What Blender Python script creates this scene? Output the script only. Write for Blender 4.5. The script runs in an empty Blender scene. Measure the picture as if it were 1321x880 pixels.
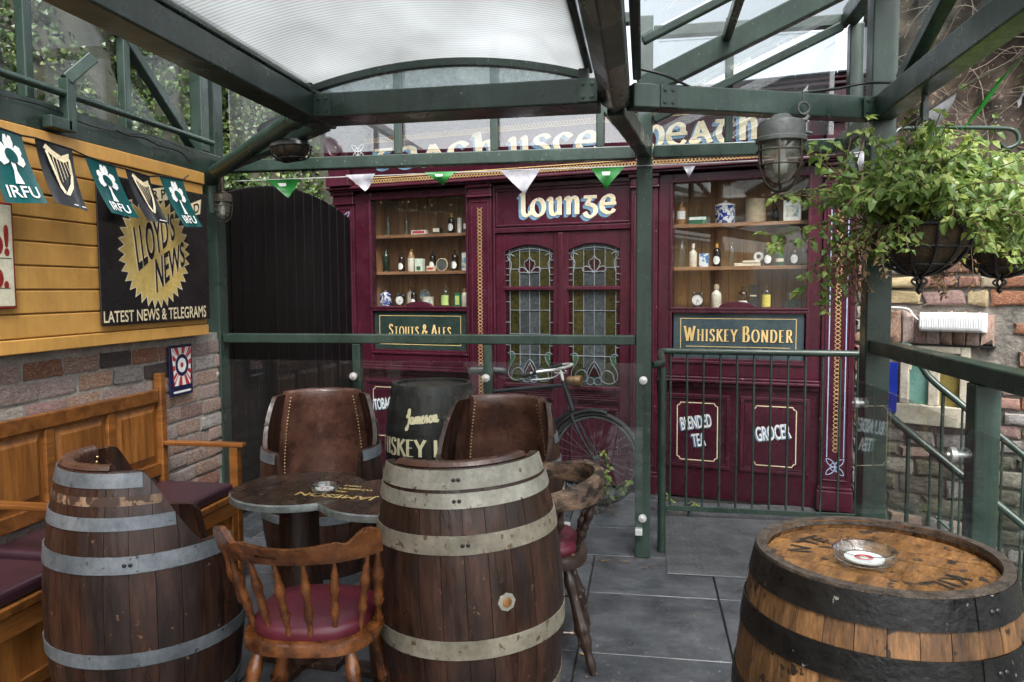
import bpy, bmesh, math, random
from mathutils import Vector, Matrix, noise, geometry
random.seed(7)
S = bpy.context.scene
COL = S.collection
rad = math.radians
PI = math.pi
V = Vector

# ---------------------------------------------------------------- camera
F = 1000.0
EYE = V((0, 0, 1.5))
_a, _p, _r = rad(9.65), math.atan(0.067), 0.0054
FW = V((-math.sin(_a) * math.cos(_p), math.cos(_a) * math.cos(_p), -math.sin(_p)))
_r0 = V((math.cos(_a), math.sin(_a), 0))
_u0 = _r0.cross(FW)
RT = _r0 * math.cos(_r) - _u0 * math.sin(_r)
UP = _u0 * math.cos(_r) + _r0 * math.sin(_r)
cd = bpy.data.cameras.new('camera')
cd.sensor_width = 36.0
cd.lens = 36.0 * F / 1321.0
cd.clip_start = 0.05
cd.clip_end = 500
co = bpy.data.objects.new('camera', cd)
COL.objects.link(co)
co.matrix_world = Matrix(((RT.x, UP.x, -FW.x, EYE.x), (RT.y, UP.y, -FW.y, EYE.y), (RT.z, UP.z, -FW.z, EYE.z), (0, 0, 0, 1)))
S.camera = co

# ---------------------------------------------------------------- sky and sun (overcast)
SUN_EL, SUN_ROT = rad(55), rad(160)
w = bpy.data.worlds.new('World')
S.world = w
w.use_nodes = True
nt = w.node_tree
nt.nodes.clear()
sky = nt.nodes.new('ShaderNodeTexSky')
sky.sky_type = 'NISHITA'
sky.sun_disc = False
sky.sun_elevation = SUN_EL
sky.sun_rotation = SUN_ROT
sky.air_density = 1.0
sky.dust_density = 4.0
hs = nt.nodes.new('ShaderNodeHueSaturation')
hs.inputs['Saturation'].default_value = 0.32
bg = nt.nodes.new('ShaderNodeBackground')
bg.inputs['Strength'].default_value = 0.15
ow = nt.nodes.new('ShaderNodeOutputWorld')
nt.links.new(sky.outputs[0], hs.inputs['Color'])
nt.links.new(hs.outputs[0], bg.inputs[0])
nt.links.new(bg.outputs[0], ow.inputs[0])
sd = bpy.data.lights.new('sun', 'SUN')
sd.energy = 1.3
sd.angle = rad(25)
sd.color = (1.0, 0.98, 0.95)
so = bpy.data.objects.new('sun', sd)
COL.objects.link(so)
_sd = V((math.sin(SUN_ROT) * math.cos(SUN_EL), math.cos(SUN_ROT) * math.cos(SUN_EL), math.sin(SUN_EL)))
so.rotation_euler = _sd.to_track_quat('Z', 'Y').to_euler()
S.view_settings.view_transform = 'Standard'
S.view_settings.look = 'None'
S.view_settings.gamma = 1.0
S.view_settings.use_curve_mapping = False
S.view_settings.exposure = 1.62
S.cycles.max_bounces = 7
S.cycles.diffuse_bounces = 3
S.cycles.glossy_bounces = 3
S.cycles.transmission_bounces = 4
S.cycles.transparent_max_bounces = 16
S.cycles.caustics_reflective = False
S.cycles.caustics_refractive = False

# ---------------------------------------------------------------- pixel helpers (photo pixel -> direction -> point on a known surface)
def ray(x, y):
    return FW + RT * ((x - 660.5) / F) - UP * ((y - 440.0) / F)
def onX(x, y, v): d = ray(x, y); return EYE + d * (v / d.x)
def onY(x, y, v): d = ray(x, y); return EYE + d * (v / d.y)
def onZ(x, y, v): d = ray(x, y); return EYE + d * ((v - EYE.z) / d.z)

# ---------------------------------------------------------------- materials
MATS = {}
def lin(c):
    return tuple(((v / 255 / 12.92) if v / 255 <= 0.04045 else (((v / 255 + 0.055) / 1.055) ** 2.4)) for v in c)
def mat(name, c1, c2=None, scale=6, stretch=(1, 1, 1), rough=0.5, rough2=None, metal=0.0, bump=0.0, bscale=None, detail=6,
        rnd=0.0, chip=None, chipt=0.68, chips=40, spec=0.5, coat=0.0, dist=0.0, ramp=(0.35, 0.65), trans=0.0, huer=0.0, fine=0.22, grime=0.18, streak=0.0):
    m = bpy.data.materials.new(name); m.use_nodes = True
    n = m.node_tree.nodes; l = m.node_tree.links
    b = n['Principled BSDF']
    b.inputs['Metallic'].default_value = metal
    b.inputs['Specular IOR Level'].default_value = spec
    b.inputs['Coat Weight'].default_value = coat
    b.inputs['Coat Roughness'].default_value = 0.12
    tc = n.new('ShaderNodeTexCoord')
    oi = n.new('ShaderNodeObjectInfo')
    mul = n.new('ShaderNodeMath'); mul.operation = 'MULTIPLY'; mul.inputs[1].default_value = 37.0
    l.new(oi.outputs['Random'], mul.inputs[0])
    add = n.new('ShaderNodeVectorMath'); add.operation = 'ADD'
    l.new(tc.outputs['Object'], add.inputs[0]); l.new(mul.outputs[0], add.inputs[1])
    mp = n.new('ShaderNodeMapping'); mp.inputs['Scale'].default_value = stretch
    l.new(add.outputs[0], mp.inputs[0])
    nz = n.new('ShaderNodeTexNoise'); nz.inputs['Scale'].default_value = scale; nz.inputs['Detail'].default_value = detail
    nz.inputs['Roughness'].default_value = 0.62; nz.inputs['Distortion'].default_value = dist
    l.new(mp.outputs[0], nz.inputs['Vector'])
    cr = n.new('ShaderNodeValToRGB')
    cr.color_ramp.elements[0].position = ramp[0]; cr.color_ramp.elements[1].position = ramp[1]
    cr.color_ramp.elements[0].color = (*c1, 1); cr.color_ramp.elements[1].color = (*(c2 or c1), 1)
    l.new(nz.outputs['Fac'], cr.inputs[0])
    out = cr.outputs[0]
    if rnd or huer:
        h = n.new('ShaderNodeHueSaturation')
        mr = n.new('ShaderNodeMapRange'); mr.inputs['To Min'].default_value = 1 - rnd; mr.inputs['To Max'].default_value = 1 + rnd
        l.new(oi.outputs['Random'], mr.inputs['Value']); l.new(mr.outputs[0], h.inputs['Value'])
        if huer:
            f = n.new('ShaderNodeMath'); f.operation = 'FRACT'
            m2 = n.new('ShaderNodeMath'); m2.operation = 'MULTIPLY'; m2.inputs[1].default_value = 7.31
            l.new(oi.outputs['Random'], m2.inputs[0]); l.new(m2.outputs[0], f.inputs[0])
            mr2 = n.new('ShaderNodeMapRange'); mr2.inputs['To Min'].default_value = 0.5 - huer; mr2.inputs['To Max'].default_value = 0.5 + huer
            l.new(f.outputs[0], mr2.inputs['Value']); l.new(mr2.outputs[0], h.inputs['Hue'])
            mr3 = n.new('ShaderNodeMapRange'); mr3.inputs['To Min'].default_value = 0.55; mr3.inputs['To Max'].default_value = 1.15
            l.new(f.outputs[0], mr3.inputs['Value']); l.new(mr3.outputs[0], h.inputs['Saturation'])
        l.new(out, h.inputs['Color']); out = h.outputs[0]
    def modulate(out, src, scale, amt, detail, stretch=None):
        nf = n.new('ShaderNodeTexNoise'); nf.inputs['Scale'].default_value = scale; nf.inputs['Detail'].default_value = detail
        nf.inputs['Roughness'].default_value = 0.7
        if stretch:
            ms_ = n.new('ShaderNodeMapping'); ms_.inputs['Scale'].default_value = stretch; l.new(src, ms_.inputs[0]); src = ms_.outputs[0]
        l.new(src, nf.inputs['Vector'])
        mf = n.new('ShaderNodeMapRange'); mf.inputs['From Min'].default_value = 0.3; mf.inputs['From Max'].default_value = 0.7
        mf.inputs['To Min'].default_value = 1 - amt; mf.inputs['To Max'].default_value = 1 + amt * 0.8
        l.new(nf.outputs['Fac'], mf.inputs['Value'])
        hv = n.new('ShaderNodeHueSaturation'); l.new(out, hv.inputs['Color']); l.new(mf.outputs[0], hv.inputs['Value'])
        return hv.outputs[0]
    if fine: out = modulate(out, mp.outputs[0], scale * 7, fine, 6)
    if grime: out = modulate(out, add.outputs[0], 2.3, grime, 9)
    if streak: out = modulate(out, add.outputs[0], 3.0, streak, 6, (9, 9, 0.7))
    if chip:
        n2 = n.new('ShaderNodeTexNoise'); n2.inputs['Scale'].default_value = chips; n2.inputs['Detail'].default_value = 5
        l.new(add.outputs[0], n2.inputs['Vector'])
        c2r = n.new('ShaderNodeValToRGB'); c2r.color_ramp.elements[0].position = chipt; c2r.color_ramp.elements[1].position = chipt + 0.03
        l.new(n2.outputs['Fac'], c2r.inputs[0])
        mx = n.new('ShaderNodeMix'); mx.data_type = 'RGBA'
        l.new(c2r.outputs[0], mx.inputs[0]); l.new(out, mx.inputs[6]); mx.inputs[7].default_value = (*chip, 1)
        out = mx.outputs[2]
    l.new(out, b.inputs['Base Color'])
    if rough2 is not None:
        mr = n.new('ShaderNodeMapRange'); mr.inputs['From Min'].default_value = 0.35; mr.inputs['From Max'].default_value = 0.65
        mr.inputs['To Min'].default_value = rough; mr.inputs['To Max'].default_value = rough2
        n4 = n.new('ShaderNodeTexNoise'); n4.inputs['Scale'].default_value = scale * 1.7; n4.inputs['Detail'].default_value = 5
        l.new(mp.outputs[0], n4.inputs['Vector']); l.new(n4.outputs['Fac'], mr.inputs['Value']); l.new(mr.outputs[0], b.inputs['Roughness'])
    else:
        b.inputs['Roughness'].default_value = rough
    if bump:
        bp = n.new('ShaderNodeBump'); bp.inputs['Strength'].default_value = bump; bp.inputs['Distance'].default_value = 0.01
        n3 = n.new('ShaderNodeTexNoise'); n3.inputs['Scale'].default_value = bscale or scale * 3; n3.inputs['Detail'].default_value = 7
        l.new(mp.outputs[0], n3.inputs['Vector']); l.new(n3.outputs['Fac'], bp.inputs['Height']); l.new(bp.outputs[0], b.inputs['Normal'])
    if trans:
        tr = n.new('ShaderNodeBsdfTranslucent'); l.new(out, tr.inputs[0])
        ms = n.new('ShaderNodeMixShader'); ms.inputs[0].default_value = trans
        l.new(b.outputs[0], ms.inputs[1]); l.new(tr.outputs[0], ms.inputs[2])
        l.new(ms.outputs[0], n['Material Output'].inputs[0])
    MATS[name] = m
    return m

def glass(name, tint=(1, 1, 1), refl=1.0, dirt_haze=0.0, dirt_haze_c=(0.7, 0.75, 0.75), rough=0.0, ior=1.5, dscale=3.0):
    """thin pane: see-through, mirror reflection by Fresnel, a film of dirt that scatters light (in pane_upper also white haze standing in for reflection)"""
    m = bpy.data.materials.new(name); m.use_nodes = True
    n = m.node_tree.nodes; l = m.node_tree.links
    n.remove(n['Principled BSDF'])
    t = n.new('ShaderNodeBsdfTransparent'); t.inputs[0].default_value = (*tint, 1)
    g = n.new('ShaderNodeBsdfGlossy'); g.inputs['Roughness'].default_value = rough
    # Schlick reflectance, the same for both faces of the pane
    ge = n.new('ShaderNodeNewGeometry')
    dp_ = n.new('ShaderNodeVectorMath'); dp_.operation = 'DOT_PRODUCT'
    l.new(ge.outputs['Normal'], dp_.inputs[0]); l.new(ge.outputs['Incoming'], dp_.inputs[1])
    ab_ = n.new('ShaderNodeMath'); ab_.operation = 'ABSOLUTE'; l.new(dp_.outputs['Value'], ab_.inputs[0])
    om = n.new('ShaderNodeMath'); om.operation = 'SUBTRACT'; om.inputs[0].default_value = 1.0; l.new(ab_.outputs[0], om.inputs[1])
    pw_ = n.new('ShaderNodeMath'); pw_.operation = 'POWER'; pw_.inputs[1].default_value = 5.0; l.new(om.outputs[0], pw_.inputs[0])
    sc_ = n.new('ShaderNodeMath'); sc_.operation = 'MULTIPLY_ADD'; sc_.inputs[1].default_value = 0.96; sc_.inputs[2].default_value = 0.04; l.new(pw_.outputs[0], sc_.inputs[0])
    k = n.new('ShaderNodeMath'); k.operation = 'MULTIPLY'; k.inputs[1].default_value = refl; k.use_clamp = True
    l.new(sc_.outputs[0], k.inputs[0])
    last = t.outputs[0]
    if dirt_haze:
        d = n.new('ShaderNodeBsdfDiffuse'); d.inputs[0].default_value = (*dirt_haze_c, 1)
        tl = n.new('ShaderNodeBsdfTranslucent'); tl.inputs[0].default_value = (*dirt_haze_c, 1)
        dm = n.new('ShaderNodeMixShader'); dm.inputs[0].default_value = 0.5
        l.new(d.outputs[0], dm.inputs[1]); l.new(tl.outputs[0], dm.inputs[2])
        nz = n.new('ShaderNodeTexNoise'); nz.inputs['Scale'].default_value = dscale; nz.inputs['Detail'].default_value = 8
        nz.inputs['Roughness'].default_value = 0.7
        tc = n.new('ShaderNodeTexCoord'); l.new(tc.outputs['Object'], nz.inputs['Vector'])
        mr = n.new('ShaderNodeMapRange'); mr.inputs['From Min'].default_value = 0.3; mr.inputs['From Max'].default_value = 0.7
        mr.inputs['To Min'].default_value = dirt_haze * 0.5; mr.inputs['To Max'].default_value = dirt_haze * 1.5
        l.new(nz.outputs['Fac'], mr.inputs['Value'])
        mx = n.new('ShaderNodeMixShader')
        l.new(mr.outputs[0], mx.inputs[0]); l.new(last, mx.inputs[1]); l.new(dm.outputs[0], mx.inputs[2])
        last = mx.outputs[0]
    ms = n.new('ShaderNodeMixShader')
    l.new(k.outputs[0], ms.inputs[0]); l.new(last, ms.inputs[1]); l.new(g.outputs[0], ms.inputs[2])
    l.new(ms.outputs[0], n['Material Output'].inputs[0])
    MATS[name] = m
    return m

def vault_material():
    m = bpy.data.materials.new('polycarbonate'); m.use_nodes = True
    n = m.node_tree.nodes; l = m.node_tree.links
    n.remove(n['Principled BSDF'])
    tc = n.new('ShaderNodeTexCoord')
    sx = n.new('ShaderNodeSeparateXYZ'); l.new(tc.outputs['Object'], sx.inputs[0])
    mu = n.new('ShaderNodeMath'); mu.operation = 'MULTIPLY'; mu.inputs[1].default_value = 2 * PI / 0.022
    l.new(sx.outputs['Y'], mu.inputs[0])
    si = n.new('ShaderNodeMath'); si.operation = 'SINE'; l.new(mu.outputs[0], si.inputs[0])
    mp = n.new('ShaderNodeMapping'); mp.inputs['Scale'].default_value = (0.8, 0.5, 1); l.new(tc.outputs['Object'], mp.inputs[0])
    nz = n.new('ShaderNodeTexNoise'); nz.inputs['Scale'].default_value = 2.2; nz.inputs['Detail'].default_value = 6
    l.new(mp.outputs[0], nz.inputs['Vector'])
    m1 = n.new('ShaderNodeMath'); m1.operation = 'MULTIPLY_ADD'; m1.inputs[1].default_value = 0.16; l.new(si.outputs[0], m1.inputs[0]); l.new(nz.outputs['Fac'], m1.inputs[2])
    cr = n.new('ShaderNodeValToRGB')
    cr.color_ramp.elements[0].position = 0.25; cr.color_ramp.elements[0].color = (0.42, 0.43, 0.425, 1)
    cr.color_ramp.elements[1].position = 0.75; cr.color_ramp.elements[1].color = (0.72, 0.74, 0.75, 1)
    l.new(m1.outputs[0], cr.inputs[0])
    tl = n.new('ShaderNodeBsdfTranslucent'); l.new(cr.outputs[0], tl.inputs[0])
    df = n.new('ShaderNodeBsdfPrincipled'); l.new(cr.outputs[0], df.inputs['Base Color']); df.inputs['Roughness'].default_value = 0.25
    tp = n.new('ShaderNodeBsdfTransparent'); l.new(cr.outputs[0], tp.inputs[0])
    a = n.new('ShaderNodeMixShader'); a.inputs[0].default_value = 0.12
    l.new(tl.outputs[0], a.inputs[1]); l.new(df.outputs[0], a.inputs[2])
    b = n.new('ShaderNodeMixShader'); b.inputs[0].default_value = 0.55
    l.new(a.outputs[0], b.inputs[1]); l.new(tp.outputs[0], b.inputs[2])
    l.new(b.outputs[0], n['Material Output'].inputs[0])
    MATS['polycarbonate'] = m

mat('green_steel', (0.017, 0.034, 0.0255), (0.031, 0.055, 0.042), 3, rough=0.22, rough2=0.45, chip=(0.16, 0.17, 0.15), chipt=0.685, chips=75, bump=0.06, bscale=45, fine=0.2, grime=0.3, streak=0.25)
mat('maroon', (0.043, 0.0070, 0.0150), (0.064, 0.0105, 0.022), 3, rough=0.18, rough2=0.4, chip=(0.34, 0.27, 0.28), chipt=0.715, chips=50, bump=0.05, bscale=40, fine=0.15, grime=0.25, streak=0.2)
mat('maroon_panel', (0.040, 0.0065, 0.0138), (0.058, 0.0098, 0.0202), 3, rough=0.15, rough2=0.34, bump=0.05, bscale=40, fine=0.15, grime=0.25, streak=0.2, chip=(0.22, 0.15, 0.16), chipt=0.75, chips=50)
mat('yellow_paint', (0.46, 0.24, 0.058), (0.55, 0.305, 0.082), 2.5, rough=0.35, rough2=0.5, bump=0.08, bscale=30, rnd=0.05, fine=0.1, grime=0.14, streak=0.12)
mat('brick', (0.21, 0.115, 0.085), (0.42, 0.28, 0.215), 9, rough=0.9, bump=0.6, bscale=30, rnd=0.2, huer=0.010, chip=(0.38, 0.35, 0.31), chipt=0.58, chips=11, fine=0.3)
mat('brick_red', (0.20, 0.068, 0.040), (0.36, 0.165, 0.105), 9, rough=0.9, bump=0.6, bscale=30, rnd=0.28, huer=0.012, chip=(0.33, 0.29, 0.25), chipt=0.60, chips=14, fine=0.3)
mat('brick_dark', (0.035, 0.03, 0.03), (0.08, 0.06, 0.055), 9, rough=0.85, bump=0.5, bscale=30, rnd=0.2)
mat('mortar', (0.22, 0.20, 0.175), (0.36, 0.335, 0.30), 14, rough=0.95, bump=0.8, bscale=45)
mat('mortar_dull', (0.12, 0.11, 0.095), (0.25, 0.23, 0.20), 14, rough=0.95, bump=0.9, bscale=40)
mat('old_gold', (0.36, 0.23, 0.085), (0.48, 0.33, 0.15), 12, rough=0.45)
mat('litter', (0.10, 0.05, 0.02), (0.28, 0.16, 0.06), 30, rough=0.8)
mat('rubble', (0.18, 0.16, 0.14), (0.40, 0.36, 0.31), 7, rough=0.9, bump=0.8, bscale=22, rnd=0.3, huer=0.02)
mat('rubble_cream', (0.33, 0.24, 0.14), (0.50, 0.41, 0.28), 7, rough=0.9, bump=0.7, bscale=22, rnd=0.2, huer=0.012)
mat('rubble_mossy', (0.06, 0.055, 0.035), (0.20, 0.18, 0.13), 6, rough=0.9, bump=0.8, bscale=22, rnd=0.3, huer=0.02)
mat('slate', (0.042, 0.046, 0.052), (0.092, 0.096, 0.105), 3.5, rough=0.26, rough2=0.62, bump=0.3, bscale=14, rnd=0.2, chip=(0.17, 0.17, 0.17), chipt=0.66, chips=50, fine=0.28, grime=0.4)
mat('joint', (0.012, 0.012, 0.012), (0.03, 0.028, 0.025), 20, rough=0.95)
mat('chequer_plate', (0.07, 0.075, 0.08), (0.13, 0.135, 0.14), 8, rough=0.4, rough2=0.6, metal=0.2, bump=0.1, bscale=50)
mat('amber_stave', (0.055, 0.025, 0.011), (0.26, 0.13, 0.050), 2.0, (12, 12, 1.6), rough=0.38, rough2=0.65, bump=0.35, bscale=6, rnd=0.26, chip=(0.022, 0.014, 0.010), chipt=0.62, chips=26, ramp=(0.28, 0.66), fine=0.4, grime=0.5, streak=0.5)
mat('amber_head', (0.065, 0.032, 0.014), (0.28, 0.135, 0.047), 2.6, (2.2, 9, 1), rough=0.25, rough2=0.55, bump=0.3, bscale=6, rnd=0.10, chip=(0.04, 0.028, 0.022), chipt=0.585, chips=26, ramp=(0.28, 0.64), fine=0.4, grime=0.5)
mat('black_hoop', (0.004, 0.004, 0.004), (0.011, 0.0105, 0.010), 12, rough=0.22, rough2=0.5, bump=0.25, bscale=60, chip=(0.22, 0.20, 0.18), chipt=0.70, chips=45, spec=0.4)
mat('chime', (0.02, 0.014, 0.01), (0.10, 0.075, 0.055), 10, (3, 3, 3), rough=0.7, bump=0.5, bscale=40)
mat('barrel_brown', (0.0095, 0.005, 0.0035), (0.062, 0.0265, 0.0155), 1.5, (6, 6, 1.3), rough=0.26, rough2=0.6, bump=0.35, bscale=8, rnd=0.06, chip=(0.15, 0.075, 0.04), chipt=0.68, chips=30, ramp=(0.30, 0.70), fine=0.45, grime=0.5, streak=0.4)
mat('barrel_brown_pale', (0.13, 0.07, 0.04), (0.34, 0.22, 0.13), 3, (9, 9, 2), rough=0.6, rnd=0.1, chip=(0.05, 0.025, 0.015), chipt=0.50, chips=30, fine=0.3)
mat('galvanised', (0.12, 0.138, 0.155), (0.235, 0.26, 0.28), 9, rough=0.4, rough2=0.6, metal=0.35, bump=0.12, bscale=40, chip=(0.07, 0.065, 0.06), chipt=0.66, chips=40, grime=0.35)
mat('cream_hoop', (0.19, 0.18, 0.145), (0.33, 0.32, 0.265), 7, rough=0.5, rough2=0.65, metal=0.1, bump=0.14, bscale=40, chip=(0.10, 0.06, 0.04), chipt=0.65, chips=45, grime=0.35)
mat('rusty_hoop', (0.15, 0.135, 0.095), (0.27, 0.245, 0.19), 6, rough=0.6, metal=0.1, bump=0.2, bscale=40, chip=(0.11, 0.065, 0.035), chipt=0.61, chips=40, grime=0.35)
mat('leather', (0.026, 0.011, 0.0075), (0.15, 0.072, 0.050), 7, rough=0.2, rough2=0.42, bump=0.25, bscale=60, coat=0.25, ramp=(0.28, 0.72), detail=9, fine=0.3, grime=0.3)
mat('brass_stud', (0.35, 0.25, 0.12), (0.5, 0.38, 0.2), 8, rough=0.35, metal=0.9)
mat('black_barrel', (0.008, 0.008, 0.008), (0.03, 0.027, 0.024), 2, (9, 9, 1), rough=0.3, rough2=0.5, bump=0.2, bscale=8, rnd=0.2)
mat('cut_wood', (0.10, 0.075, 0.06), (0.24, 0.19, 0.155), 4, (4, 4, 4), rough=0.7, bump=0.3, bscale=20)
mat('bench_wood', (0.075, 0.024, 0.006), (0.26, 0.10, 0.022), 1.7, (1.2, 1.2, 12), rough=0.28, rough2=0.45, bump=0.06, bscale=10, coat=0.2, rnd=0.12, dist=0.8, ramp=(0.28, 0.68))
mat('bench_panel', (0.085, 0.028, 0.006), (0.29, 0.115, 0.026), 1.7, (11, 11, 1.0), rough=0.28, rough2=0.45, bump=0.06, bscale=10, coat=0.2, rnd=0.16, dist=0.8, ramp=(0.28, 0.68))
mat('bench_long', (0.065, 0.021, 0.005), (0.21, 0.08, 0.018), 1.7, (12, 0.8, 12), rough=0.28, rough2=0.45, bump=0.06, bscale=10, coat=0.2, rnd=0.1, dist=0.8, ramp=(0.28, 0.68))
mat('aubergine_vinyl', (0.022, 0.009, 0.014), (0.036, 0.015, 0.022), 4, rough=0.38, bump=0.06, bscale=90)
mat('red_vinyl', (0.085, 0.010, 0.020), (0.125, 0.017, 0.030), 4, rough=0.4, bump=0.1, bscale=90)
mat('chair_wood', (0.055, 0.016, 0.005), (0.25, 0.085, 0.022), 3, (5, 5, 5), rough=0.18, rough2=0.38, coat=0.4, bump=0.06, bscale=20, chip=(0.34, 0.20, 0.11), chipt=0.70, chips=20)
mat('chair_dark', (0.014, 0.008, 0.006), (0.04, 0.02, 0.014), 5, rough=0.28, rough2=0.5, coat=0.2, bump=0.1, bscale=30, chip=(0.20, 0.13, 0.09), chipt=0.64, chips=18)
mat('bow_wood', (0.012, 0.007, 0.005), (0.20, 0.125, 0.08), 5, (3, 3, 6), rough=0.5, rough2=0.75, bump=0.4, bscale=25, ramp=(0.40, 0.66), fine=0.4)
mat('table_wood', (0.026, 0.014, 0.010), (0.085, 0.046, 0.031), 4, (2, 2, 2), rough=0.14, rough2=0.32, coat=0.4, bump=0.05, bscale=20, rnd=0.2, chip=(0.20, 0.14, 0.10), chipt=0.66, chips=40, fine=0.35)
mat('table_edge', (0.10, 0.12, 0.11), (0.24, 0.26, 0.25), 14, rough=0.45, metal=0.3, bump=0.15, bscale=40)
mat('gold_paint', (0.62, 0.43, 0.15), (0.72, 0.53, 0.24), 12, rough=0.4)
mat('cream_paint', (0.68, 0.58, 0.36), (0.76, 0.67, 0.46), 12, rough=0.45)
mat('white_paint', (0.74, 0.74, 0.72), (0.8, 0.8, 0.78), 12, rough=0.45)
mat('blue_shade', (0.10, 0.20, 0.31), (0.17, 0.29, 0.40), 14, rough=0.4)
mat('pale_blue_line', (0.30, 0.38, 0.55), (0.38, 0.46, 0.62), 14, rough=0.4)
mat('sign_green', (0.018, 0.032, 0.028), (0.03, 0.048, 0.042), 6, rough=0.16)
mat('sign_slate', (0.035, 0.055, 0.062), (0.055, 0.08, 0.09), 6, rough=0.16)
mat('lead', (0.17, 0.19, 0.21), (0.28, 0.31, 0.34), 20, rough=0.45, metal=0.4)
mat('olive_glass', (0.018, 0.018, 0.005), (0.045, 0.042, 0.014), 30, rough=0.08, bump=0.25, bscale=60, rnd=0.3)
mat('grey_glass', (0.028, 0.034, 0.036), (0.060, 0.070, 0.072), 40, rough=0.1, bump=0.5, bscale=110, rnd=0.25)
mat('dark_red_glass', (0.018, 0.004, 0.005), (0.035, 0.01, 0.01), 30, rough=0.07, bump=0.2, bscale=60)
mat('green_glass', (0.02, 0.06, 0.03), (0.04, 0.10, 0.05), 30, rough=0.08, bump=0.2, bscale=60)
mat('case_wood', (0.30, 0.155, 0.065), (0.56, 0.33, 0.16), 1.4, (10, 10, 1), rough=0.6, bump=0.1, bscale=10, rnd=0.2)
mat('shelf_wood', (0.18, 0.085, 0.04), (0.30, 0.155, 0.075), 2, (1, 10, 10), rough=0.55, bump=0.1, bscale=10)
mat('black_gate', (0.002, 0.002, 0.0023), (0.0045, 0.0045, 0.005), 3, rough=0.42, rnd=0.2, spec=0.25)
mat('black_enamel', (0.008, 0.008, 0.010), (0.016, 0.015, 0.016), 4, rough=0.2, rough2=0.35, chip=(0.35, 0.32, 0.28), chipt=0.745, chips=30)
mat('yellow_enamel', (0.52, 0.38, 0.11), (0.62, 0.46, 0.16), 6, rough=0.3, chip=(0.06, 0.04, 0.03), chipt=0.76, chips=30)
mat('cream_enamel', (0.52, 0.50, 0.36), (0.62, 0.60, 0.46), 4, rough=0.3, chip=(0.3, 0.16, 0.08), chipt=0.73, chips=20)
mat('red_enamel', (0.22, 0.018, 0.015), (0.28, 0.025, 0.02), 4, rough=0.3)
mat('navy', (0.010, 0.010, 0.045), (0.016, 0.016, 0.06), 4, rough=0.35)
mat('red_print', (0.42, 0.03, 0.03), (0.46, 0.04, 0.04), 4, rough=0.4)
mat('flag_green', (0.0, 0.055, 0.055), (0.004, 0.075, 0.072), 4, rough=0.22, trans=0.05)
mat('flag_black', (0.008, 0.008, 0.010), (0.014, 0.014, 0.016), 4, rough=0.2)
mat('pennant_white', (0.48, 0.48, 0.54), (0.58, 0.58, 0.63), 4, rough=0.4, trans=0.35)
mat('pennant_green', (0.02, 0.19, 0.035), (0.03, 0.25, 0.05), 4, rough=0.3, trans=0.3)
mat('string', (0.35, 0.35, 0.35), (0.45, 0.45, 0.45), 4, rough=0.6)
mat('black_iron', (0.006, 0.006, 0.007), (0.016, 0.015, 0.015), 10, rough=0.4, bump=0.1, bscale=40)
mat('bronze', (0.05, 0.042, 0.030), (0.11, 0.095, 0.07), 8, rough=0.4, rough2=0.6, metal=0.6, bump=0.15, bscale=30)
mat('gun_metal', (0.075, 0.08, 0.08), (0.15, 0.155, 0.15), 8, rough=0.4, rough2=0.65, metal=0.3, bump=0.2, bscale=30)
mat('steel', (0.66, 0.66, 0.64), (0.78, 0.78, 0.76), 8, rough=0.35, metal=0.55)
mat('rubber', (0.012, 0.012, 0.012), (0.03, 0.03, 0.028), 12, rough=0.7)
mat('black_paint', (0.008, 0.009, 0.011), (0.02, 0.022, 0.026), 6, rough=0.3, rough2=0.5, chip=(0.12, 0.09, 0.06), chipt=0.70, chips=40)
mat('lamp_brass', (0.20, 0.12, 0.055), (0.34, 0.22, 0.11), 10, rough=0.4, metal=0.6)
mat('moss_liner', (0.05, 0.032, 0.018), (0.13, 0.09, 0.05), 18, rough=0.95, bump=1.0, bscale=60)
mat('leaf', (0.085, 0.155, 0.030), (0.20, 0.31, 0.075), 9, rough=0.38, trans=0.4, ramp=(0.3, 0.7))
mat('leaf_young', (0.21, 0.29, 0.05), (0.38, 0.46, 0.13), 9, rough=0.4, trans=0.45, ramp=(0.3, 0.7))
mat('leaf_dry', (0.13, 0.08, 0.035), (0.26, 0.17, 0.08), 4, rough=0.7, trans=0.2)
mat('ivy', (0.022, 0.045, 0.010), (0.075, 0.125, 0.030), 0.9, rough=0.35, trans=0.15)
mat('ivy_pale', (0.085, 0.12, 0.025), (0.17, 0.21, 0.06), 0.9, rough=0.4, trans=0.2)
mat('stem', (0.09, 0.06, 0.03), (0.16, 0.11, 0.06), 8, rough=0.8)
mat('twig', (0.12, 0.09, 0.065), (0.25, 0.20, 0.155), 8, rough=0.85)
mat('earth', (0.014, 0.010, 0.007), (0.105, 0.075, 0.052), 3.2, rough=0.95, bump=1.0, bscale=14, detail=12, ramp=(0.34, 0.68), chip=(0.17, 0.13, 0.095), chipt=0.62, chips=26, fine=0.4)
mat('soil_dark', (0.02, 0.022, 0.012), (0.05, 0.05, 0.03), 3, rough=0.95, bump=0.8)
mat('asphalt', (0.04, 0.04, 0.042), (0.07, 0.07, 0.07), 9, rough=0.9, bump=0.4)
mat('concrete', (0.16, 0.16, 0.15), (0.26, 0.25, 0.24), 5, rough=0.9, bump=0.4, bscale=30)
mat('roof_slate', (0.035, 0.037, 0.042), (0.07, 0.072, 0.08), 6, rough=0.6, bump=0.2, rnd=0.25)
mat('limestone', (0.42, 0.38, 0.29), (0.58, 0.54, 0.44), 9, rough=0.85, bump=0.4, bscale=40)
mat('window_green', (0.10, 0.22, 0.19), (0.17, 0.32, 0.28), 12, rough=0.25)
mat('window_amber', (0.13, 0.10, 0.025), (0.24, 0.19, 0.06), 14, rough=0.2, bump=0.3, bscale=30)
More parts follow.
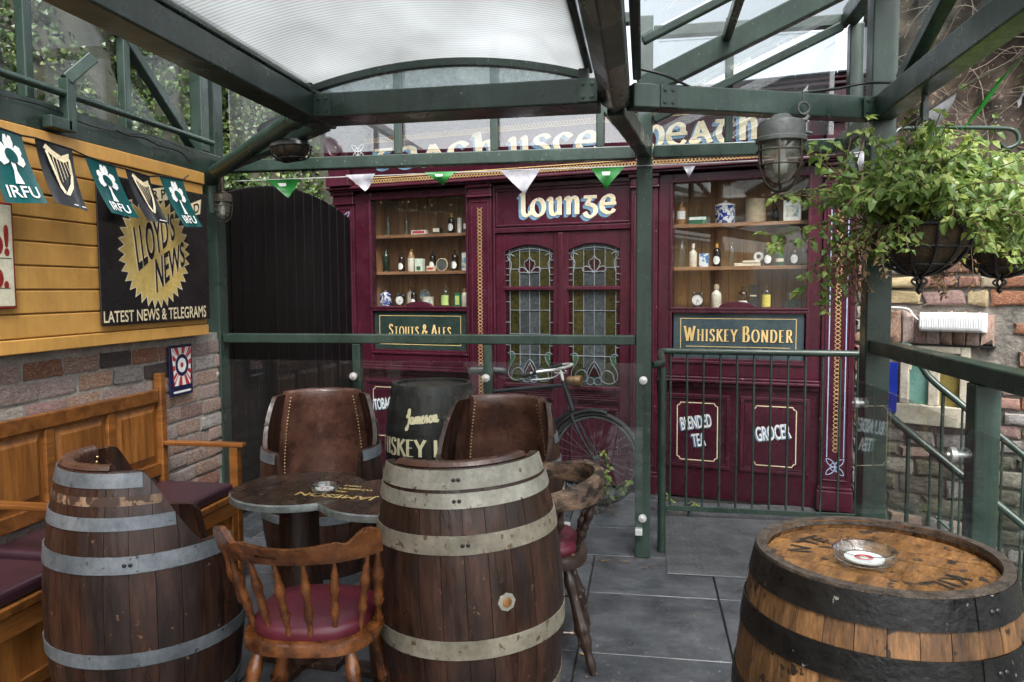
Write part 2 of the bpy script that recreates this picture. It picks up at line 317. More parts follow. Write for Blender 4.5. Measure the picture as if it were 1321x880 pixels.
mat('blue_board', (0.010, 0.028, 0.30), (0.014, 0.036, 0.36), 4, rough=0.4)
mat('diffuser', (0.72, 0.74, 0.76), (0.82, 0.84, 0.85), 40, (30, 1, 1), rough=0.2, bump=0.5, bscale=3)
mat('stencil', (0.012, 0.010, 0.008), (0.035, 0.028, 0.02), 20, rough=0.6)
mat('stoneware', (0.60, 0.56, 0.46), (0.70, 0.66, 0.56), 8, rough=0.25)
mat('stoneware_brown', (0.26, 0.13, 0.05), (0.36, 0.19, 0.08), 8, rough=0.25)
mat('stoneware_tan', (0.50, 0.40, 0.27), (0.60, 0.50, 0.35), 5, rough=0.3)
mat('bottle_brown', (0.012, 0.005, 0.003), (0.02, 0.009, 0.005), 8, rough=0.08)
mat('bottle_green', (0.008, 0.018, 0.009), (0.014, 0.028, 0.014), 8, rough=0.08)
mat('china_blue', (0.015, 0.04, 0.26), (0.72, 0.74, 0.78), 34, rough=0.12, ramp=(0.47, 0.52), detail=3)
mat('tin_green', (0.02, 0.10, 0.05), (0.03, 0.14, 0.07), 8, rough=0.35)
mat('tin_blue', (0.05, 0.20, 0.45), (0.70, 0.74, 0.78), 22, rough=0.35, ramp=(0.48, 0.53), detail=2)
mat('card_pale', (0.62, 0.68, 0.56), (0.70, 0.75, 0.64), 10, rough=0.6)
mat('card_red', (0.45, 0.05, 0.05), (0.5, 0.07, 0.06), 10, rough=0.5)
mat('paper', (0.62, 0.55, 0.42), (0.72, 0.66, 0.54), 10, rough=0.7)
mat('label_lime', (0.42, 0.58, 0.16), (0.50, 0.66, 0.24), 10, rough=0.5)
mat('label_yellow', (0.62, 0.50, 0.08), (0.70, 0.58, 0.12), 10, rough=0.5)
mat('orange_foil', (0.55, 0.27, 0.06), (0.62, 0.33, 0.09), 10, rough=0.3)
mat('black_card', (0.012, 0.012, 0.013), (0.02, 0.02, 0.02), 10, rough=0.5)
mat('picture', (0.16, 0.30, 0.42), (0.62, 0.60, 0.48), 45, rough=0.4, ramp=(0.45, 0.55), detail=3)
mat('wall_render', (0.30, 0.29, 0.27), (0.40, 0.39, 0.37), 3, rough=0.9, bump=0.2)
mat('cork', (0.45, 0.28, 0.13), (0.5, 0.32, 0.16), 10, rough=0.9)
glass('pane', (0.95, 0.975, 0.965), 1.0, 0.006)
glass('pane_upper', (0.95, 0.97, 0.97), 3.2, 0.05, (0.82, 0.85, 0.88), dscale=2)  # slight grime plus pale haze painted in for the roof's white reflection
glass('pane_side', (0.96, 0.975, 0.975), 0.7, 0.008, dscale=2)
glass('pane_roof', (0.84, 0.88, 0.88), 1.2, 0.30, (0.62, 0.68, 0.68), dscale=2.2)
glass('pane_frosted', (0.86, 0.91, 0.92), 1.2, 0.28, (0.60, 0.68, 0.70), dscale=9)
glass('shop_pane', (0.97, 0.98, 0.97), 1.3, 0.004)
glass('clear_glass', (0.80, 0.86, 0.83), 1.6, 0.04)
glass('ash_glass', (0.93, 0.96, 0.96), 3.0, 0.03, (0.85, 0.88, 0.88), dscale=40)
glass('lamp_glass', (0.93, 0.95, 0.90), 2.4, 0.22, (0.8, 0.8, 0.74), dscale=20)
vault_material()
# ---------------------------------------------------------------- mesh helpers
def catmull(pts, n=6, closed=False):
    P = [V(p) for p in pts]
    out = []
    m = len(P)
    rng = m if closed else m - 1
    for i in range(rng):
        p0 = P[(i - 1) % m] if (closed or i > 0) else P[0] * 2 - P[1]
        p1 = P[i]; p2 = P[(i + 1) % m]
        p3 = P[(i + 2) % m] if (closed or i + 2 < m) else P[-1] * 2 - P[-2]
        for k in range(n):
            t = k / n
            out.append(0.5 * ((2 * p1) + (p2 - p0) * t + (2 * p0 - 5 * p1 + 4 * p2 - p3) * t * t + (3 * p1 - p0 - 3 * p2 + p3) * t ** 3))
    if not closed: out.append(P[-1])
    return out

class MB:
    def __init__(s): s.v = []; s.f = []; s.mi = []; s.cur = 0
    def add(s, vs, fs, M=None):
        o = len(s.v)
        s.v += [(M @ V(q)) if M else V(q) for q in vs]
        s.f += [tuple(i + o for i in f) for f in fs]; s.mi += [s.cur] * len(fs)
        return s
    def box(s, x0, x1, y0, y1, z0, z1, M=None):
        vs = [(x0, y0, z0), (x1, y0, z0), (x1, y1, z0), (x0, y1, z0), (x0, y0, z1), (x1, y0, z1), (x1, y1, z1), (x0, y1, z1)]
        return s.add(vs, [(3, 2, 1, 0), (4, 5, 6, 7), (0, 1, 5, 4), (1, 2, 6, 5), (2, 3, 7, 6), (3, 0, 4, 7)], M)
    def bar(s, p0, p1, w, h, up=(0, 0, 1), zo=0.0):
        p0 = V(p0); p1 = V(p1); d = (p1 - p0).normalized(); u = V(up)
        r = d.cross(u)
        if r.length < 1e-4: r = d.cross(V((1, 0, 0)))
        r.normalize(); u = r.cross(d)
        vs = []
        for p in (p0, p1):
            for a, b in ((-1, -1), (1, -1), (1, 1), (-1, 1)):
                vs.append(p + r * (a * w / 2) + u * (b * h / 2 + zo))
        return s.add(vs, [(0, 1, 2, 3), (7, 6, 5, 4), (1, 0, 4, 5), (2, 1, 5, 6), (3, 2, 6, 7), (0, 3, 7, 4)])
    def tube(s, pts, r, n=8, closed=False, cap=True):
        P = [V(p) for p in pts]; m = len(P)
        rs = r if isinstance(r, (list, tuple)) else [r] * m
        d0 = (P[1] - P[0]).normalized()
        ref = V((0, 0, 1)) if abs(d0.z) < 0.9 else V((1, 0, 0))
        u = (ref - d0 * ref.dot(d0)).normalized()
        vs = []
        for i in range(m):
            if closed: d = P[(i + 1) % m] - P[i - 1]
            elif i == 0: d = P[1] - P[0]
            elif i == m - 1: d = P[-1] - P[-2]
            else: d = P[i + 1] - P[i - 1]
            d = d.normalized() if d.length > 1e-9 else d0
            u = u - d * u.dot(d)
            u = u.normalized() if u.length > 1e-6 else d.orthogonal().normalized()
            v = d.cross(u)
            for k in range(n):
                a = 2 * PI * k / n
                vs.append(P[i] + (u * math.cos(a) + v * math.sin(a)) * rs[i])
        fs = []
        for i in range(m if closed else m - 1):
            j = (i + 1) % m
            for k in range(n):
                k2 = (k + 1) % n
                fs.append((i * n + k, i * n + k2, j * n + k2, j * n + k))
        if cap and not closed:
            fs.append(tuple(range(n - 1, -1, -1))); fs.append(tuple((m - 1) * n + k for k in range(n)))
        return s.add(vs, fs)
    def lathe(s, prof, n=24, M=None, a0=0, a1=2 * PI, closed_prof=False):
        full = abs(a1 - a0 - 2 * PI) < 1e-6
        m = n if full else n + 1
        vs = []
        for k in range(m):
            a = a0 + (a1 - a0) * k / n
            for r, z in prof: vs.append((r * math.cos(a), r * math.sin(a), z))
        q = len(prof); fs = []
        for k in range(n):
            k2 = (k + 1) % m
            for i in range(q if closed_prof else q - 1):
                i2 = (i + 1) % q
                fs.append((k * q + i, k2 * q + i, k2 * q + i2, k * q + i2))
        return s.add(vs, fs, M)
    def prism(s, poly, t0, t1, M=None):
        """poly: 2D points in local XZ (counter-clockwise seen from -Y), from y=t0 (front) to y=t1"""
        n = len(poly)
        vs = [(x, t0, z) for x, z in poly] + [(x, t1, z) for x, z in poly]
        fs = [tuple(range(n)), tuple(range(2 * n - 1, n - 1, -1))]
        for i in range(n):
            j = (i + 1) % n
            fs.append((j, i, n + i, n + j))
        return s.add(vs, fs, M)
    def build(s, name, m=None, parent=None, smooth=None, bevel=0, bseg=2, mats=None):
        me = bpy.data.meshes.new(name)
        me.from_pydata([tuple(q) for q in s.v], [], s.f)
        for x in (mats or ([m] if m else [])): me.materials.append(MATS[x] if isinstance(x, str) else x)
        if mats: me.polygons.foreach_set('material_index', s.mi)
        me.update()
        bm = bmesh.new(); bm.from_mesh(me)
        bmesh.ops.recalc_face_normals(bm, faces=bm.faces); bm.to_mesh(me); bm.free()
        if smooth is not None:
            me.shade_smooth(); me.set_sharp_from_angle(angle=rad(smooth))
        o = bpy.data.objects.new(name, me); COL.objects.link(o)
        if parent: o.parent = parent
        if bevel:
            b = o.modifiers.new('bevel', 'BEVEL'); b.width = bevel; b.segments = bseg; b.limit_method = 'ANGLE'; b.angle_limit = rad(40)
        return o

def tag(o, label, cat, group=None, kind=None):
    if label: o['label'] = label
    if cat: o['category'] = cat
    if group: o['group'] = group
    if kind: o['kind'] = kind
    return o
def empty(name, loc=(0, 0, 0), rz=0, label=None, cat=None, group=None):
    o = bpy.data.objects.new(name, None); COL.objects.link(o)
    o.empty_display_size = 0.1
    o.location = loc; o.rotation_euler = (0, 0, rz)
    if label: tag(o, label, cat, group)
    return o
def clone(o, name, parent, loc=None, rz=None, scale=None):
    c = o.copy(); c.name = name; COL.objects.link(c); c.parent = parent
    if loc is not None: c.location = loc
    if rz is not None: c.rotation_euler = (0, 0, rz)
    if scale is not None: c.scale = scale
    return c
def share(name, me, parent, loc=(0, 0, 0), rot=(0, 0, 0), scale=(1, 1, 1), m=None):
    o = bpy.data.objects.new(name, me); COL.objects.link(o); o.parent = parent
    o.location = loc; o.rotation_euler = rot; o.scale = scale
    if m:
        o.material_slots[0].link = 'OBJECT'; o.material_slots[0].material = MATS[m]
    return o
def blocky_mesh(name, m, bulge=0.12, jit=0.06, seed=0):
    """unit block (x,z in -.5...5; front at y=-1, back at y=0) with an uneven rounded face"""
    rnd = random.Random(seed)
    n = 4; b = MB(); vs = []; fs = []
    for i in range(n):
        for j in range(n):
            x = (-0.5, -0.40, 0.40, 0.5)[i]; z = (-0.5, -0.36, 0.36, 0.5)[j]
            e = (i in (0, 3)) + (j in (0, 3))
            y = -1 + (0, bulge, bulge * 2.6)[e] + rnd.uniform(-jit, jit)
            vs.append((x + rnd.uniform(-jit, jit) * 0.6, y, z + rnd.uniform(-jit, jit) * 0.8))
    for i in range(n - 1):
        for j in range(n - 1): fs.append((i * n + j, (i + 1) * n + j, (i + 1) * n + j + 1, i * n + j + 1))
    ring = [0, 4, 8, 12, 13, 14, 15, 11, 7, 3, 2, 1]
    o = len(vs)
    for k in ring: vs.append((vs[k][0], 0, vs[k][2]))
    for k in range(12): fs.append((ring[k], o + k, o + (k + 1) % 12, ring[(k + 1) % 12]))
    b.add(vs, fs)
    ob = b.build(name, m, smooth=60); me = ob.data
    bpy.data.objects.remove(ob)
    return me

# ---------------------------------------------------------------- lettering
def ell(cx, cy, rx, ry, a0=0, a1=360, n=20):
    return [(cx + rx * math.cos(rad(a0 + (a1 - a0) * k / n)), cy + ry * math.sin(rad(a0 + (a1 - a0) * k / n))) for k in range(n + 1)]
def L(*p): return ('l', p)
def Cc(*p): return ('c', p)
ROMAN = {
 'A': (.70, [L((.0, 0), (.35, 1)), L((.35, 1), (.70, 0)), L((.13, .36), (.57, .36))]),
 'B': (.58, [L((.1, 0), (.1, 1)), Cc((.1, 1), (.35, 1), (.48, .85), (.45, .64), (.3, .54), (.1, .53)), Cc((.3, .54), (.5, .44), (.56, .25), (.42, .04), (.1, 0))]),
 'C': (.66, [('c', ell(.38, .5, .36, .5, 50, 310, 10))]),
 'D': (.70, [L((.1, 0), (.1, 1)), Cc((.1, 1), (.38, .98), (.62, .78), (.67, .5), (.60, .2), (.38, .02), (.1, 0))]),
 'E': (.52, [L((.1, 0), (.1, 1)), L((.1, .98), (.5, .98)), L((.1, .52), (.42, .52)), L((.1, .02), (.52, .02))]),
 'H': (.72, [L((.1, 0), (.1, 1)), L((.62, 0), (.62, 1)), L((.1, .52), (.62, .52))]),
 'I': (.22, [L((.11, 0), (.11, 1))]),
 'K': (.62, [L((.1, 0), (.1, 1)), L((.58, 1), (.13, .48)), L((.24, .6), (.64, 0))]),
 'L': (.52, [L((.1, 0), (.1, 1)), L((.1, .02), (.5, .02))]),
 'N': (.74, [L((.1, 0), (.1, 1)), L((.1, 1), (.64, 0)), L((.64, 0), (.64, 1))]),
 'O': (.80, [('c', ell(.40, .5, .38, .5, 90, 450, 14))]),
 'R': (.62, [L((.1, 0), (.1, 1)), Cc((.1, 1), (.36, 1), (.5, .86), (.48, .62), (.32, .5), (.1, .49)), L((.3, .5), (.62, 0))]),
 'S': (.52, [Cc((.46, .80), (.40, .96), (.25, 1), (.09, .90), (.08, .70), (.25, .55), (.42, .42), (.48, .24), (.38, .05), (.22, .0), (.08, .06), (.04, .22))]),
 'T': (.62, [L((.31, 0), (.31, 1)), L((.0, .98), (.62, .98))]),
 'U': (.68, [Cc((.1, 1), (.1, .35), (.16, .1), (.34, .0), (.52, .1), (.58, .35), (.58, 1))]),
 'W': (.96, [L((.0, 1), (.26, 0)), L((.26, 0), (.48, .9)), L((.48, .9), (.70, 0)), L((.70, 0), (.96, 1))]),
 'Y': (.64, [L((.0, 1), (.32, .48)), L((.64, 1), (.32, .48)), L((.32, 0), (.32, .5))]),
 '&': (.74, [Cc((.72, .06), (.5, .30), (.22, .68), (.2, .88), (.33, 1), (.46, .86), (.38, .66), (.12, .42), (.04, .2), (.18, .02), (.4, .04), (.58, .22), (.66, .45))]),
}
UNCIAL = {
 'l': (.52, [Cc((.06, 1.18), (.2, 1.30), (.22, 1.05), (.22, .5), (.25, .16), (.38, .05), (.55, .12), (.62, .30))]),
 'o': (.72, [('c', ell(.36, .48, .30, .46, 90, 450, 14))]),
 'u': (.78, [Cc((.02, .80), (.16, .96), (.19, .8), (.19, .35), (.26, .08), (.42, .06), (.60, .24)), Cc((.48, .84), (.60, .96), (.62, .8), (.62, .02))]),
 'n': (.76, [Cc((.02, .80), (.14, .96), (.18, .8), (.18, .02)), Cc((.18, .62), (.34, .90), (.52, .92), (.60, .70), (.60, .02))]),
 'g': (.74, [L((.06, .92), (.70, .92)), Cc((.42, .90), (.24, .56), (.40, .50), (.60, .36), (.62, .06), (.42, -.16), (.22, -.10), (.10, .10))]),
 'e': (.76, [Cc((.70, .22), (.55, .04), (.36, .02), (.14, .18), (.08, .48), (.18, .80), (.40, .95), (.60, .85), (.62, .60)), L((.10, .50), (.78, .52))]),
 't': (.66, [L((.02, .92), (.66, .92)), Cc((.34, .90), (.16, .60), (.14, .30), (.26, .06), (.46, .04), (.62, .20))]),
 'a': (.80, [L((.10, .02), (.40, .98)), L((.40, .98), (.74, .02)), Cc((.62, .36), (.30, .36), (.06, .16), (.20, .04), (.40, .20))]),
 'c': (.68, [Cc((.62, .78), (.48, .94), (.30, .94), (.12, .76), (.08, .46), (.18, .14), (.38, .02), (.56, .08), (.66, .22))]),
 'h': (.74, [Cc((.04, 1.18), (.18, 1.32), (.20, 1.1), (.20, .02)), Cc((.20, .58), (.36, .86), (.54, .88), (.62, .66), (.62, .02))]),
 's': (.66, [Cc((.60, .80), (.50, .95), (.30, .96), (.14, .82), (.20, .62), (.44, .46), (.54, .26), (.42, .05), (.22, .02), (.06, .18))]),
 'b': (.72, [Cc((.04, 1.18), (.18, 1.32), (.20, 1.1), (.20, .06)), Cc((.20, .62), (.38, .92), (.60, .80), (.66, .46), (.56, .10), (.34, .0), (.20, .12))]),
}
def stroke_mesh(mb, pts, wmin, wmax, nib, z, closed=False):
    n = len(pts); Lf = []; Rt = []
    for i in range(n):
        a = pts[max(i - 1, 0)]; b = pts[min(i + 1, n - 1)]
        d = V((b[0] - a[0], b[1] - a[1]))
        if d.length < 1e-9: d = V((1, 0))
        d.normalize(); nn = V((-d.y, d.x))
        wd = (wmin + (wmax - wmin) * abs(d.x * math.sin(nib) - d.y * math.cos(nib))) / 2
        p = V((pts[i][0], pts[i][1]))
        Lf.append(p + nn * wd); Rt.append(p - nn * wd)
    vs = [(q.x, z, q.y) for q in Lf] + [(q.x, z, q.y) for q in Rt]
    mb.add(vs, [(n + i, n + i + 1, i + 1, i) for i in range(n - 1)])
def letter_mesh(text, font, h, wmin, wmax, nib=0.35, serif=0.0, gap=0.1, small=0.0, xs=1.0, space=0.4):
    """flat lettering in local XZ, front towards -Y; returns MB and width. capitals of height h; lower-case = small caps when small>0"""
    mb = MB(); x = 0; k = 0
    for ch in text:
        if ch == ' ': x += space * h * xs; continue
        s = h
        g = ch
        if small and ch.islower(): s = h * small; g = ch.upper()
        if g not in font: continue
        wd, strokes = font[g]
        for kind, pts in strokes:
            P = [(x + p[0] * s * xs, p[1] * s) for p in pts]
            if kind == 'c': P = [(q.x, q.y) for q in catmull([(p[0], p[1], 0) for p in P], 5)]
            else: P = [P[0], ((P[0][0] + P[1][0]) / 2, (P[0][1] + P[1][1]) / 2), P[1]]
            k += 1
            stroke_mesh(mb, P, wmin * s, wmax * s, nib, -0.00008 * (k % 9))
            if serif and kind == 'l' and abs(pts[0][1] - pts[1][1]) > 0.3:
                for q in (pts[0], pts[1]):
                    if q[1] in (0, 1):
                        cx = x + q[0] * s * xs; cy = (q[1] * (1 - wmin) + wmin / 2) * s
                        k += 1
                        stroke_mesh(mb, [(cx - serif * s / 2, cy), (cx + serif * s / 2, cy)], wmin * s, wmin * s, 0, -0.00008 * (k % 9) - 0.00004)
        x += (wd * xs + gap) * s
    return mb, x - gap * h
def bf_mesh(text, size, xs=1.0, shear=0.0, align='LEFT', off=0.0, spacing=1.0):
    """filled text in the built-in face, flat in local XZ"""
    cu = bpy.data.curves.new('t', 'FONT'); cu.body = text; cu.size = size; cu.shear = shear; cu.align_x = align; cu.offset = off; cu.space_character = spacing
    cu.resolution_u = 4
    o = bpy.data.objects.new('t', cu); COL.objects.link(o)
    dg = bpy.context.evaluated_depsgraph_get()
    me = bpy.data.meshes.new_from_object(o.evaluated_get(dg))
    mb = MB()
    mb.add([(v.co.x * xs, 0, v.co.y) for v in me.vertices], [tuple(p.vertices) for p in me.polygons])
    bpy.data.objects.remove(o); bpy.data.curves.remove(cu); bpy.data.meshes.remove(me)
    return mb
def place(mb, M):
    mb.v = [M @ q for q in mb.v]; return mb
def T(x, y, z): return Matrix.Translation((x, y, z))
def knot_strip(mb, p0, p1, amp, period, wd, y, flat_n=8):
    """two interlaced wavy ribbons between two points in XZ"""
    p0 = V(p0); p1 = V(p1); d = (p1 - p0); Ln = d.length; d.normalize(); nn = V((-d.y, d.x))
    N = max(8, int(Ln / period * flat_n))
    for s, k in ((1, 0), (-1, 1)):
        pts = []
        for i in range(N + 1):
            t = Ln * i / N
            q = p0 + d * t + nn * (s * amp * math.sin(2 * PI * t / period))
            pts.append((q.x, q.y))
        stroke_mesh(mb, pts, wd, wd, 0, y - 0.0004 * k)
def frame_line(mb, x0, x1, z0, z1, t, y, notch=0.0):
    """thin painted border, corners cut in when notch>0"""
    if notch:
        n_ = notch
        def cor(cx, cz, a0): return [(cx + n_ * math.cos(rad(a0 + 90 * k / 4)), cz + n_ * math.sin(rad(a0 + 90 * k / 4))) for k in range(5)]
        pts = cor(x0, z0, 0)[::-1] + cor(x1, z0, 90)[::-1] + cor(x1, z1, 180)[::-1] + cor(x0, z1, 270)[::-1]
        pts.append(pts[0])
        stroke_mesh(mb, pts, t, t, 0, y)
    else:
        mb.add([(x0, y, z0), (x1, y, z0), (x1, y, z0 + t), (x0, y, z0 + t)], [(0, 1, 2, 3)])
        mb.add([(x0, y, z1 - t), (x1, y, z1 - t), (x1, y, z1), (x0, y, z1)], [(0, 1, 2, 3)])
        mb.add([(x0, y, z0 + t), (x0 + t, y, z0 + t), (x0 + t, y, z1 - t), (x0, y, z1 - t)], [(0, 1, 2, 3)])
        mb.add([(x1 - t, y, z0 + t), (x1, y, z0 + t), (x1, y, z1 - t), (x1 - t, y, z1 - t)], [(0, 1, 2, 3)])
def moulding(mb, x0, x1, z0, z1, w, d, y):
    """raised picture-frame moulding on a panel (front face at y-d)"""
    mb.box(x0, x1, y - d, y, z0, z0 + w); mb.box(x0, x1, y - d, y, z1 - w, z1)
    mb.box(x0, x0 + w, y - d, y, z0 + w, z1 - w); mb.box(x1 - w, x1, y - d, y, z0 + w, z1 - w)
# ================================================================ SETTING
FA = rad(13); FB = rad(32)
BR = onZ(1097, 660, 0)                       # right foot of the pub front
UX = V((math.cos(FA), -math.sin(FA), 0))
WS = V((math.cos(FB), -math.sin(FB), 0)); WN = V((-math.sin(FB), -math.cos(FB), 0))

g = MB().add([(-160, -160, -1.4), (160, -160, -1.4), (160, 160, -1.4), (-160, 160, -1.4)], [(0, 1, 2, 3)]).build('ground', 'asphalt')
tag(g, 'dark lower ground around the terrace', 'ground', kind='structure')

# terrace floor with slate slabs
q1 = BR + WS * 0.45 + WN * 1.05; q2 = BR + WS * 0.45; q3 = BR - UX * 5.5
mb = MB()
poly = [(-6, -5), (1.16, -5), (1.16, 4.25), (q1.x, q1.y), (q2.x, q2.y), (BR.x, BR.y), (q3.x, q3.y), (-6, q3.y)]
n = len(poly)
mb.add([(x, y, -1.39) for x, y in poly] + [(x, y, -0.014) for x, y in poly],
       [tuple(range(n - 1, -1, -1)), tuple(range(n, 2 * n))] + [(i, (i + 1) % n, n + (i + 1) % n, n + i) for i in range(n)])
floor = mb.build('floor', 'joint'); tag(floor, 'terrace floor of dark slate slabs', 'floor', kind='structure')
rows = [0.1, 0.7, 1.3, 1.9, 2.52, 3.12, 3.76, 4.30, 4.9, 5.5, 6.1]
for r in range(len(rows) - 1):
    xo = -0.265 - 0.63 * 5 + (0.0 if r % 2 else 0.0)
    if rows[r] >= 4.3: xo -= 0.2
    k = 0; x = xo
    while x < 1.12:
        wdt = 0.63
        x1 = min(x + wdt, 1.15)
        if x1 - x > 0.1 and not (rows[r] >= 3.7 and x > 0.3 and rows[r] < 5.4 and False):
            mid = V(((x + x1) / 2, (rows[r] + rows[r + 1]) / 2, 0))
            if (mid - BR).dot(V((math.sin(FA), math.cos(FA), 0))) < 0.1:
                gx = 0.004; t = random.uniform(-0.002, 0.0015)
                b = MB().box(x + gx, x1 - gx, rows[r] + gx, rows[r + 1] - gx, -0.05, t)
                for i in range(4, 8): b.v[i].z += random.uniform(-0.0015, 0.0015)
                b.build('slab', 'slate', floor, bevel=0.003, bseg=1)
        x += wdt
# checker plate in front of the railing gate
pl = MB().box(0.13, 1.12, 4.06, 5.45, 0.001, 0.008)
plate = pl.build('metal_plate', 'chequer_plate', bevel=0.002, bseg=1)
tag(plate, 'grey chequered metal plate on the floor before the green railing', 'metal plate')
tr = MB()
for i in range(33):
    for j in range(46):
        cx = 0.15 + i * 0.030; cy = 4.075 + j * 0.030; a = PI / 4 if (i + j) % 2 else -PI / 4
        dx, dy = math.cos(a), math.sin(a)
        tr.add([(cx - dx * .011, cy - dy * .011, .0083), (cx + dy * .0032, cy - dx * .0032, .0083), (cx + dx * .011, cy + dy * .011, .0083), (cx - dy * .0032, cy + dx * .0032, .0083), (cx, cy, .0103)],
               [(0, 1, 4), (1, 2, 4), (2, 3, 4), (3, 0, 4)])
to = tr.build('tread_pattern', 'chequer_plate', plate); to['kind'] = 'stuff'

# ---------------- hillsides
def surf(name, m, f, nu, nv, kind, label, cat):
    mb = MB(); vs = []
    for i in range(nu + 1):
        for j in range(nv + 1): vs.append(f(i / nu, j / nv))
    mb.add(vs, [(i * (nv + 1) + j, (i + 1) * (nv + 1) + j, (i + 1) * (nv + 1) + j + 1, i * (nv + 1) + j + 1) for i in range(nu) for j in range(nv)])
    o = mb.build(name, m, smooth=80); tag(o, label, cat, kind=kind); return o
def hill(u, v):
    # u runs from beside the left wall round behind the pub front
    path = [V((-4.2, -4)), V((-4.1, 3)), V((-4.4, 6.4)), V((-3.2, 8.2)), V((1.0, 8.4)), V((6.0, 8.2))]
    s = u * (len(path) - 1); i = min(int(s), len(path) - 2); p = path[i].lerp(path[i + 1], s - i)
    d = (path[min(i + 1, 5)] - path[i]).normalized(); nn = V((-d.y, d.x))
    low = max(0.0, min(1.0, (u - 0.66) / 0.08))          # the hill drops behind the pub front
    z = -1.4 + v * (9.5 - 4.6 * low)
    lean = 0.20 * v * 9
    off = noise.noise(V((u * 26, v * 9, 1.7))) * 0.55 + noise.noise(V((u * 60, v * 22, 4.2))) * 0.25
    q = p + nn * (lean - off)
    return (q.x, q.y, z + noise.noise(V((u * 20, v * 8, 9))) * 0.3)
hillo = surf('hillside', 'soil_dark', hill, 90, 40, 'structure', 'steep overgrown hillside behind the terrace', 'hillside')
def leaf_geo(mb, p, nrm, size, rnd, asp=0.8, droop=0.15, up=None):
    nrm = nrm.normalized()
    t = (up or V((rnd.uniform(-1, 1), rnd.uniform(-1, 1), rnd.uniform(-1, 0.4))))
    t = t - nrm * t.dot(nrm)
    if t.length < 1e-3: t = nrm.orthogonal()
    t.normalize(); s = nrm.cross(t)
    L_ = size; W = size * asp * 0.5
    fold = nrm * (-W * 0.35)
    mb.add([p, p + t * L_ * .35 + s * W + fold * -1, p + t * L_ * .75 + s * W * .55 - nrm * L_ * droop * .4, p + t * L_ - nrm * L_ * droop,
            p + t * L_ * .75 - s * W * .55 - nrm * L_ * droop * .4, p + t * L_ * .35 - s * W + fold * -1, p + t * L_ * .45],
           [(0, 1, 6), (1, 2, 6), (2, 3, 6), (3, 4, 6), (4, 5, 6), (5, 0, 6)])
def ivy_cover(name, m, N, seed, u0, u1, v0, v1, smin, smax, lift, label, thr):
    rnd = random.Random(seed); mb = MB(); k = 0
    while k < N:
        u = rnd.uniform(u0, u1); v = rnd.uniform(v0, v1)
        if noise.noise(V((u * 45, v * 16, seed))) < thr + rnd.uniform(-.15, .15): k += 0.34; continue
        p = V(hill(u, v)); a = V(hill(u + .004, v)); b = V(hill(u, v + .01))
        nn = (a - p).cross(b - p).normalized()
        if nn.dot(EYE - p) < 0: nn = -nn
        p = p + nn * rnd.uniform(0.0, lift)
        nv = nn + V((rnd.gauss(0, .5), rnd.gauss(0, .5), rnd.gauss(0.35, .45)))
        leaf_geo(mb, p, nv, rnd.uniform(smin, smax), rnd, 0.9, 0.2, V((rnd.gauss(0, .6), rnd.gauss(0, .6), -1)))
        k += 1
    o = mb.build(name, m); tag(o, label, 'ivy', kind='stuff'); return o
ivy_cover('ivy', 'ivy', 34000, 3, 0.18, 0.80, 0.26, 0.80, .045, .085, .16, 'dark green ivy leaves covering the steep hillside', -0.55)
ivy_cover('ivy_growth', 'ivy_pale', 11000, 8, 0.18, 0.80, 0.26, 0.76, .04, .07, .20, 'paler yellow green ivy shoots over the hillside', 0.0)
def bank(u, v):
    s = -0.2 + u * 5.2
    p = BR + WS * s - WN * (0.28 + v * 1.1 + noise.noise(V((s * 2.2, v * 9, 3.3))) * 0.36 + noise.noise(V((s * 7, v * 26, 1.3))) * 0.14 + noise.noise(V((s * 16, v * 60, 2.3))) * 0.05)
    return (p.x, p.y, 0.9 + v * 6.5)
surf('earth_bank', 'earth', bank, 130, 150, 'structure', 'bare brown earth bank above the rubble wall', 'earth bank')
rnd = random.Random(11); tw = MB()
for k in range(420):
    u = rnd.uniform(0.04, 0.62); v = rnd.uniform(0.05, 0.62)
    p = V(bank(u, v)) + WN * 0.03; pts = [p]; d = V((rnd.uniform(-1, 1), 0, rnd.uniform(-1, .6)))
    d = WS * d.x + V((0, 0, d.z))
    for i in range(rnd.randint(5, 11)):
        d = (d + WS * rnd.gauss(0, .38) + V((0, 0, rnd.gauss(-.06, .34)))).normalized()
        q = pts[-1] + d * rnd.uniform(.06, .15) + WN * rnd.uniform(-.02, .04)
        pts.append(q)
    tw.tube(catmull(pts, 3), rnd.uniform(.0012, .0035), 5)
tag(tw.build('creeper_stems', 'twig', smooth=60), 'tangle of pale bare creeper stems on the earth bank', 'creeper', kind='stuff')
lf = MB()
for k in range(420):
    u = rnd.uniform(0.03, 0.65); v = rnd.uniform(0.02, 0.6)
    leaf_geo(lf, V(bank(u, v)) + WN * rnd.uniform(.02, .1), WN + V((rnd.gauss(0, .5), rnd.gauss(0, .5), rnd.gauss(.3, .5))), rnd.uniform(.03, .06), rnd)
tag(lf.build('bank_leaves', 'leaf'), 'sparse small green leaves on the earth bank', 'leaves', kind='stuff')

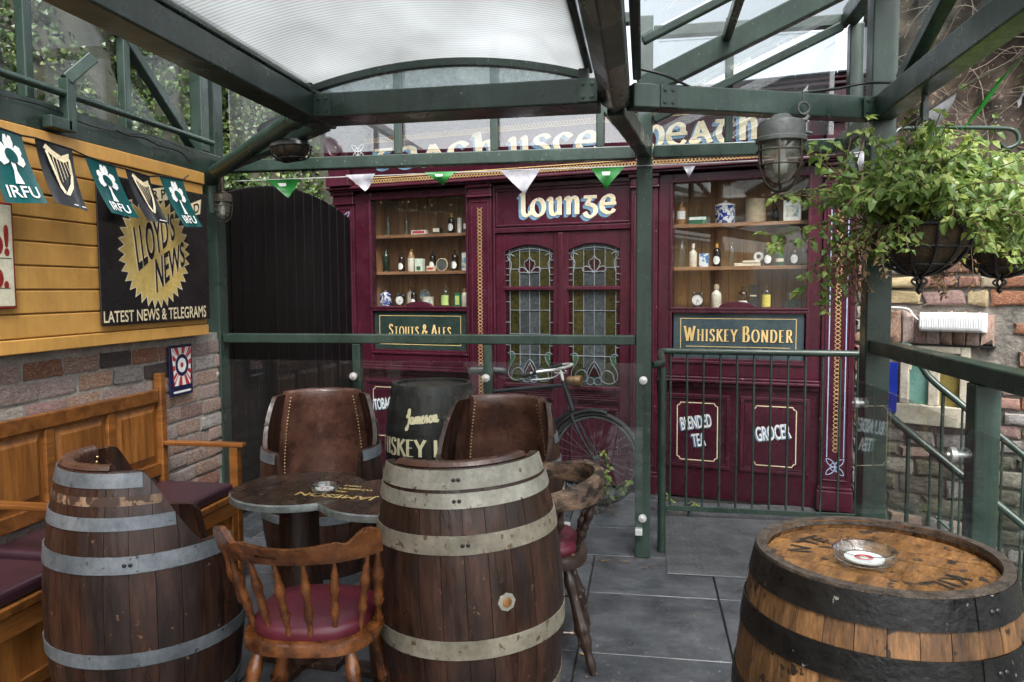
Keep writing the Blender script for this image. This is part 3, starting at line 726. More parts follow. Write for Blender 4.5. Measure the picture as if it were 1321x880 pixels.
# ---------------- left brick wall
WX = -2.52
bw = empty('brick_wall', (WX, 0, 0), PI / 2, 'low weathered red and grey brick wall below the yellow boarding', 'brick wall')
MB().box(-4.0, 4.30, 0.0, 0.25, 0.0, 1.25).build('mortar_bed', 'mortar', bw)
bmeshes = [blocky_mesh('brick_mesh', 'brick', 0.10, 0.06, s) for s in range(8)]
rnd = random.Random(5)
for r in range(14):
    z = 0.045 + r * 0.0865 + 0.0
    x = 1.55 - (0.115 if r % 2 else 0) - rnd.uniform(0, .03)
    while x < 4.26:
        ln = rnd.choice((.215, .215, .215, .205, .10))
        ln = min(ln, 4.29 - x)
        if ln > .04 and z + .04 < 1.25:
            m = rnd.choices(('brick', 'brick_red', 'brick_dark', 'rubble'), (10, 2.4, .4, 1.0))[0]
            share('brick', rnd.choice(bmeshes), bw, (x + ln / 2, 0.006, z + rnd.uniform(-.003, .003)), (0, rnd.uniform(-.012, .012), 0), (ln, rnd.uniform(.010, .017), .072), m)
        x += ln + rnd.uniform(.012, .018)

# ---------------- yellow boarded wall above it
YX = -2.45
yw = empty('boarded_wall', (YX, 0, 0), PI / 2, 'mustard yellow wall of horizontal boards above the brickwork', 'boarded wall')
MB().box(-4.0, 4.05, 0.012, 0.06, 1.26, 2.13).build('backing', 'yellow_paint', yw)
zt = 1.31
for i in range(8):
    h = 0.098
    MB().box(-4.0, 4.05, -0.004 + rnd.uniform(-.001, .001), 0.0119, zt + 0.004, zt + h - 0.002).build('plank', 'yellow_paint', yw, bevel=0.004, bseg=2)
    zt += h
MB().box(-4.0, 4.055, -0.012, 0.0118, 1.252, 1.309).build('bottom_trim', 'yellow_paint', yw, bevel=0.004)
MB().box(-4.0, 4.055, -0.014, 0.0118, zt + 0.001, 2.16).build('top_trim', 'yellow_paint', yw, bevel=0.004)

# ---------------- right rubble wall
rw = empty('rubble_wall', BR, -FB, 'rough wall of mixed rubble stone and red brick beside the steps', 'stone wall')
wm = MB().box(-0.02, 4.0, 0.03, 0.45, -1.4, 1.72)
wm.build('mortar_bed', 'mortar_dull', rw)
smeshes = [blocky_mesh('stone_mesh', 'rubble', 0.16, 0.15, 40 + s) for s in range(9)]
rnd = random.Random(21)
wx0, wx1, wz0, wz1 = 0.285, 0.672, 0.64, 1.135          # little stone window
z = -1.1
while z < 1.68:
    h = rnd.uniform(.06, .115) if z < 0.45 else rnd.choice((.066, .068, .07, .09))
    x = 0.005
    while x < 2.2:
        brick = z > 0.55 and rnd.random() < .62
        ln = rnd.choice((.20, .19, .10)) if brick else rnd.uniform(.09, .26)
        cx, cz = x + ln / 2, z + h / 2
        over = (x < wx1 + .03 and x + ln > wx0 - .03 and z < wz1 + .03 and z + h > wz0 - .02) or (x < .80 and x + ln > .21 and z < 1.345 and z + h > wz1 - .02)
        if over and x + ln > wx0 - .03 and x < wx0 - .06:
            ln2 = (wx0 - .035) - x
            if z > wz1 - .05: ln2 = .205 - x
            if ln2 > .05: ln = ln2; over = False; cx = x + ln / 2
        if not over:
            if brick: m = rnd.choices(('brick_red', 'brick', 'rubble_cream'), (8, 1.5, 1.2))[0]
            elif z < .62: m = rnd.choices(('rubble_mossy', 'rubble', 'rubble_cream', 'brick'), (6, 3, .8, 1))[0]
            else: m = rnd.choices(('rubble', 'rubble_cream', 'brick_red'), (4, 3, 2))[0]
            share('brick' if brick else 'stone', rnd.choice(smeshes), rw, (cx, 0.036, cz), (0, rnd.uniform(-.05, .05), 0), (ln * .97, rnd.uniform(.016, .036), h * .95), m)
        x += ln + rnd.uniform(.012, .022)
    z += h + rnd.uniform(.012, .02)
for k in range(8):
    x = 0.215 + k * 0.073
    share('soldier_brick', rnd.choice(smeshes), rw, (x + .034, 0.034, 1.238), (0, rnd.uniform(-.02, .02), 0), (.066, .045, .195), rnd.choice(('brick_red', 'brick', 'brick')))
sw = MB().box(wx0 - .03, wx1 + .035, -0.012, 0.04, wz0 - 0.005, wz0 + 0.12)
so_ = sw.build('window_surround', 'limestone', rw, bevel=.006)
wf = MB(); wf.box(wx0, wx0 + .05, -.008, .04, wz0 + .1205, wz1); wf.box(wx1 - .05, wx1, -.008, .04, wz0 + .1205, wz1); wf.box(wx0 + .0505, wx1 - .0505, -.007, .04, wz1 - .045, wz1 - .0005)
mx_ = (wx0 + wx1) / 2
wf.box(mx_ - .03, mx_ + .03, -.005, .04, wz0 + .1205, wz1 - .0455)
for sgn in (-1, 1):
    c = mx_ + sgn * (.03 + (wx1 - .05 - mx_ - .03) / 2); hw = (wx1 - .05 - mx_ - .03) / 2
    arc = [(c - hw, 0, wz1 - .16), (c - hw * .8, 0, wz1 - .10), (c, 0, wz1 - .05), (c + hw * .8, 0, wz1 - .10), (c + hw, 0, wz1 - .16)]
    wf.tube([(p[0], .012, p[2]) for p in catmull(arc, 4)], .012, 6)
wf.build('mullions', 'limestone', so_, bevel=.006)
MB().box(wx0 + .0505, mx_ - .0305, .0, .04, wz0 + .1205, wz1 - .0455, T(0, .026, 0)).build('pane', 'window_green', so_)
MB().box(mx_ + .0305, wx1 - .0505, .0, .04, wz0 + .1205, wz1 - .0455, T(0, .026, 0)).build('pane', 'window_amber', so_)
MB().box(.215, .80, -.012, .035, wz1 + .0, wz1 + .012).build('lintel', 'black_paint', rw)
# fluorescent bulkhead light
lt = empty('bulkhead_light', BR + WS * 0.578 + WN * 0.01 + V((0, 0, 1.225)), -FB, 'white ribbed bulkhead light on the rubble wall over the little window', 'light')
MB().box(-.182, .182, -.03, .0, 0, .118).build('base', 'white_paint', lt, bevel=.006)
df = MB().box(-.176, .176, -.085, -.0305, .006, .112).build('diffuser', 'diffuser', lt, bevel=.02, bseg=3)
rb = MB()
for k in range(26): rb.box(-.165 + k * .0132, -.165 + k * .0132 + .005, -.0885, -.085, .03, .09)
rb.build('ribs', 'diffuser', df, bevel=.001, bseg=1)
cb = MB().tube(catmull([V((-.19, -.02, .07)), V((-.22, -.02, .10)), V((-.26, -.02, .14)), V((-.42, -.02, .15))], 4), .005, 6); cb.build('cable', 'white_paint', lt)
# blue board
bb = MB().box(0.195, 0.272, -0.03, -0.006, 0.70, 1.02)
bo = bb.build('blue_board', 'blue_board'); bo.location = BR; bo.rotation_euler = (0, 0, -FB)
tag(bo, 'plain bright blue narrow board on the wall left of the little window', 'board')

# ---------------- steps going down to the right along the rubble wall
st = empty('stairs', BR, -FB); tag(st, 'grey concrete steps going down beside the rubble wall', 'stairs')
for k in range(7):
    x0 = .46 + k * .27
    MB().box(x0, x0 + .268, -1.04, -.03, -1.39, -.18 * (k + 1)).build('step', 'concrete', st, bevel=.006)
def stair_rail(o_, label, s0, z0, s1, z1, hook):
    r_ = empty('stair_rail', BR, -FB, label, 'handrail')
    sl = (z1 - z0) / (s1 - s0)
    y = -o_
    zz = lambda s: z0 + sl * (s - s0)
    a = s0
    pts = [V((a - .12, y, zz(a) + .16)), V((a - .06, y, zz(a) + .14)), V((a, y, zz(a) + .03)), V((a + .07, y, zz(a + .07)))] if hook else [V((a, y, zz(a)))]
    pts += [V((a + .3, y, zz(a + .3))), V((s1 + .8, y, zz(s1 + .8)))]
    MB().tube(catmull(pts, 5), .021, 10).build('handrail', 'green_steel', r_, smooth=60)
    s = a + .12; k = 0
    while s < s1 + .8:
        zb = -.18 * max(0, math.floor((s - .46) / .27) + 1) + .001
        MB().tube([V((s, y, zb if k % 5 == 0 else zz(s) - .82)), V((s, y, zz(s)))], .011 if k % 5 == 0 else .007, 8).build('baluster', 'green_steel', r_, smooth=60)
        s += .105; k += 1
    MB().tube([V((a + .1, y, zz(a + .1) - .80)), V((s1 + .8, y, zz(s1 + .8) - .80))], .010, 8).build('bottom_rail', 'green_steel', r_, smooth=60)
stair_rail(1.0, 'lower green tube handrail with thin bars on the outer side of the steps', .48, .845, 1.12, .36, False)
stair_rail(0.12, 'upper green tube handrail with a bent top end along the rubble wall', .44, .98, .99, .53, True)
# ================================================================ CANOPY
cn = empty('canopy', (0, 0, 0), 0, 'dark green steel canopy frame with white arched roof sheet and glass panes', 'canopy')
Z0, Z1 = 2.23, 2.33
def beam(name, p0, p1, w, h, parent=cn, m='green_steel', bev=.006, **k):
    return MB().bar(p0, p1, w, h, **k).build(name, m, parent, bevel=bev)
zc = (Z0 + Z1) / 2
beam('side_beam', (-1.44, -2.5, zc), (-1.44, 3.40, zc), .12, .10)
beam('beam_flange', (-1.40, -2.5, Z1 + .012), (-1.40, 3.36, Z1 + .012), .05, .022)
# middle beam with a ridged underside
mp_ = [(-.18, Z0 + .035), (-.125, Z0 - .005), (-.062, Z0 + .02), (-.062, Z1 + .03), (-.18, Z1 + .03)]
mm = MB(); mm.prism([(x, z) for x, z in mp_], -2.5, 3.30); mm.build('middle_beam', 'green_steel', cn, bevel=.005)
beam('glazing_angle', (-.033, -2.5, Z1 + .05), (-.033, 3.30, Z1 + .05), .035, .05)
beam('glazing_angle', (-.225, -2.5, Z1 + .06), (-.225, 3.24, Z1 + .06), .03, .03)
beam('front_beam', (-1.379, 3.25, zc), (-.183, 3.22, zc), .20, .10)
beam('front_beam', (-.06, 3.26, zc), (0.985, 3.70, zc), .085, .098)
beam('side_beam', (1.03, -2.5, zc), (1.03, 3.665, zc), .09, .10)
beam('side_beam', (1.03, 3.776, 2.25), (1.005, 4.295, 2.235), .07, .085)
RY = 4.33
beam('rear_beam', (-2.50, RY, 2.235), (-.046, RY, 2.235), .07, .07)
beam('rear_beam', (.046, RY, 2.235), (1.03, RY, 2.235), .07, .07)
beam('brace', (-.12, 3.31, 2.262), (.0, 4.29, 2.245), .075, .085)
beam('brace', (-1.44, 3.405, 2.262), (-2.45, 4.27, 2.225), .06, .07)
MB().tube([V((-1.50, 3.33, 2.285)), V((-1.62, 3.43, 2.28)), V((-2.40, 4.10, 2.165)), V((-2.47, 4.17, 2.12)), V((-2.475, 4.18, 1.95))], .042, 14).build('drain_pipe', 'green_steel', cn, smooth=50)
MB().tube([V((-1.575, 3.392, 2.284)), V((-1.61, 3.421, 2.281))], .047, 14).build('pipe_collar', 'green_steel', cn, smooth=40)
# posts
beam('post', (-2.55, RY, 0), (-2.55, RY, 2.95), .10, .10)
beam('post', (0.0, RY, 0), (0.0, RY, 2.95), .085, .085)
beam('post', (1.03, 3.72, 0), (1.03, 3.72, 2.85), .105, .105)
beam('post', (1.07, RY, 2.1), (1.07, RY, 2.85), .07, .07)
# left side truss
LX = -2.50
beam('side_chord', (LX, -2.5, 2.225), (LX, 4.275, 2.225), .085, .125)
beam('top_chord', (LX, -2.5, 3.05), (LX, 4.275, 3.05), .07, .07)
for y in (2.86, 3.48): beam('upright', (LX, y, 2.29), (LX, y, 3.01), .045, .045)
beam('upright', (LX, 4.13, 2.29), (LX, 4.13, 3.01), .075, .075)
beam('upright', (LX, 1.6, 2.29), (LX, 1.6, 3.01), .045, .045)
beam('diagonal', (LX, 4.06, 2.30), (LX, 3.10, 3.02), .05, .05)
MB().tube([V((-2.42, -2.0, 2.335)), V((-2.42, 4.12, 2.335))], .017, 10).build('conduit', 'green_steel', cn, smooth=50)
# bent bracket with rusty end
bk = MB(); bk.bar((-2.42, 2.87, 2.20), (-2.42, 2.99, 2.20), .045, .05); bk.bar((-2.42, 2.995, 2.178), (-2.42, 2.995, 2.40), .045, .05, up=(0, 1, 0)); bk.bar((-2.42, 2.99, 2.395), (-2.36, 3.08, 2.51), .045, .05)
bk.build('bracket', 'green_steel', cn, bevel=.004)
# rear truss
for x in (-1.39, -.83, -.24, .44): beam('upright', (x, RY, 2.271), (x, RY, 2.92), .042, .042)
beam('top_chord', (-2.50, RY, 2.95), (-.045, RY, 2.95), .06, .06)
beam('top_chord', (.045, RY, 2.87), (1.03, RY, 2.87), .06, .06)
beam('diagonal', (-.05, RY, 2.29), (-.60, RY, 2.92), .038, .038)
# right side truss
beam('top_chord', (1.03, -2.5, 2.88), (1.03, 4.29, 2.88), .075, .085)
beam('upright', (1.03, 2.57, 2.335), (1.03, 2.57, 2.835), .055, .055)
beam('diagonal', (1.03, 3.42, 2.335), (1.03, 2.45, 2.70), .055, .055)
# joint plates with bolt heads
for p, d in (((-1.379, 3.148, zc), (1, 0)), ((-.26, 3.118, zc), (1, -.02)), ((.93, 3.622, zc), (.92, .39)), ((.06, 3.268, zc), (.92, .39))):
    dv = V((d[0], d[1], 0)).normalized(); nv = V((dv.y, -dv.x, 0)); q = V(p) + (nv * .006 if d == (.92, .39) else V((0, 0, 0)))
    jp = MB(); jp.bar(q - dv * .0, q + dv * .075, .006, .088)
    for s in (.02, .055):
        for zz in (-.025, .025): jp.lathe([(.008, 0), (.008, .005), (.0, .006)], 6, Matrix.Translation(q + dv * s + nv * .003 + V((0, 0, zz))) @ nv.to_track_quat('Z', 'Y').to_matrix().to_4x4())
    jp.build('joint_plate', 'green_steel', cn)
# arched roof
def arch_pt(t, dz=0.0):
    x0, x1 = -1.41, -.225
    return (x0 + (x1 - x0) * t, 2.352 + 0.085 * (1 - (2 * t - 1) ** 2) + dz - 0.004 * t)
va = MB(); N = 28; vs = []
for k in range(N + 1):
    x, z = arch_pt(k / N, .022); vs += [(x, -2.5, z), (x, 3.27, z), (x, -2.5, z + .012), (x, 3.27, z + .012)]
fs = []
for k in range(N):
    a = 4 * k; b = a + 4
    fs += [(a, a + 1, b + 1, b), (a + 2, b + 2, b + 3, a + 3), (a + 1, a + 3, b + 3, b + 1), (a, b, b + 2, a + 2)]
fs += [(0, 2, 3, 1), (4 * N, 4 * N + 1, 4 * N + 3, 4 * N + 2)]
va.add(vs, [f for f in fs if f not in ()]).build('roof_sheet', 'polycarbonate', cn, smooth=40)
for y in (3.20, 1.55, -.1):
    ar = MB(); vs = []
    for k in range(N + 1):
        x, z = arch_pt(k / N, .019)
        vs += [(x, y - .02, z - .028), (x, y + .02, z - .028), (x, y + .02, z), (x, y - .02, z)]
    fs = [(0, 1, 2, 3), (4 * N + 3, 4 * N + 2, 4 * N + 1, 4 * N)]
    for k in range(N):
        a = 4 * k
        for i in range(4): fs.append((a + i, a + 4 + i, a + 4 + (i + 1) % 4, a + (i + 1) % 4))
    ar.add(vs, fs).build('arch_rib', 'green_steel', cn, smooth=35)
ga = MB(); poly = [arch_pt(k / N, -.012) for k in range(N + 1)][::-1] + [(-1.40, Z1 + .003), (-.23, Z1 + .003)]
ga.prism(poly, 3.205, 3.211); ga.build('gable_pane', 'pane_frosted', cn)
for x in (-1.40, -.24):
    cl = MB(); cl.box(x - .02, x + .02, 3.13, 3.147, Z1 - .045, Z1 + .04); cl.tube([V((x, 3.128, Z1 - .03)), V((x, 3.118, Z1 - .03))], .011, 8)
    cl.build('clamp', 'black_iron', cn, bevel=.003)
# glass lean-to roof of the right bay
def rz_(x): return 2.365 + 0.455 * (x + .03)
beam('rafter', (-.02, 3.50, rz_(-.02) + .0), (.99, 3.50, rz_(.99)), .06, .095)
for y in (2.95, 2.5, 1.9, 1.2): beam('rafter', (-.01, y, rz_(-.01) + .03), (.99, y, rz_(.99) + .03), .03, .03)
beam('rafter', (.045, 4.28, rz_(.045)), (.99, 4.28, rz_(.99)), .035, .045)
beam('purlin', (.34, 2.97, rz_(.34) + .03), (.34, 3.467, rz_(.34) + .03), .035, .04)
ys = [-2.5, 1.2, 1.9, 2.5, 2.95, 3.50, 4.28]
for a, b in zip(ys[:-1], ys[1:]):
    gm = MB(); o_ = .052
    gm.add([(-.02, a + .012, rz_(-.02) + o_), (.985, a + .012, rz_(.985) + o_), (.985, b - .012, rz_(.985) + o_), (-.02, b - .012, rz_(-.02) + o_)], [(0, 1, 2, 3)])
    gm.build('roof_pane', 'pane_roof', cn)
# glass panes standing on the rear beam, the left wall chord and the right beam
xs_ = [-2.47, -1.39, -.83, -.24, -.05]
for a, b in zip(xs_[:-1], xs_[1:]):
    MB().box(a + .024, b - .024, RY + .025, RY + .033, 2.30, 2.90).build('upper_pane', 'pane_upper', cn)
for a, b in ((.05, .44), (.44, 1.0)):
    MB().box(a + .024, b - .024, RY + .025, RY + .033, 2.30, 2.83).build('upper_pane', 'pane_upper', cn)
for a, b in ((-2.4, 1.6), (1.6, 2.86), (2.86, 3.48), (3.48, 4.10)):
    MB().box(LX - .04, LX - .032, a + .03, b - .03, 2.30, 3.0).build('side_pane', 'pane_side', cn)
for a, b in ((0.5, 2.57), (2.57, 3.67), (3.78, 4.28)):
    MB().box(1.068, 1.076, a + .03, b - .03, 2.36, 2.83).build('side_pane', 'pane_side', cn)
# cable lying along the right front beam
cbp = [onY(822, 88, 3.24), onY(860, 98, 3.26), onY(905, 118, 3.36), onY(950, 122, 3.45), onY(1010, 122, 3.5), onY(1070, 116, 3.58), onY(1120, 107, 3.66), onY(1172, 108, 3.4)]
co_ = MB().tube(catmull(cbp, 5), .006, 6).build('cable', 'black_iron', cn, smooth=60)
cw = [onX(-20, 118, -2.43), onX(60, 138, -2.43), onX(110, 160, -2.42), onX(160, 172, -2.44), onX(200, 176, -2.42), onX(250, 197, -2.43)]
MB().tube(catmull(cw, 5), .003, 6).build('cable', 'black_iron', cn, smooth=60)
cw = [onX(150, 168, -2.43), onX(165, 175, -2.42), onX(185, 178, -2.43), onX(205, 188, -2.42), onX(232, 196, -2.43), onX(246, 210, -2.42)]
MB().tube(catmull(cw, 5), .004, 6).build('cable', 'black_iron', cn, smooth=60)

# ---------------- glass screen below the rear beam
gs = empty('glass_screen', (0, RY, 0), 0, 'green railed glass screen with round steel bolts behind the barrel chairs', 'glass screen')
beam('top_rail', (-2.499, 0, 1.215), (-.043, 0, 1.215), .06, .055, parent=gs)
for x in (-1.66, -.875): beam('post', (x, .0, 0), (x, .0, 1.187), .05, .05, parent=gs)
for a, b in ((-2.50, -1.675), (-1.648, -.888), (-.862, .0)):
    MB().box(a, b, -.062, -.052, .17, 1.09).build('glass_pane', 'pane', gs, bevel=.0015, bseg=1)
def bolt(parent, p, ax, r=.022):
    M = Matrix.Translation(p) @ V(ax).to_track_quat('Z', 'Y').to_matrix().to_4x4()
    b = MB(); b.lathe([(0, .026), (.007, .026), (.008, .018), (r, .016), (r, .0), (.010, 0), (.010, -.045), (0, -.045)], 18, M)
    return b.build('bolt', 'steel', parent, smooth=40)
for x in (-2.53, -1.66, -.875, .0):
    for z in (1.0, .235): bolt(gs, V((x, -.062, z)), (0, -1, 0))
for x in (-1.9, -.45): 
    MB().box(x, x + .05, -.075, -.04, .15, .19).build('clamp', 'steel', gs, bevel=.003)
MB().box(-.04, .0, -.085, -.0425, .14, .175).build('clamp', 'steel', gs, bevel=.003)

# ---------------- right glass balustrade
gb = empty('glass_balustrade', (1.03, 0, 0), 0, 'green handrail and clear glass balustrade behind the amber barrel', 'balustrade')
beam('top_rail', (0, -2.0, 1.235), (0, 3.665, 1.235), .075, .06, parent=gb)
beam('post', (0, 2.57, 0), (0, 2.57, 1.204), .075, .075, parent=gb)
beam('post', (0, 1.25, 0), (0, 1.25, 1.204), .075, .075, parent=gb)
for a, b in ((2.585, 3.70), (1.265, 2.555)):
    MB().box(-.075, -.065, a, b, .12, 1.085).build('glass_pane', 'pane', gb, bevel=.0015, bseg=1)
for y in (3.68, 2.57, 1.25):
    for z in (.98, .25): bolt(gb, V((-.075, y, z)), (-1, 0, 0), .024)

# ---------------- green railing in front of the pub
RLY = 5.10
rl = empty('iron_railing', (0, RLY, 0), 0, 'green tube railing with thin upright bars before the maroon panels', 'railing')
tp = [V((.0, -.75, 1.075)), V((.075, -.71, 1.075)), V((.107, -.66, 1.08)), V((.107, -.1, 1.09)), V((.112, -.03, 1.095)), V((.16, 0, 1.095)), V((1.47, 0, 1.085))]
tp[0].x = .044
MB().tube(tp, .021, 10).build('top_rail', 'green_steel', rl, smooth=50)
MB().tube([V((.107, -.69, 0)), V((.107, -.69, 1.055))], .023, 10).build('post', 'green_steel', rl, smooth=50)
MB().bar((.13, 0, .065), (1.47, 0, .055), .012, .035).build('bottom_rail', 'green_steel', rl, bevel=.003)
x = .175
while x < 1.46:
    MB().tube([V((x, 0, .08)), V((x, 0, 1.08))], .0075, 8).build('baluster', 'green_steel', rl, smooth=60); x += .104
for x in (.30, 1.46): MB().tube([V((x, 0.008, 0.008)), V((x, 0.008, .09))], .011, 8).build('foot', 'green_steel', rl, smooth=60)
# ================================================================ PUB FRONT
pf = empty('pub_front', BR, -FA, 'glossy maroon pub front with gold lettering, shop windows and double doors', 'pub front')
FM = Matrix.Translation(BR) @ Matrix.Rotation(-FA, 4, 'Z')
_fn = V((-math.sin(FA), -math.cos(FA), 0))
def fac(x, y, off=0.0):
    d = ray(x, y); t = (BR + _fn * off - EYE).dot(_fn) / d.dot(_fn); P = EYE + d * t
    return (P - BR).dot(UX), P.z
MR = 'maroon'
# body behind
bd = MB(); bd.box(-4.06, -.01, .42, .60, 0, 2.86); bd.build('back_wall', 'maroon_panel', pf)
bd = MB(); bd.box(-4.06, -3.87, .07, .419, 0, 2.30); bd.box(-.205, -.01, .07, .419, 0, 2.30); bd.build('side_wall', 'maroon_panel', pf)
# pilasters
def celtic(mb, cx, cz, r, y, w=.0055):
    """four interlaced loops in a square"""
    k = 0
    for a in (0, 90, 180, 270):
        ox, oz = cx + r * math.cos(rad(a)), cz + r * math.sin(rad(a))
        pts = [(ox + r * math.cos(rad(a + 90 + t)), oz + r * math.sin(rad(a + 90 + t))) for t in range(0, 181, 15)]
        pts = [(min(max(x, cx - r), cx + r), min(max(z, cz - r), cz + r)) for x, z in pts]
        stroke_mesh(mb, pts, w, w, 0, y - .0004 * k); k += 1
    stroke_mesh(mb, ell(cx, cz, r * .52, r * .52, 0, 360, 20), w * .8, w * .8, 0, y - .0004 * k)
for x0, x1, end in ((-4.07, -3.875, 1), (-2.805, -2.61, 0), (-1.50, -1.305, 0), (-.205, 0.0, 1)):
    p = MB(); p.box(x0, x1, -.03, .0695, .165, 2.215)
    po = p.build('pilaster', MR, pf, bevel=.004)
    c = MB(); c.box(x0 - .012, x1 + .012, -.055, .0694, 0, .14); c.box(x0 - .006, x1 + .006, -.043, .0694, .1402, .1648); c.build('plinth', MR, po, bevel=.008)
    c = MB(); c.box(x0 - .01, x1 + .01, -.05, .0694, 2.216, 2.235); c.box(x0 - .004, x1 + .004, -.042, .0694, 2.2352, 2.29); c.box(x0 - .016, x1 + .016, -.062, .0694, 2.2902, 2.318); c.build('capital', MR, po, bevel=.006)
    m_ = MB(); moulding(m_, x0 + .022, x1 - .022, .20, 2.19, .012, .006, -.0302); m_.build('moulding', MR, po, bevel=.003, bseg=1)
    cx = (x0 + x1) / 2; k = MB()
    if end:
        knot_strip(k, (cx, .40), (cx, 2.02), .017, .056, .0052, -.0312)
        k.build('knot_band', 'old_gold', po)
        k = MB(); celtic(k, cx, 2.10, .055, -.0312); celtic(k, cx, .30, .055, -.0312)
        for s in (-1, 1): stroke_mesh(k, [(cx + s * .052, .365), (cx + s * .052, 2.04)], .006, .006, 0, -.0313)
        k.build('corner_knots', 'pale_blue_line', po)
    else:
        knot_strip(k, (cx, .30), (cx, 2.14), .019, .056, .0052, -.0312)
        k.build('knot_band', 'old_gold', po)
# shop windows and stall risers
CASES = {}
def shop_window(xa, xb, text, signm, bigger, txs):
    """xa..xb: outer limits between the pilasters"""
    wa, wb = xa + .155, xb - .03
    if text.startswith('W'): wa, wb = xa + .10, xb - .095
    r_ = MB(); r_.box(xa, xb, .0, .0692, 0, .83); ro = r_.build('stall_riser', 'maroon_panel', pf)
    s_ = MB(); s_.box(xa + .001, xb - .001, -.045, .0690, .8302, .855); s_.box(xa + .001, xb - .001, -.03, .069, .8552, .875); s_.box(xa + .001, xb - .001, -.016, -.0002, .795, .829); s_.build('sill', MR, pf, bevel=.008)
    # two panels
    mid = (xa + xb) / 2
    for a, b in ((xa + .06, mid - .035), (mid + .035, xb - .06)):
        m_ = MB(); moulding(m_, a, b, .215, .745, .024, .012, -.0002); moulding(m_, a + .028, b - .028, .243, .717, .008, .006, -.0004); m_.build('panel_moulding', MR, ro, bevel=.006)
        l_ = MB(); frame_line(l_, a + .085, b - .085, .268, .682, .0065, -.002, .022); l_.build('painted_border', 'cream_paint', ro)
    # frame round the glass
    fz0, fz1 = .876, 2.309
    f_ = MB(); f_.box(xa, wa - .0, -.008, .0688, fz0, fz1); f_.box(wb, xb, -.008, .0688, fz0, fz1); f_.box(wa, wb, -.0075, .0686, 2.245, fz1); f_.box(wa, wb, -.0075, .0686, 1.325, 1.362); f_.box(wa, wb, -.0072, .0684, fz0, 1.005)
    fo = f_.build('window_frame', MR, pf, bevel=.005)
    m_ = MB(); moulding(m_, wa - .018, wb + .018, 1.345, 2.262, .018, .012, -.0085); moulding(m_, wa - .018, wb + .018, .965, 1.343, .02, .008, -.0083); m_.build('bead', MR, fo, bevel=.004)
    m_ = MB(); cxw = (wa + wb) / 2
    m_.prism([(cxw - .125, 1.362)] + [(cxw + .125, 1.362)] + [(cxw + .125 * math.cos(rad(a)), 1.362 + .042 * math.sin(rad(a))) for a in range(15, 180, 15)], -.006, .02); m_.build('pediment', MR, fo, bevel=.003)
    MB().box(wa, wb, .022, .028, 1.363, 2.2445).build('window_pane', 'shop_pane', fo)
    # name board
    sg = MB(); sg.box(wa + .012, wb - .012, .004, .02, 1.006, 1.324); so2 = sg.build('name_board', signm, pf)
    l_ = MB(); frame_line(l_, wa + .06, wb - .06, 1.045, 1.287, .0045, .0035)
    if bigger: l_.box(wa + .10, wb - .10, .0033, .0035, 1.085, 1.089)
    l_.build('painted_border', 'gold_paint', so2)
    lm, lw = letter_mesh(text, ROMAN, .105 if bigger else .092, .045, .15, 0.0, serif=.2, gap=.20, small=.8, xs=txs, space=.34)
    tz = 1.125 if bigger else 1.12
    sh = MB(); sh.v = [q.copy() for q in lm.v]; sh.f = list(lm.f); sh.mi = list(lm.mi)
    place(sh, T(cxw - lw / 2 + .005, .0032, tz - .006)).build('letter_shade', 'black_card', so2)
    place(lm, T(cxw - lw / 2, .0018, tz)).build('lettering', 'gold_paint', so2)
    # display case
    case = empty('display_case', (0, 0, 0)); case.parent = pf
    n = 10; sp = (wb - wa + .1) / n
    for i in range(n):
        MB().box(wa - .05 + i * sp + .0015, wa - .05 + (i + 1) * sp - .0015, .345 + (i % 3) * .001, .36, 1.33, 2.30).build('back_plank', 'case_wood', case, bevel=.002, bseg=1)
    sd_ = MB(); sd_.box(wa - .065, wa - .052, .0695, .36, 1.33, 2.30); sd_.box(wb + .052, wb + .065, .0695, .36, 1.33, 2.30); sd_.build('side_board', 'case_wood', case)
    MB().box(wa - .05, wb + .05, .07, .344, 1.33, 1.356).build('case_floor', 'shelf_wood', case)
    MB().box(wa - .05, wb + .05, .07, .344, 2.28, 2.30).build('case_ceiling', 'case_wood', case)
    for zz in (1.652, 1.958): MB().box(wa - .05, wb + .05, .085, .343, zz - .026, zz).build('shelf', 'shelf_wood', case, bevel=.002, bseg=1)
    return wa, wb
WL = shop_window(-3.874, -2.806, 'Stouts & Ales', 'sign_green', False, .70)
WR = shop_window(-1.304, -.206, 'Whiskey Bonder', 'sign_slate', True, .68)
# words painted on the lower panels
def panel_word(lines, cx, cz, size, xs, rot, m1='white_paint'):
    for mm_, dx, dz, y in (('blue_shade', -.008, -.008, -.0034), (m1, 0, 0, -.0050)):
        out = MB()
        for i, ln in enumerate(lines):
            b = bf_mesh(ln, size, xs, 0, 'CENTER', off=.0022, spacing=.98)
            place(b, T(cx + dx + i * .02, y, cz - i * size * .98 + dz) @ Matrix.Rotation(-rot, 4, 'Y'))
            out.add(b.v, b.f)
        o = out.build('lettering', mm_, pf)
panel_word(['BLENDED', 'TEA'], -1.018, .50, .130, .40, rad(10))
panel_word(['GROCER'], -.493, .455, .140, .42, rad(10))
panel_word(['TOBACCO'], -3.585, .505, .13, .42, rad(9))
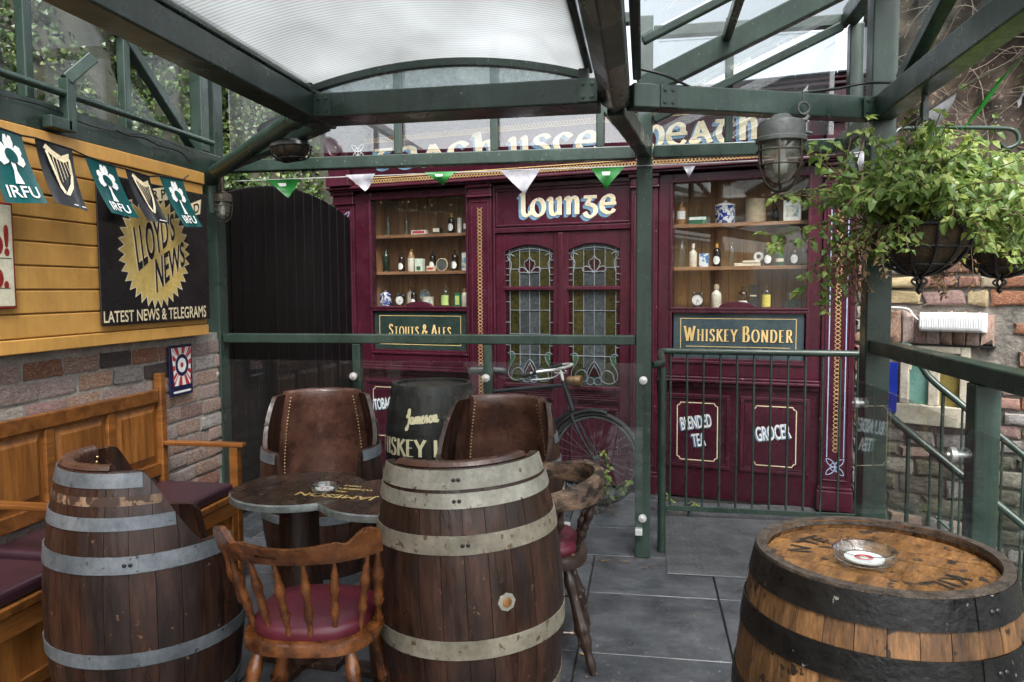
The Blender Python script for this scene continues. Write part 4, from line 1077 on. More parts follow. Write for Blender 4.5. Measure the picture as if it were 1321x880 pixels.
# door surround, lounge board
d_ = MB(); d_.box(-2.609, -2.592, .0, .0692, 0, 2.309); d_.box(-1.513, -1.501, .0, .0692, 0, 2.309); d_.box(-2.592, -1.513, -.001, .0690, 1.935, 1.975); d_.box(-2.592, -1.513, -.001, .0690, 2.275, 2.309)
d_.build('door_surround', MR, pf, bevel=.004)
lb = MB().box(-2.592, -1.513, .012, .0688, 1.9755, 2.2745).build('lounge_board', 'maroon_panel', pf)
m_ = MB(); moulding(m_, -2.585, -1.52, 1.982, 2.268, .016, .012, .0118); m_.build('moulding', MR, lb, bevel=.004)
def uncial(text, x0, x1, zb, h, parent, y, wmin=.09, wmax=.20, outline=True):
    lm, lw = letter_mesh(text, UNCIAL, h, wmin, wmax, .5, gap=.12)
    k = (x1 - x0) / lw
    lm.v = [V((q.x * k, q.y, q.z)) for q in lm.v]
    sh = MB(); 
    for s in range(6):
        sh.add([V((q.x - .0048 * s, q.y + .00003 * s, q.z - .0042 * s)) for q in lm.v], lm.f)
    place(sh, T(x0, y - .0012, zb)).build('letter_shade', 'blue_shade', parent)
    if outline:
        l2, _ = letter_mesh(text, UNCIAL, h, wmin + .05, wmax + .05, .5, gap=.12)
        l2.v = [V((q.x * k, q.y, q.z)) for q in l2.v]
        place(l2, T(x0, y - .0030, zb)).build('letter_outline', 'white_paint', parent)
    place(lm, T(x0, y - .0052, zb)).build('lettering', 'cream_paint', parent)
uncial('lounge', fac(669, 280)[0], fac(794, 280)[0], 2.055, .135, lb, .0115)
# double doors
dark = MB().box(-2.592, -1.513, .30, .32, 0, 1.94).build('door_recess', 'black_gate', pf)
def door_leaf(x0, x1):
    y0, y1 = .014, .058
    gx0, gx1 = x0 + .078, x1 - .058
    if x0 > -2.1: gx0, gx1 = x0 + .058, x1 - .078
    root = MB()
    root.box(x0, gx0, y0, y1, .02, 1.932); root.box(gx1, x1, y0, y1, .02, 1.932)
    root.box(gx0, gx1, y0 + .0005, y1, 1.49, 1.52); root.box(gx0, gx1, y0 + .0005, y1, .64, .765); root.box(gx0, gx1, y0 + .0005, y1, .02, .14); root.box(gx0, gx1, y0 + .014, y1, .14, .64)
    N = 10; top = [(gx0 + (gx1 - gx0) * i / N, 1.790 + .05 * (1 - (2 * i / N - 1) ** 2)) for i in range(N + 1)]
    for i in range(N):
        (xa, za), (xb, zb) = top[i], top[i + 1]
        root.add([(xa, y0 + .0005, za), (xb, y0 + .0005, zb), (xb, y0 + .0005, 1.932), (xa, y0 + .0005, 1.932), (xa, y1, za), (xb, y1, zb), (xb, y1, 1.932), (xa, y1, 1.932)],
                 [(0, 1, 2, 3), (7, 6, 5, 4), (0, 4, 5, 1), (2, 6, 7, 3)])
    do = root.build('door', MR, pf, bevel=.003, bseg=1)
    m_ = MB(); moulding(m_, gx0 + .01, gx1 - .01, .18, .60, .02, .012, .0278); m_.box(gx0 - .008, gx1 + .008, .0, .014, 1.49, 1.515); m_.box(gx0 - .008, gx1 + .008, -.004, .014, .735, .765)
    for q in range(4): m_.box(gx0 + .012, gx1 - .012, .006, .0143, .660 + q * .017, .667 + q * .017)
    m_.build('moulding', MR, do, bevel=.004, bseg=1)
    yg = .034
    def pane(xa, xb, za, zb, m): MB().box(xa + .001, xb - .001, yg + random.uniform(-.001, .001), yg + .006, za + .001, zb - .001).build('glass_pane', m, do)
    W = gx1 - gx0; s = .034; cw = (W - 2 * s) / 4
    cols = [gx0, gx0 + s] + [gx0 + s + cw * i for i in range(1, 5)] + [gx1]
    lead = MB()
    def came(pts, r=.0034, n=6): lead.tube([V((p[0], yg - .003, p[1])) for p in pts], r, n)
    # upper light
    zr = [1.521, 1.655, 1.785]
    for i in range(6):
        for j in range(2):
            edge = i in (0, 5)
            m = 'dark_red_glass' if edge else ('grey_glass' if (i in (2, 3) and j == 0) else 'olive_glass')
            pane(cols[i], cols[i + 1], zr[j], zr[j + 1], m)
    tp_ = MB(); tp_.prism([(gx0, 1.786), (gx1, 1.786)] + top[::-1], yg, yg + .006); tp_.build('glass_pane', 'grey_glass', do)
    for x in cols[1:-1]: came([(x, 1.521), (x, 1.80 + .02 * (1 - abs((x - gx0) / W * 2 - 1)))])
    came([(cols[1], 1.655), (cols[2], 1.655)]); came([(cols[4], 1.655), (cols[5], 1.655)])
    for z in (1.565, 1.61, 1.66, 1.72): came([(cols[0], z), (cols[1], z)], .0035); came([(cols[5], z), (cols[6], z)], .0035)
    came([(gx0 + W * t, 1.765 + .045 * (1 - (2 * t - 1) ** 2)) for t in [k / 10 for k in range(11)]])
    cx = (gx0 + gx1) / 2
    tul = [(cx, 1.745), (cx - .018, 1.722), (cx - .040, 1.712), (cx - .046, 1.690), (cx - .030, 1.655), (cx, 1.622), (cx + .030, 1.655), (cx + .046, 1.690), (cx + .040, 1.712), (cx + .018, 1.722)]
    t_ = MB(); t_.prism(tul[::-1], yg - .004, yg - .0012); t_.build('glass_pane', 'dark_red_glass', do); came(tul + [tul[0]], .004)
    for sg in (-1, 1):
        le = [(cx + sg * .004, 1.622), (cx + sg * .035, 1.628), (cx + sg * .085, 1.630), (cx + sg * .088, 1.655), (cx + sg * .062, 1.668), (cx + sg * .036, 1.655)]
        t_ = MB(); t_.prism(le if sg > 0 else le[::-1], yg - .0035, yg - .001); t_.build('glass_pane', 'dark_red_glass', do); came([(q.x, q.y) for q in catmull([(a, b, 0) for a, b in le + [le[0]]], 4)], .0045)
        xe = gx0 + s if sg < 0 else gx1 - s
        came([(q.x, q.y) for q in catmull([(xe, 1.62, 0), (xe + sg * -.012, 1.70, 0), (xe + sg * .018, 1.745, 0), (xe - sg * .005, 1.77, 0), (xe - sg * .035, 1.755, 0)], 4)], .0045)
    # lower light
    zr = [.766, .925, 1.085, 1.205, 1.335, 1.489]
    zr = [.766, .99, 1.15, 1.335, 1.489]
    for i in range(6):
        for j in range(4):
            m = 'dark_red_glass' if i in (0, 5) else ('grey_glass' if i in (2, 3) else 'olive_glass')
            pane(cols[i], cols[i + 1], zr[j], zr[j + 1], m)
    for x in cols[1:-1]: came([(x, .90 if x in (cols[2], cols[3], cols[4]) else .95), (x, 1.489)])
    for z in zr[1:-1]: came([(cols[1], z), (cols[5], z)])
    for z in (1.06, 1.24, 1.40): came([(cols[0], z), (cols[1], z)], .0035); came([(cols[5], z), (cols[6], z)], .0035)
    def cc(pts): came([(q.x, q.y) for q in catmull([(a, b, 0) for a, b in pts], 5)], .0040)
    for sg in (-1, 1):
        e = gx0 + .012 if sg < 0 else gx1 - .012
        cc([(e, .995), (e - sg * .03, 1.01), (e - sg * .06, .99), (e - sg * .05, .94), (e - sg * .012, .88), (e - sg * .01, .82), (e - sg * .06, .785), (e - sg * .12, .80), (cx + sg * .03, .87), (cx, .93)])
        cc([(e - sg * .03, .80), (e - sg * .045, .86), (e - sg * .09, .885), (e - sg * .125, .86), (cx + sg * .05, .80)])
        gl = [(e - sg * .005, .99), (e - sg * .03, 1.005), (e - sg * .055, .985), (e - sg * .045, .945), (e - sg * .02, .90), (e - sg * .015, .94), (e - sg * .03, .97)]
        t_ = MB(); t_.prism(gl if sg < 0 else gl[::-1], yg - .004, yg - .0012); t_.build('glass_pane', 'green_glass', do)
    cc([(cx + .03 * math.cos(rad(a)) * 1.0 + .03, .80 + .028 * math.sin(rad(a))) for a in range(0, 361, 45)])
    cc([(cx + .03 * math.cos(rad(a)) * 1.0 - .03, .80 + .028 * math.sin(rad(a))) for a in range(0, 361, 45)])
    ar = [(cx - .055, .835), (cx - .05, .88), (cx, .95), (cx + .05, .88), (cx + .055, .835)]
    cc(ar)
    t_ = MB(); t_.prism([(cx - .05, .84), (cx + .05, .84), (cx + .045, .885), (cx, .943), (cx - .045, .885)], yg - .0045, yg - .0015); t_.build('glass_pane', 'dark_red_glass', do)
    lead.build('lead_came', 'lead', do, smooth=60)
    return do
door_leaf(-2.590, -2.056); door_leaf(-2.050, -1.515)
m_ = MB(); m_.box(-2.072, -2.034, .002, .0135, .03, 1.925); m_.build('door_astragal', MR, pf, bevel=.005)
# cornice, fascia
c_ = MB(); c_.box(-4.09, .02, -.075, .0685, 2.319, 2.335); c_.box(-4.10, .03, -.10, .0685, 2.3352, 2.352); c_.box(-4.085, .015, -.07, .0685, 2.3522, 2.362); c_.build('cornice', MR, pf, bevel=.006)
fb = MB(); fb.add([(-3.86, -.045, 2.3622), (-.21, -.045, 2.3622), (-.21, -.085, 2.76), (-3.86, -.085, 2.76), (-3.86, .40, 2.3622), (-.21, .40, 2.3622), (-.21, .40, 2.76), (-3.86, .40, 2.76)],
                  [(0, 1, 2, 3), (7, 6, 5, 4), (0, 4, 5, 1), (2, 6, 7, 3), (1, 5, 6, 2), (0, 3, 7, 4)])
fo = fb.build('fascia', 'maroon_panel', pf)
sl = -.04 / .3978
def lean(mb):
    mb.v = [V((q.x, q.y - .0462 + sl * (q.z - 2.3622), q.z)) for q in mb.v]; return mb
k = MB(); knot_strip(k, (-3.84, 2.392), (-.23, 2.392), .014, .05, .008, 0); lean(k).build('rope_band', 'old_gold', fo)
k = MB(); knot_strip(k, (-3.72, 2.722), (-.34, 2.722), .014, .05, .008, 0); lean(k).build('rope_band', 'old_gold', fo)
k = MB(); celtic(k, -3.79, 2.64, .058, 0); celtic(k, -.28, 2.64, .058, 0); lean(k).build('corner_knots', 'white_paint', fo)
k = MB(); stroke_mesh(k, [(-3.72, 2.42), (-.34, 2.42)], .006, .006, 0, 0); stroke_mesh(k, [(-3.72, 2.70), (-.34, 2.70)], .005, .005, 0, 0); lean(k).build('border_line', 'gold_paint', fo)
fe = empty('fascia_words', (0, 0, 0)); fe.parent = pf
def fascia_word(t, px0, px1, zb, h):
    r = MB()
    a, b = fac(px0, 190, .06)[0], fac(px1, 180, .06)[0]
    lm, lw = letter_mesh(t, UNCIAL, h, .08, .19, .5, gap=.12); kx = (b - a) / lw
    lm.v = [V((q.x * kx, q.y, q.z)) for q in lm.v]
    l2, _ = letter_mesh(t, UNCIAL, h, .12, .23, .5, gap=.12); l2.v = [V((q.x * kx, q.y, q.z)) for q in l2.v]
    sh = MB()
    for s in range(6): sh.add([V((q.x - .005 * s, q.y + .00003 * s, q.z - .0045 * s)) for q in lm.v], lm.f)
    lean(place(sh, T(a, -.0012, zb))).build('letter_shade', 'blue_shade', fo)
    lean(place(l2, T(a, -.0030, zb))).build('letter_outline', 'white_paint', fo)
    lean(place(lm, T(a, -.0052, zb))).build('lettering', 'cream_paint', fo)
bpy.data.objects.remove(fe)
fascia_word('teach', 484, 640, 2.497, .150)
fascia_word('usce', 657, 772, 2.497, .150)
fascia_word('beatha', 832, 1012, 2.497, .150)
c_ = MB(); c_.box(-4.10, .03, -.12, .40, 2.7605, 2.785); c_.box(-4.11, .04, -.16, .40, 2.7852, 2.815); c_.box(-4.12, .05, -.19, .40, 2.8152, 2.835); c_.build('top_cornice', MR, pf, bevel=.008)
for x0, x1 in ((-4.085, -3.862), (-.208, .015)):
    c_ = MB(); c_.box(x0, x1, -.12, .40, 2.3624, 2.45); c_.box(x0 + .01, x1 - .01, -.10, .40, 2.4502, 2.56); c_.box(x0, x1, -.14, .40, 2.5602, 2.76)
    cxx = (x0 + x1) / 2
    M = Matrix.Translation((cxx, -.14, 2.66)) @ Matrix.Rotation(PI / 2, 4, 'X')
    c_.lathe([(.0, .02), (.02, .022), (.03, .012), (.045, .010), (.055, .022), (.065, .018), (.07, 0)], 24, M)
    c_.build('console', MR, pf, bevel=.006)
rf = empty('roof', (0, 0, 0)); rf.parent = pf
for r in range(3):
    for i in range(17):
        x0 = -4.14 + i * .25 + (.12 if r % 2 else 0)
        q = MB(); q.box(x0 + .002, x0 + .248, 0, .26, 0, .008, Matrix.Translation((0, -.22 + r * .17, 2.848 + r * .030)) @ Matrix.Rotation(rad(8), 4, 'X'))
        q.build('roof_slate', 'roof_slate', rf)

# ================================================================ GOODS IN THE SHOP WINDOWS
def good(name, px, base, y, label, cat):
    """empty on the shelf; the sideways place comes from the photo pixel, the height from the shelf"""
    py = {1.652: 348, 1.958: 293, 1.356: 396}[base]
    u = fac(px, py, -y)[0]
    return empty(name, FM @ V((u, y, base + .0005)), -FA, label, cat)
PXM = .0058            # metres per photo pixel at the left window
def bottle(px, base, h, r, m, label, lab=None, neck=.34, cap=None, y=.15, nr=.30, oval=True, lm='white_paint', shoulder=.16):
    o = good('bottle', px, base, y, label, 'bottle')
    zb = h * (1 - neck)
    prof = [(0, .0), (r * .92, 0), (r, .006), (r, zb - h * .02), (r * .93, zb + h * shoulder * .25), (r * .55, zb + h * shoulder * .75), (r * nr * 1.05, zb + h * shoulder), (r * nr, h * .93), (r * nr * 1.25, h * .935), (r * nr * 1.25, h * .985), (r * nr * .9, h), (0, h)]
    MB().lathe(prof, 20).build('glass_body' if 'glass' in m or 'bottle' in m else 'body', m, o, smooth=40)
    if lab:
        z0, z1 = lab
        b = MB(); n = 10
        hw = 60 if not oval else 52
        vs = []
        for k in range(n + 1):
            t = k / n; a = rad(-90 - hw + 2 * hw * t)
            e = math.sqrt(max(0.0, 1 - (2 * t - 1) ** 2)) if oval else 1
            zm = (z0 + z1) / 2; hh = (z1 - z0) / 2 * max(e, .02)
            for z in (zm - hh, zm + hh): vs.append(((r + .0012) * math.cos(a), (r + .0012) * math.sin(a), z * h))
            vs[-2] = (vs[-2][0], vs[-2][1], (zm - hh) * h); vs[-1] = (vs[-1][0], vs[-1][1], (zm + hh) * h)
        b.add(vs, [(2 * k, 2 * k + 2, 2 * k + 3, 2 * k + 1) for k in range(n)]).build('label', lm, o, smooth=60)
    if cap:
        MB().lathe([(r * nr * 1.32, h * .80), (r * nr * 1.36, h * .99), (0, h * 1.01)], 16).build('cap', cap, o, smooth=40)
    return o
def tin(px, base, w_, h, d, m, label, cat='tin', y=.15, face=None, fm='white_paint', name='tin', rz=0, lid=None):
    o = good(name, px, base, y, label, cat); o.rotation_euler.z += rz
    MB().box(-w_ / 2, w_ / 2, -d / 2, d / 2, 0, h).build('box_body', m, o, bevel=.002, bseg=1)
    if face:
        a, b, c, e = face
        MB().box(-w_ / 2 + a * w_, -w_ / 2 + b * w_, -d / 2 - .0018, -d / 2 - .0005, c * h, e * h).build('label', fm, o)
    if lid: MB().box(-w_ / 2 - .001, w_ / 2 + .001, -d / 2 - .001, d / 2 + .001, h * .82, h + .002).build('lid', lid, o, bevel=.002, bseg=1)
    return o
def crock(px, base, r, h, m, label, cat='jar', y=.16, lid=None, name='jar', lab=None, lm='white_paint', bulge=1.0):
    o = good(name, px, base, y, label, cat)
    MB().lathe([(0, 0), (r * .94, 0), (r, .006), (r * bulge, h * .5), (r, h * .9), (r * 1.03, h * .93), (r * 1.03, h), (r * .9, h), (r * .88, h * .9), (0, h * .88)], 22).build('body', m, o, smooth=40)
    if lid:
        MB().lathe([(r * 1.04, h + .001), (r * .98, h + .008), (r * .4, h + .02), (r * .15, h + .022), (r * .2, h + .034), (0, h + .04)], 20).build('lid', lid, o, smooth=40)
    if lab:
        b = MB(); vs = []; n = 8
        for k in range(n + 1):
            a = rad(-90 - 55 + 110 * k / n)
            for z in lab: vs.append(((r * bulge + .0015) * math.cos(a), (r * bulge + .0015) * math.sin(a), z * h))
        b.add(vs, [(2 * k, 2 * k + 2, 2 * k + 3, 2 * k + 1) for k in range(n)]).build('label', lm, o, smooth=60)
    return o
def clock(px, base, r, label):
    o = good('alarm_clock', px, base, .13, label, 'clock')
    M = Matrix.Translation((0, 0, r + .012)) @ Matrix.Rotation(PI / 2, 4, 'X')
    MB().lathe([(0, -.02), (r * .92, -.02), (r, -.012), (r, .018), (r * .93, .024), (r * .86, .019)], 26, M).build('case', 'black_paint', o, smooth=40)
    MB().lathe([(r * .88, .0185), (0, .0187)], 26, M).build('dial', 'white_paint', o)
    h = MB(); h.bar((0, -.0205, r + .012), (r * .3, -.0205, r * .75 + .012), .004, .001, up=(0, 1, 0)); h.bar((0, -.0212, r + .012), (-r * .15, -.0212, r * .4 + .012), .003, .001, up=(0, 1, 0))
    for k in range(12):
        a = k * PI / 6; h.bar((r * .68 * math.sin(a), -.0200, r + .012 + r * .68 * math.cos(a)), (r * .78 * math.sin(a), -.0200, r + .012 + r * .78 * math.cos(a)), .003, .001, up=(0, 1, 0))
    h.build('hands', 'black_card', o)
    b = MB()
    for s in (-1, 1):
        b.lathe([(0, .022), (.012, .018), (.018, .004), (0, .002)], 14, Matrix.Translation((s * r * .55, 0, r * 1.86 + .012)) @ Matrix.Rotation(s * rad(25), 4, 'Y'))
        b.tube([V((s * r * .4, 0, .02)), V((s * r * .65, 0, 0.001))], .004, 6)
    b.tube(catmull([V((-r * .5, 0, r * 2.05)), V((0, 0, r * 2.5)), V((r * .5, 0, r * 2.05))], 4), .003, 6)
    b.build('bells', 'black_paint', o, smooth=40)
S1, S2, S3 = 1.958, 1.652, 1.356
LW_ = 'of the Stouts window'; RW_ = 'of the Whiskey Bonder window'
bottle(500.7, S1, .16, .026, 'clear_glass', 'clear ribbed glass bottle at left end of top shelf ' + LW_, nr=.5)
bottle(524.5, S1, .165, .022, 'clear_glass', 'slim clear green tinted bottle, second on top shelf ' + LW_)
tin(541.5, S1, .135, .034, .05, 'white_paint', 'long white and red carton lying on top shelf ' + LW_, 'carton', face=(.08, .92, .25, .85), fm='card_red', name='carton', y=.14)
tin(564.3, S1, .072, .05, .05, 'black_card', 'small cream and black packet on top shelf ' + LW_, 'packet', face=(.1, .9, .3, .9), fm='paper', name='packet', y=.14)
bottle(582.5, S1, .165, .028, 'bottle_brown', 'brown bottle with white oval label and orange neck on top shelf ' + LW_, (.12, .48), cap='orange_foil')
crock(592.9, S1, .018, .125, 'white_paint', 'narrow white cylinder pot near right end of top shelf ' + LW_, 'pot', name='pot')
bottle(601.5, S1, .15, .022, 'clear_glass', 'clear bottle at right end of top shelf ' + LW_, lab=(.2, .5), oval=False)
bottle(498.4, S2, .205, .030, 'bottle_green', 'tall dark green bottle at left end of middle shelf ' + LW_, neck=.36)
bottle(518.4, S2, .165, .028, 'bottle_brown', 'brown bottle with oval label left of the stoneware bottle in the Stouts window', (.1, .44))
o = bottle(530.7, S2, .185, .030, 'stoneware', 'two tone stoneware bottle with brown neck on middle shelf ' + LW_, neck=.36, nr=.42)
MB().lathe([(.0302, .112), (.0296, .12), (.0205, .150), (.0142, .162), (.0134, .172), (.0170, .1735), (.0172, .184), (.0, .187)], 20).build('glazed_neck', 'stoneware_brown', o, smooth=40)
tin(541.8, S2, .072, .105, .05, 'card_pale', 'pale green upright carton beside the stoneware bottle in the Stouts window', 'carton', face=(.25, .75, .1, .4), fm='tin_green', name='carton')
bottle(558.3, S2, .175, .028, 'bottle_brown', 'brown bottle behind a small cream carton on middle shelf ' + LW_, (.12, .46), y=.21)
tin(556.5, S2, .07, .042, .04, 'paper', 'small cream carton before a brown bottle on middle shelf ' + LW_, 'carton', y=.125, name='carton', face=(.1, .9, .3, .7), fm='card_red')
o = good('round_tin', 571.5, S2, .16, 'round grey lidded tin standing on edge on middle shelf ' + LW_, 'tin')
M = Matrix.Translation((0, 0, .052)) @ Matrix.Rotation(PI / 2, 4, 'X')
MB().lathe([(0, -.02), (.05, -.02), (.052, -.015), (.052, .016), (.048, .02), (.045, .016), (0, .017)], 26, M).build('case', 'gun_metal', o, smooth=40)
MB().lathe([(.053, .008), (.054, .021), (.048, .022)], 26, M).build('rim', 'stoneware_tan', o, smooth=40)
bottle(587.2, S2, .170, .028, 'bottle_brown', 'brown bottle with oval label at right on middle shelf ' + LW_, (.1, .45))
tin(600.2, S2, .045, .145, .04, 'white_paint', 'tall white tin with coloured print at right end of middle shelf ' + LW_, face=(.05, .95, .15, .75), fm='picture')
crock(498, S3, .048, .10, 'china_blue', 'blue and white ginger jar with lid at left of bottom shelf ' + LW_, lid='china_blue', bulge=1.12)
clock(517, S3, .043, 'black alarm clock with white dial beside the ginger jar in the Stouts window')
bottle(529.5, S3, .165, .028, 'stoneware', 'stoneware bottle with brown top behind the alarm clock in the Stouts window', y=.24, cap='stoneware_brown', nr=.45)
bottle(534.3, S3, .155, .026, 'bottle_brown', 'small brown bottle with white label right of the alarm clock in the Stouts window', (.1, .42), y=.17)
o = good('plate', 549, S3, .27, 'round plate with flower picture standing at back of the Stouts window', 'plate')
M = Matrix.Translation((0, 0, .095)) @ Matrix.Rotation(PI / 2 - .12, 4, 'X')
MB().lathe([(0, 0), (.03, 0), (.05, .008), (.05, .011), (.03, .004), (0, .004)], 26, M).build('dish', 'picture', o, smooth=40)
st_ = MB(); st_.box(-.02, .02, -.005, .03, 0, .047); st_.build('stand', 'black_paint', o)
crock(552, S3, .05, .082, 'stoneware', 'short white crock with black drawing on bottom shelf ' + LW_, 'crock', name='crock', y=.15, lab=(.3, .7), lm='picture')
bottle(575.2, S3, .185, .038, 'clear_glass', 'clear square shouldered bottle with green label in the Stouts window', (.08, .52), oval=False, lm='label_lime', nr=.25)
tin(591.3, S3, .06, .115, .04, 'tin_green', 'green tin with pale picture at right of bottom shelf ' + LW_, face=(.2, .8, .15, .8), fm='label_lime')
bottle(599.8, S3, .15, .027, 'stoneware', 'white stoneware bottle with brown neck at right end of bottom shelf ' + LW_, y=.11, cap='stoneware_brown', nr=.45)
# right window
bottle(879, S1, .165, .034, 'stoneware_brown', 'brown glazed bottle with white label at left of top shelf ' + RW_, (.25, .6), oval=False, neck=.3, nr=.4)
tin(900.6, S1, .130, .055, .05, 'tin_green', 'long green and white lettered carton on top shelf ' + RW_, 'carton', face=(.05, .95, .55, .92), name='carton', y=.13)
crock(935.3, S1, .070, .125, 'china_blue', 'wide blue and white patterned jar on top shelf ' + RW_, lid='white_paint')
crock(974.5, S1, .070, .165, 'stoneware_tan', 'large plain tan stoneware crock on top shelf ' + RW_, 'crock', name='crock', y=.19)
bottle(1000.5, S1, .125, .022, 'bottle_green', 'dark green bottle in shadow at back of top shelf ' + RW_, y=.26)
tin(1022, S1, .115, .14, .07, 'white_paint', 'white tin with coloured picture at right of top shelf ' + RW_, face=(.15, .85, .2, .75), fm='picture')
bottle(879, S2, .21, .040, 'clear_glass', 'large clear milk bottle at left of middle shelf ' + RW_, neck=.45, nr=.42, shoulder=.3)
bottle(894, S2, .170, .028, 'stoneware', 'pale stoneware bottle beside the milk bottle in the Whiskey Bonder window', neck=.42, cap='paper')
tin(908.3, S2, .065, .095, .05, 'tin_blue', 'small blue and white patterned tin on middle shelf ' + RW_)
bottle(924.6, S2, .165, .028, 'bottle_brown', 'brown bottle with gold neck right of the blue tin in the Whiskey Bonder window', (.1, .46), cap='orange_foil')
bottle(943.7, S2, .175, .020, 'clear_glass', 'slim empty clear bottle in middle of middle shelf ' + RW_)
o = tin(964.5, S2, .175, .022, .09, 'paper', 'stack of old cream papers lying on middle shelf ' + RW_, 'papers', name='papers', y=.15)
MB().box(-.03, .085, -.05, .04, .0225, .038).build('sheet', 'paper', o, bevel=.002, bseg=1)
o = good('paper_reel', 978.6, S2, .23, 'white ring shaped reel standing behind the papers in the Whiskey Bonder window', 'reel')
M = Matrix.Translation((0, 0, .07)) @ Matrix.Rotation(PI / 2, 4, 'X')
MB().lathe([(.016, -.02), (.032, -.02), (.032, .02), (.016, .02)], 24, M, closed_prof=True).build('ring', 'white_paint', o, smooth=40)
MB().box(-.025, .025, -.018, .018, 0, .0385).build('stand', 'black_card', o)
bottle(990.5, S2, .165, .029, 'bottle_brown', 'brown bottle with gold neck right of the papers in the Whiskey Bonder window', (.1, .46), cap='orange_foil')
crock(1005.8, S2, .031, .078, 'tin_green', 'round green tin with pale band on middle shelf ' + RW_, 'tin', name='round_tin', lab=(.35, .65), lm='paper', lid='tin_green')
bottle(1024.5, S2, .150, .030, 'bottle_brown', 'dark bottle with white oval label at right of middle shelf ' + RW_, (.1, .5), neck=.36)
bottle(1036, S2, .15, .030, 'clear_glass', 'clear bottle at right end of middle shelf ' + RW_)
clock(900, S3, .045, 'black alarm clock with white dial at left of the Whiskey Bonder window')
bottle(924, S3, .170, .036, 'stoneware', 'white and tan stoneware flagon on bottom shelf ' + RW_, cap='stoneware_tan', nr=.4, neck=.42)
bottle(958.5, S3, .155, .034, 'bottle_brown', 'squat brown bottle with white label on bottom shelf ' + RW_, (.06, .34), oval=False)
tin(972, S3, .072, .165, .05, 'black_card', 'tall black carton with fine pale print on bottom shelf ' + RW_, 'carton', name='carton', y=.2, face=(.2, .8, .5, .56), fm='paper')
bottle(988.5, S3, .17, .032, 'clear_glass', 'clear bottle with yellow and green label on bottom shelf ' + RW_, (.06, .56), oval=False, lm='label_yellow')
o = tin(1023, S3, .10, .06, .06, 'bottle_green', 'squat dark green flask at right of bottom shelf ' + RW_, 'flask', name='flask')
MB().lathe([(.014, .0605), (.014, .085), (.017, .085), (.017, .105), (0, .106)], 14, T(-.02, 0, 0)).build('cap', 'gun_metal', o, smooth=40)
# ================================================================ LEFT WALL SIGNS AND FLAGS
def quad_map(corners, fn):
    """corners: photo pixels BL,BR,TR,TL -> local (x,z) through fn; returns a map from unit square"""
    c = [V(fn(*p)) for p in corners]
    def f(u, v): return c[0] * (1 - u) * (1 - v) + c[1] * u * (1 - v) + c[2] * u * v + c[3] * (1 - u) * v
    return f
def text_quad(text, corners, fn, y, size=1.0, spacing=1.0, off=0.0):
    b = bf_mesh(text, 1.0, 1.0, 0, 'LEFT', off, spacing)
    x0 = min(q.x for q in b.v); x1 = max(q.x for q in b.v); z0 = min(q.z for q in b.v); z1 = max(q.z for q in b.v)
    f = quad_map(corners, fn)
    b.v = [V((f((q.x - x0) / (x1 - x0), (q.z - z0) / (z1 - z0)).x, y, f((q.x - x0) / (x1 - x0), (q.z - z0) / (z1 - z0)).y)) for q in b.v]
    return b
SX = YX + .015
A = onX(129, 421, SX); Bq = onX(269, 411, SX); Cq = onX(257, 250, SX)
ns = empty('news_sign', (SX, A.y, A.z), PI / 2, 'black enamel newspaper sign with yellow starburst on the yellow boards', 'sign')
def lw(px, py): P = onX(px, py, SX + .01); return (P.y - A.y, P.z - A.z)
W_ = Bq.y - A.y; H_ = Cq.z - Bq.z
MB().box(0, W_, -.012, -.002, 0, H_).build('plate', 'black_enamel', ns, bevel=.004)
cx, cz = lw(201, 325); rx = (lw(245, 318)[0] - lw(156, 330)[0]) / 2; rz2 = (lw(203, 252)[1] - lw(203, 394)[1]) / 2
def burst(n, ro, ri, y, m, nm):
    b = MB(); vs = [(cx, y, cz)]
    for k in range(2 * n):
        r = ro if k % 2 == 0 else ri; a = PI * k / n
        vs.append((cx + rx * r * math.cos(a), y, cz + rz2 * r * math.sin(a)))
    b.add(vs, [(0, k + 1, (k + 1) % (2 * n) + 1) for k in range(2 * n)]).build(nm, m, ns)
burst(34, 1.03, .87, -.0125, 'cream_paint', 'burst_edge'); burst(34, .98, .83, -.0132, 'yellow_enamel', 'starburst')
for t, c in (("LLOYD'S", [(178, 351), (225, 308), (223, 274), (170, 291)]), ('NEWS', [(201, 379), (238, 341), (236, 311), (199, 334)])):
    c2 = [(x - 1.2, y + 1.0) for x, y in c]
    text_quad(t, c2, lw, -.0136, off=.035).build('letter_edge', 'cream_paint', ns)
    text_quad(t, c, lw, -.0142, off=.02).build('lettering', 'black_enamel', ns)
text_quad('LATEST NEWS & TELEGRAMS', [(133.5, 417), (265.5, 409), (265, 394), (133, 402)], lw, -.0130, off=.012).build('lettering', 'cream_paint', ns)
for t, c in (('ER P', [(190, 259), (213, 256), (212, 244), (189, 247)]), ('T', [(160, 276), (169, 273), (168, 260), (159, 262)]), ('LD', [(244, 277), (256, 274), (256, 261), (243, 266)])):
    f = quad_map(c, lw); b = MB()
    b.add([(f(u, v).x, -.0138, f(u, v).y) for u, v in ((-.12, -.2), (1.12, -.2), (1.2, 1.2), (-.12, 1.2))], [(0, 1, 2, 3)]); b.build('ribbon', 'cream_paint', ns)
    text_quad(t, c, lw, -.0146, off=.015).build('lettering', 'black_enamel', ns)
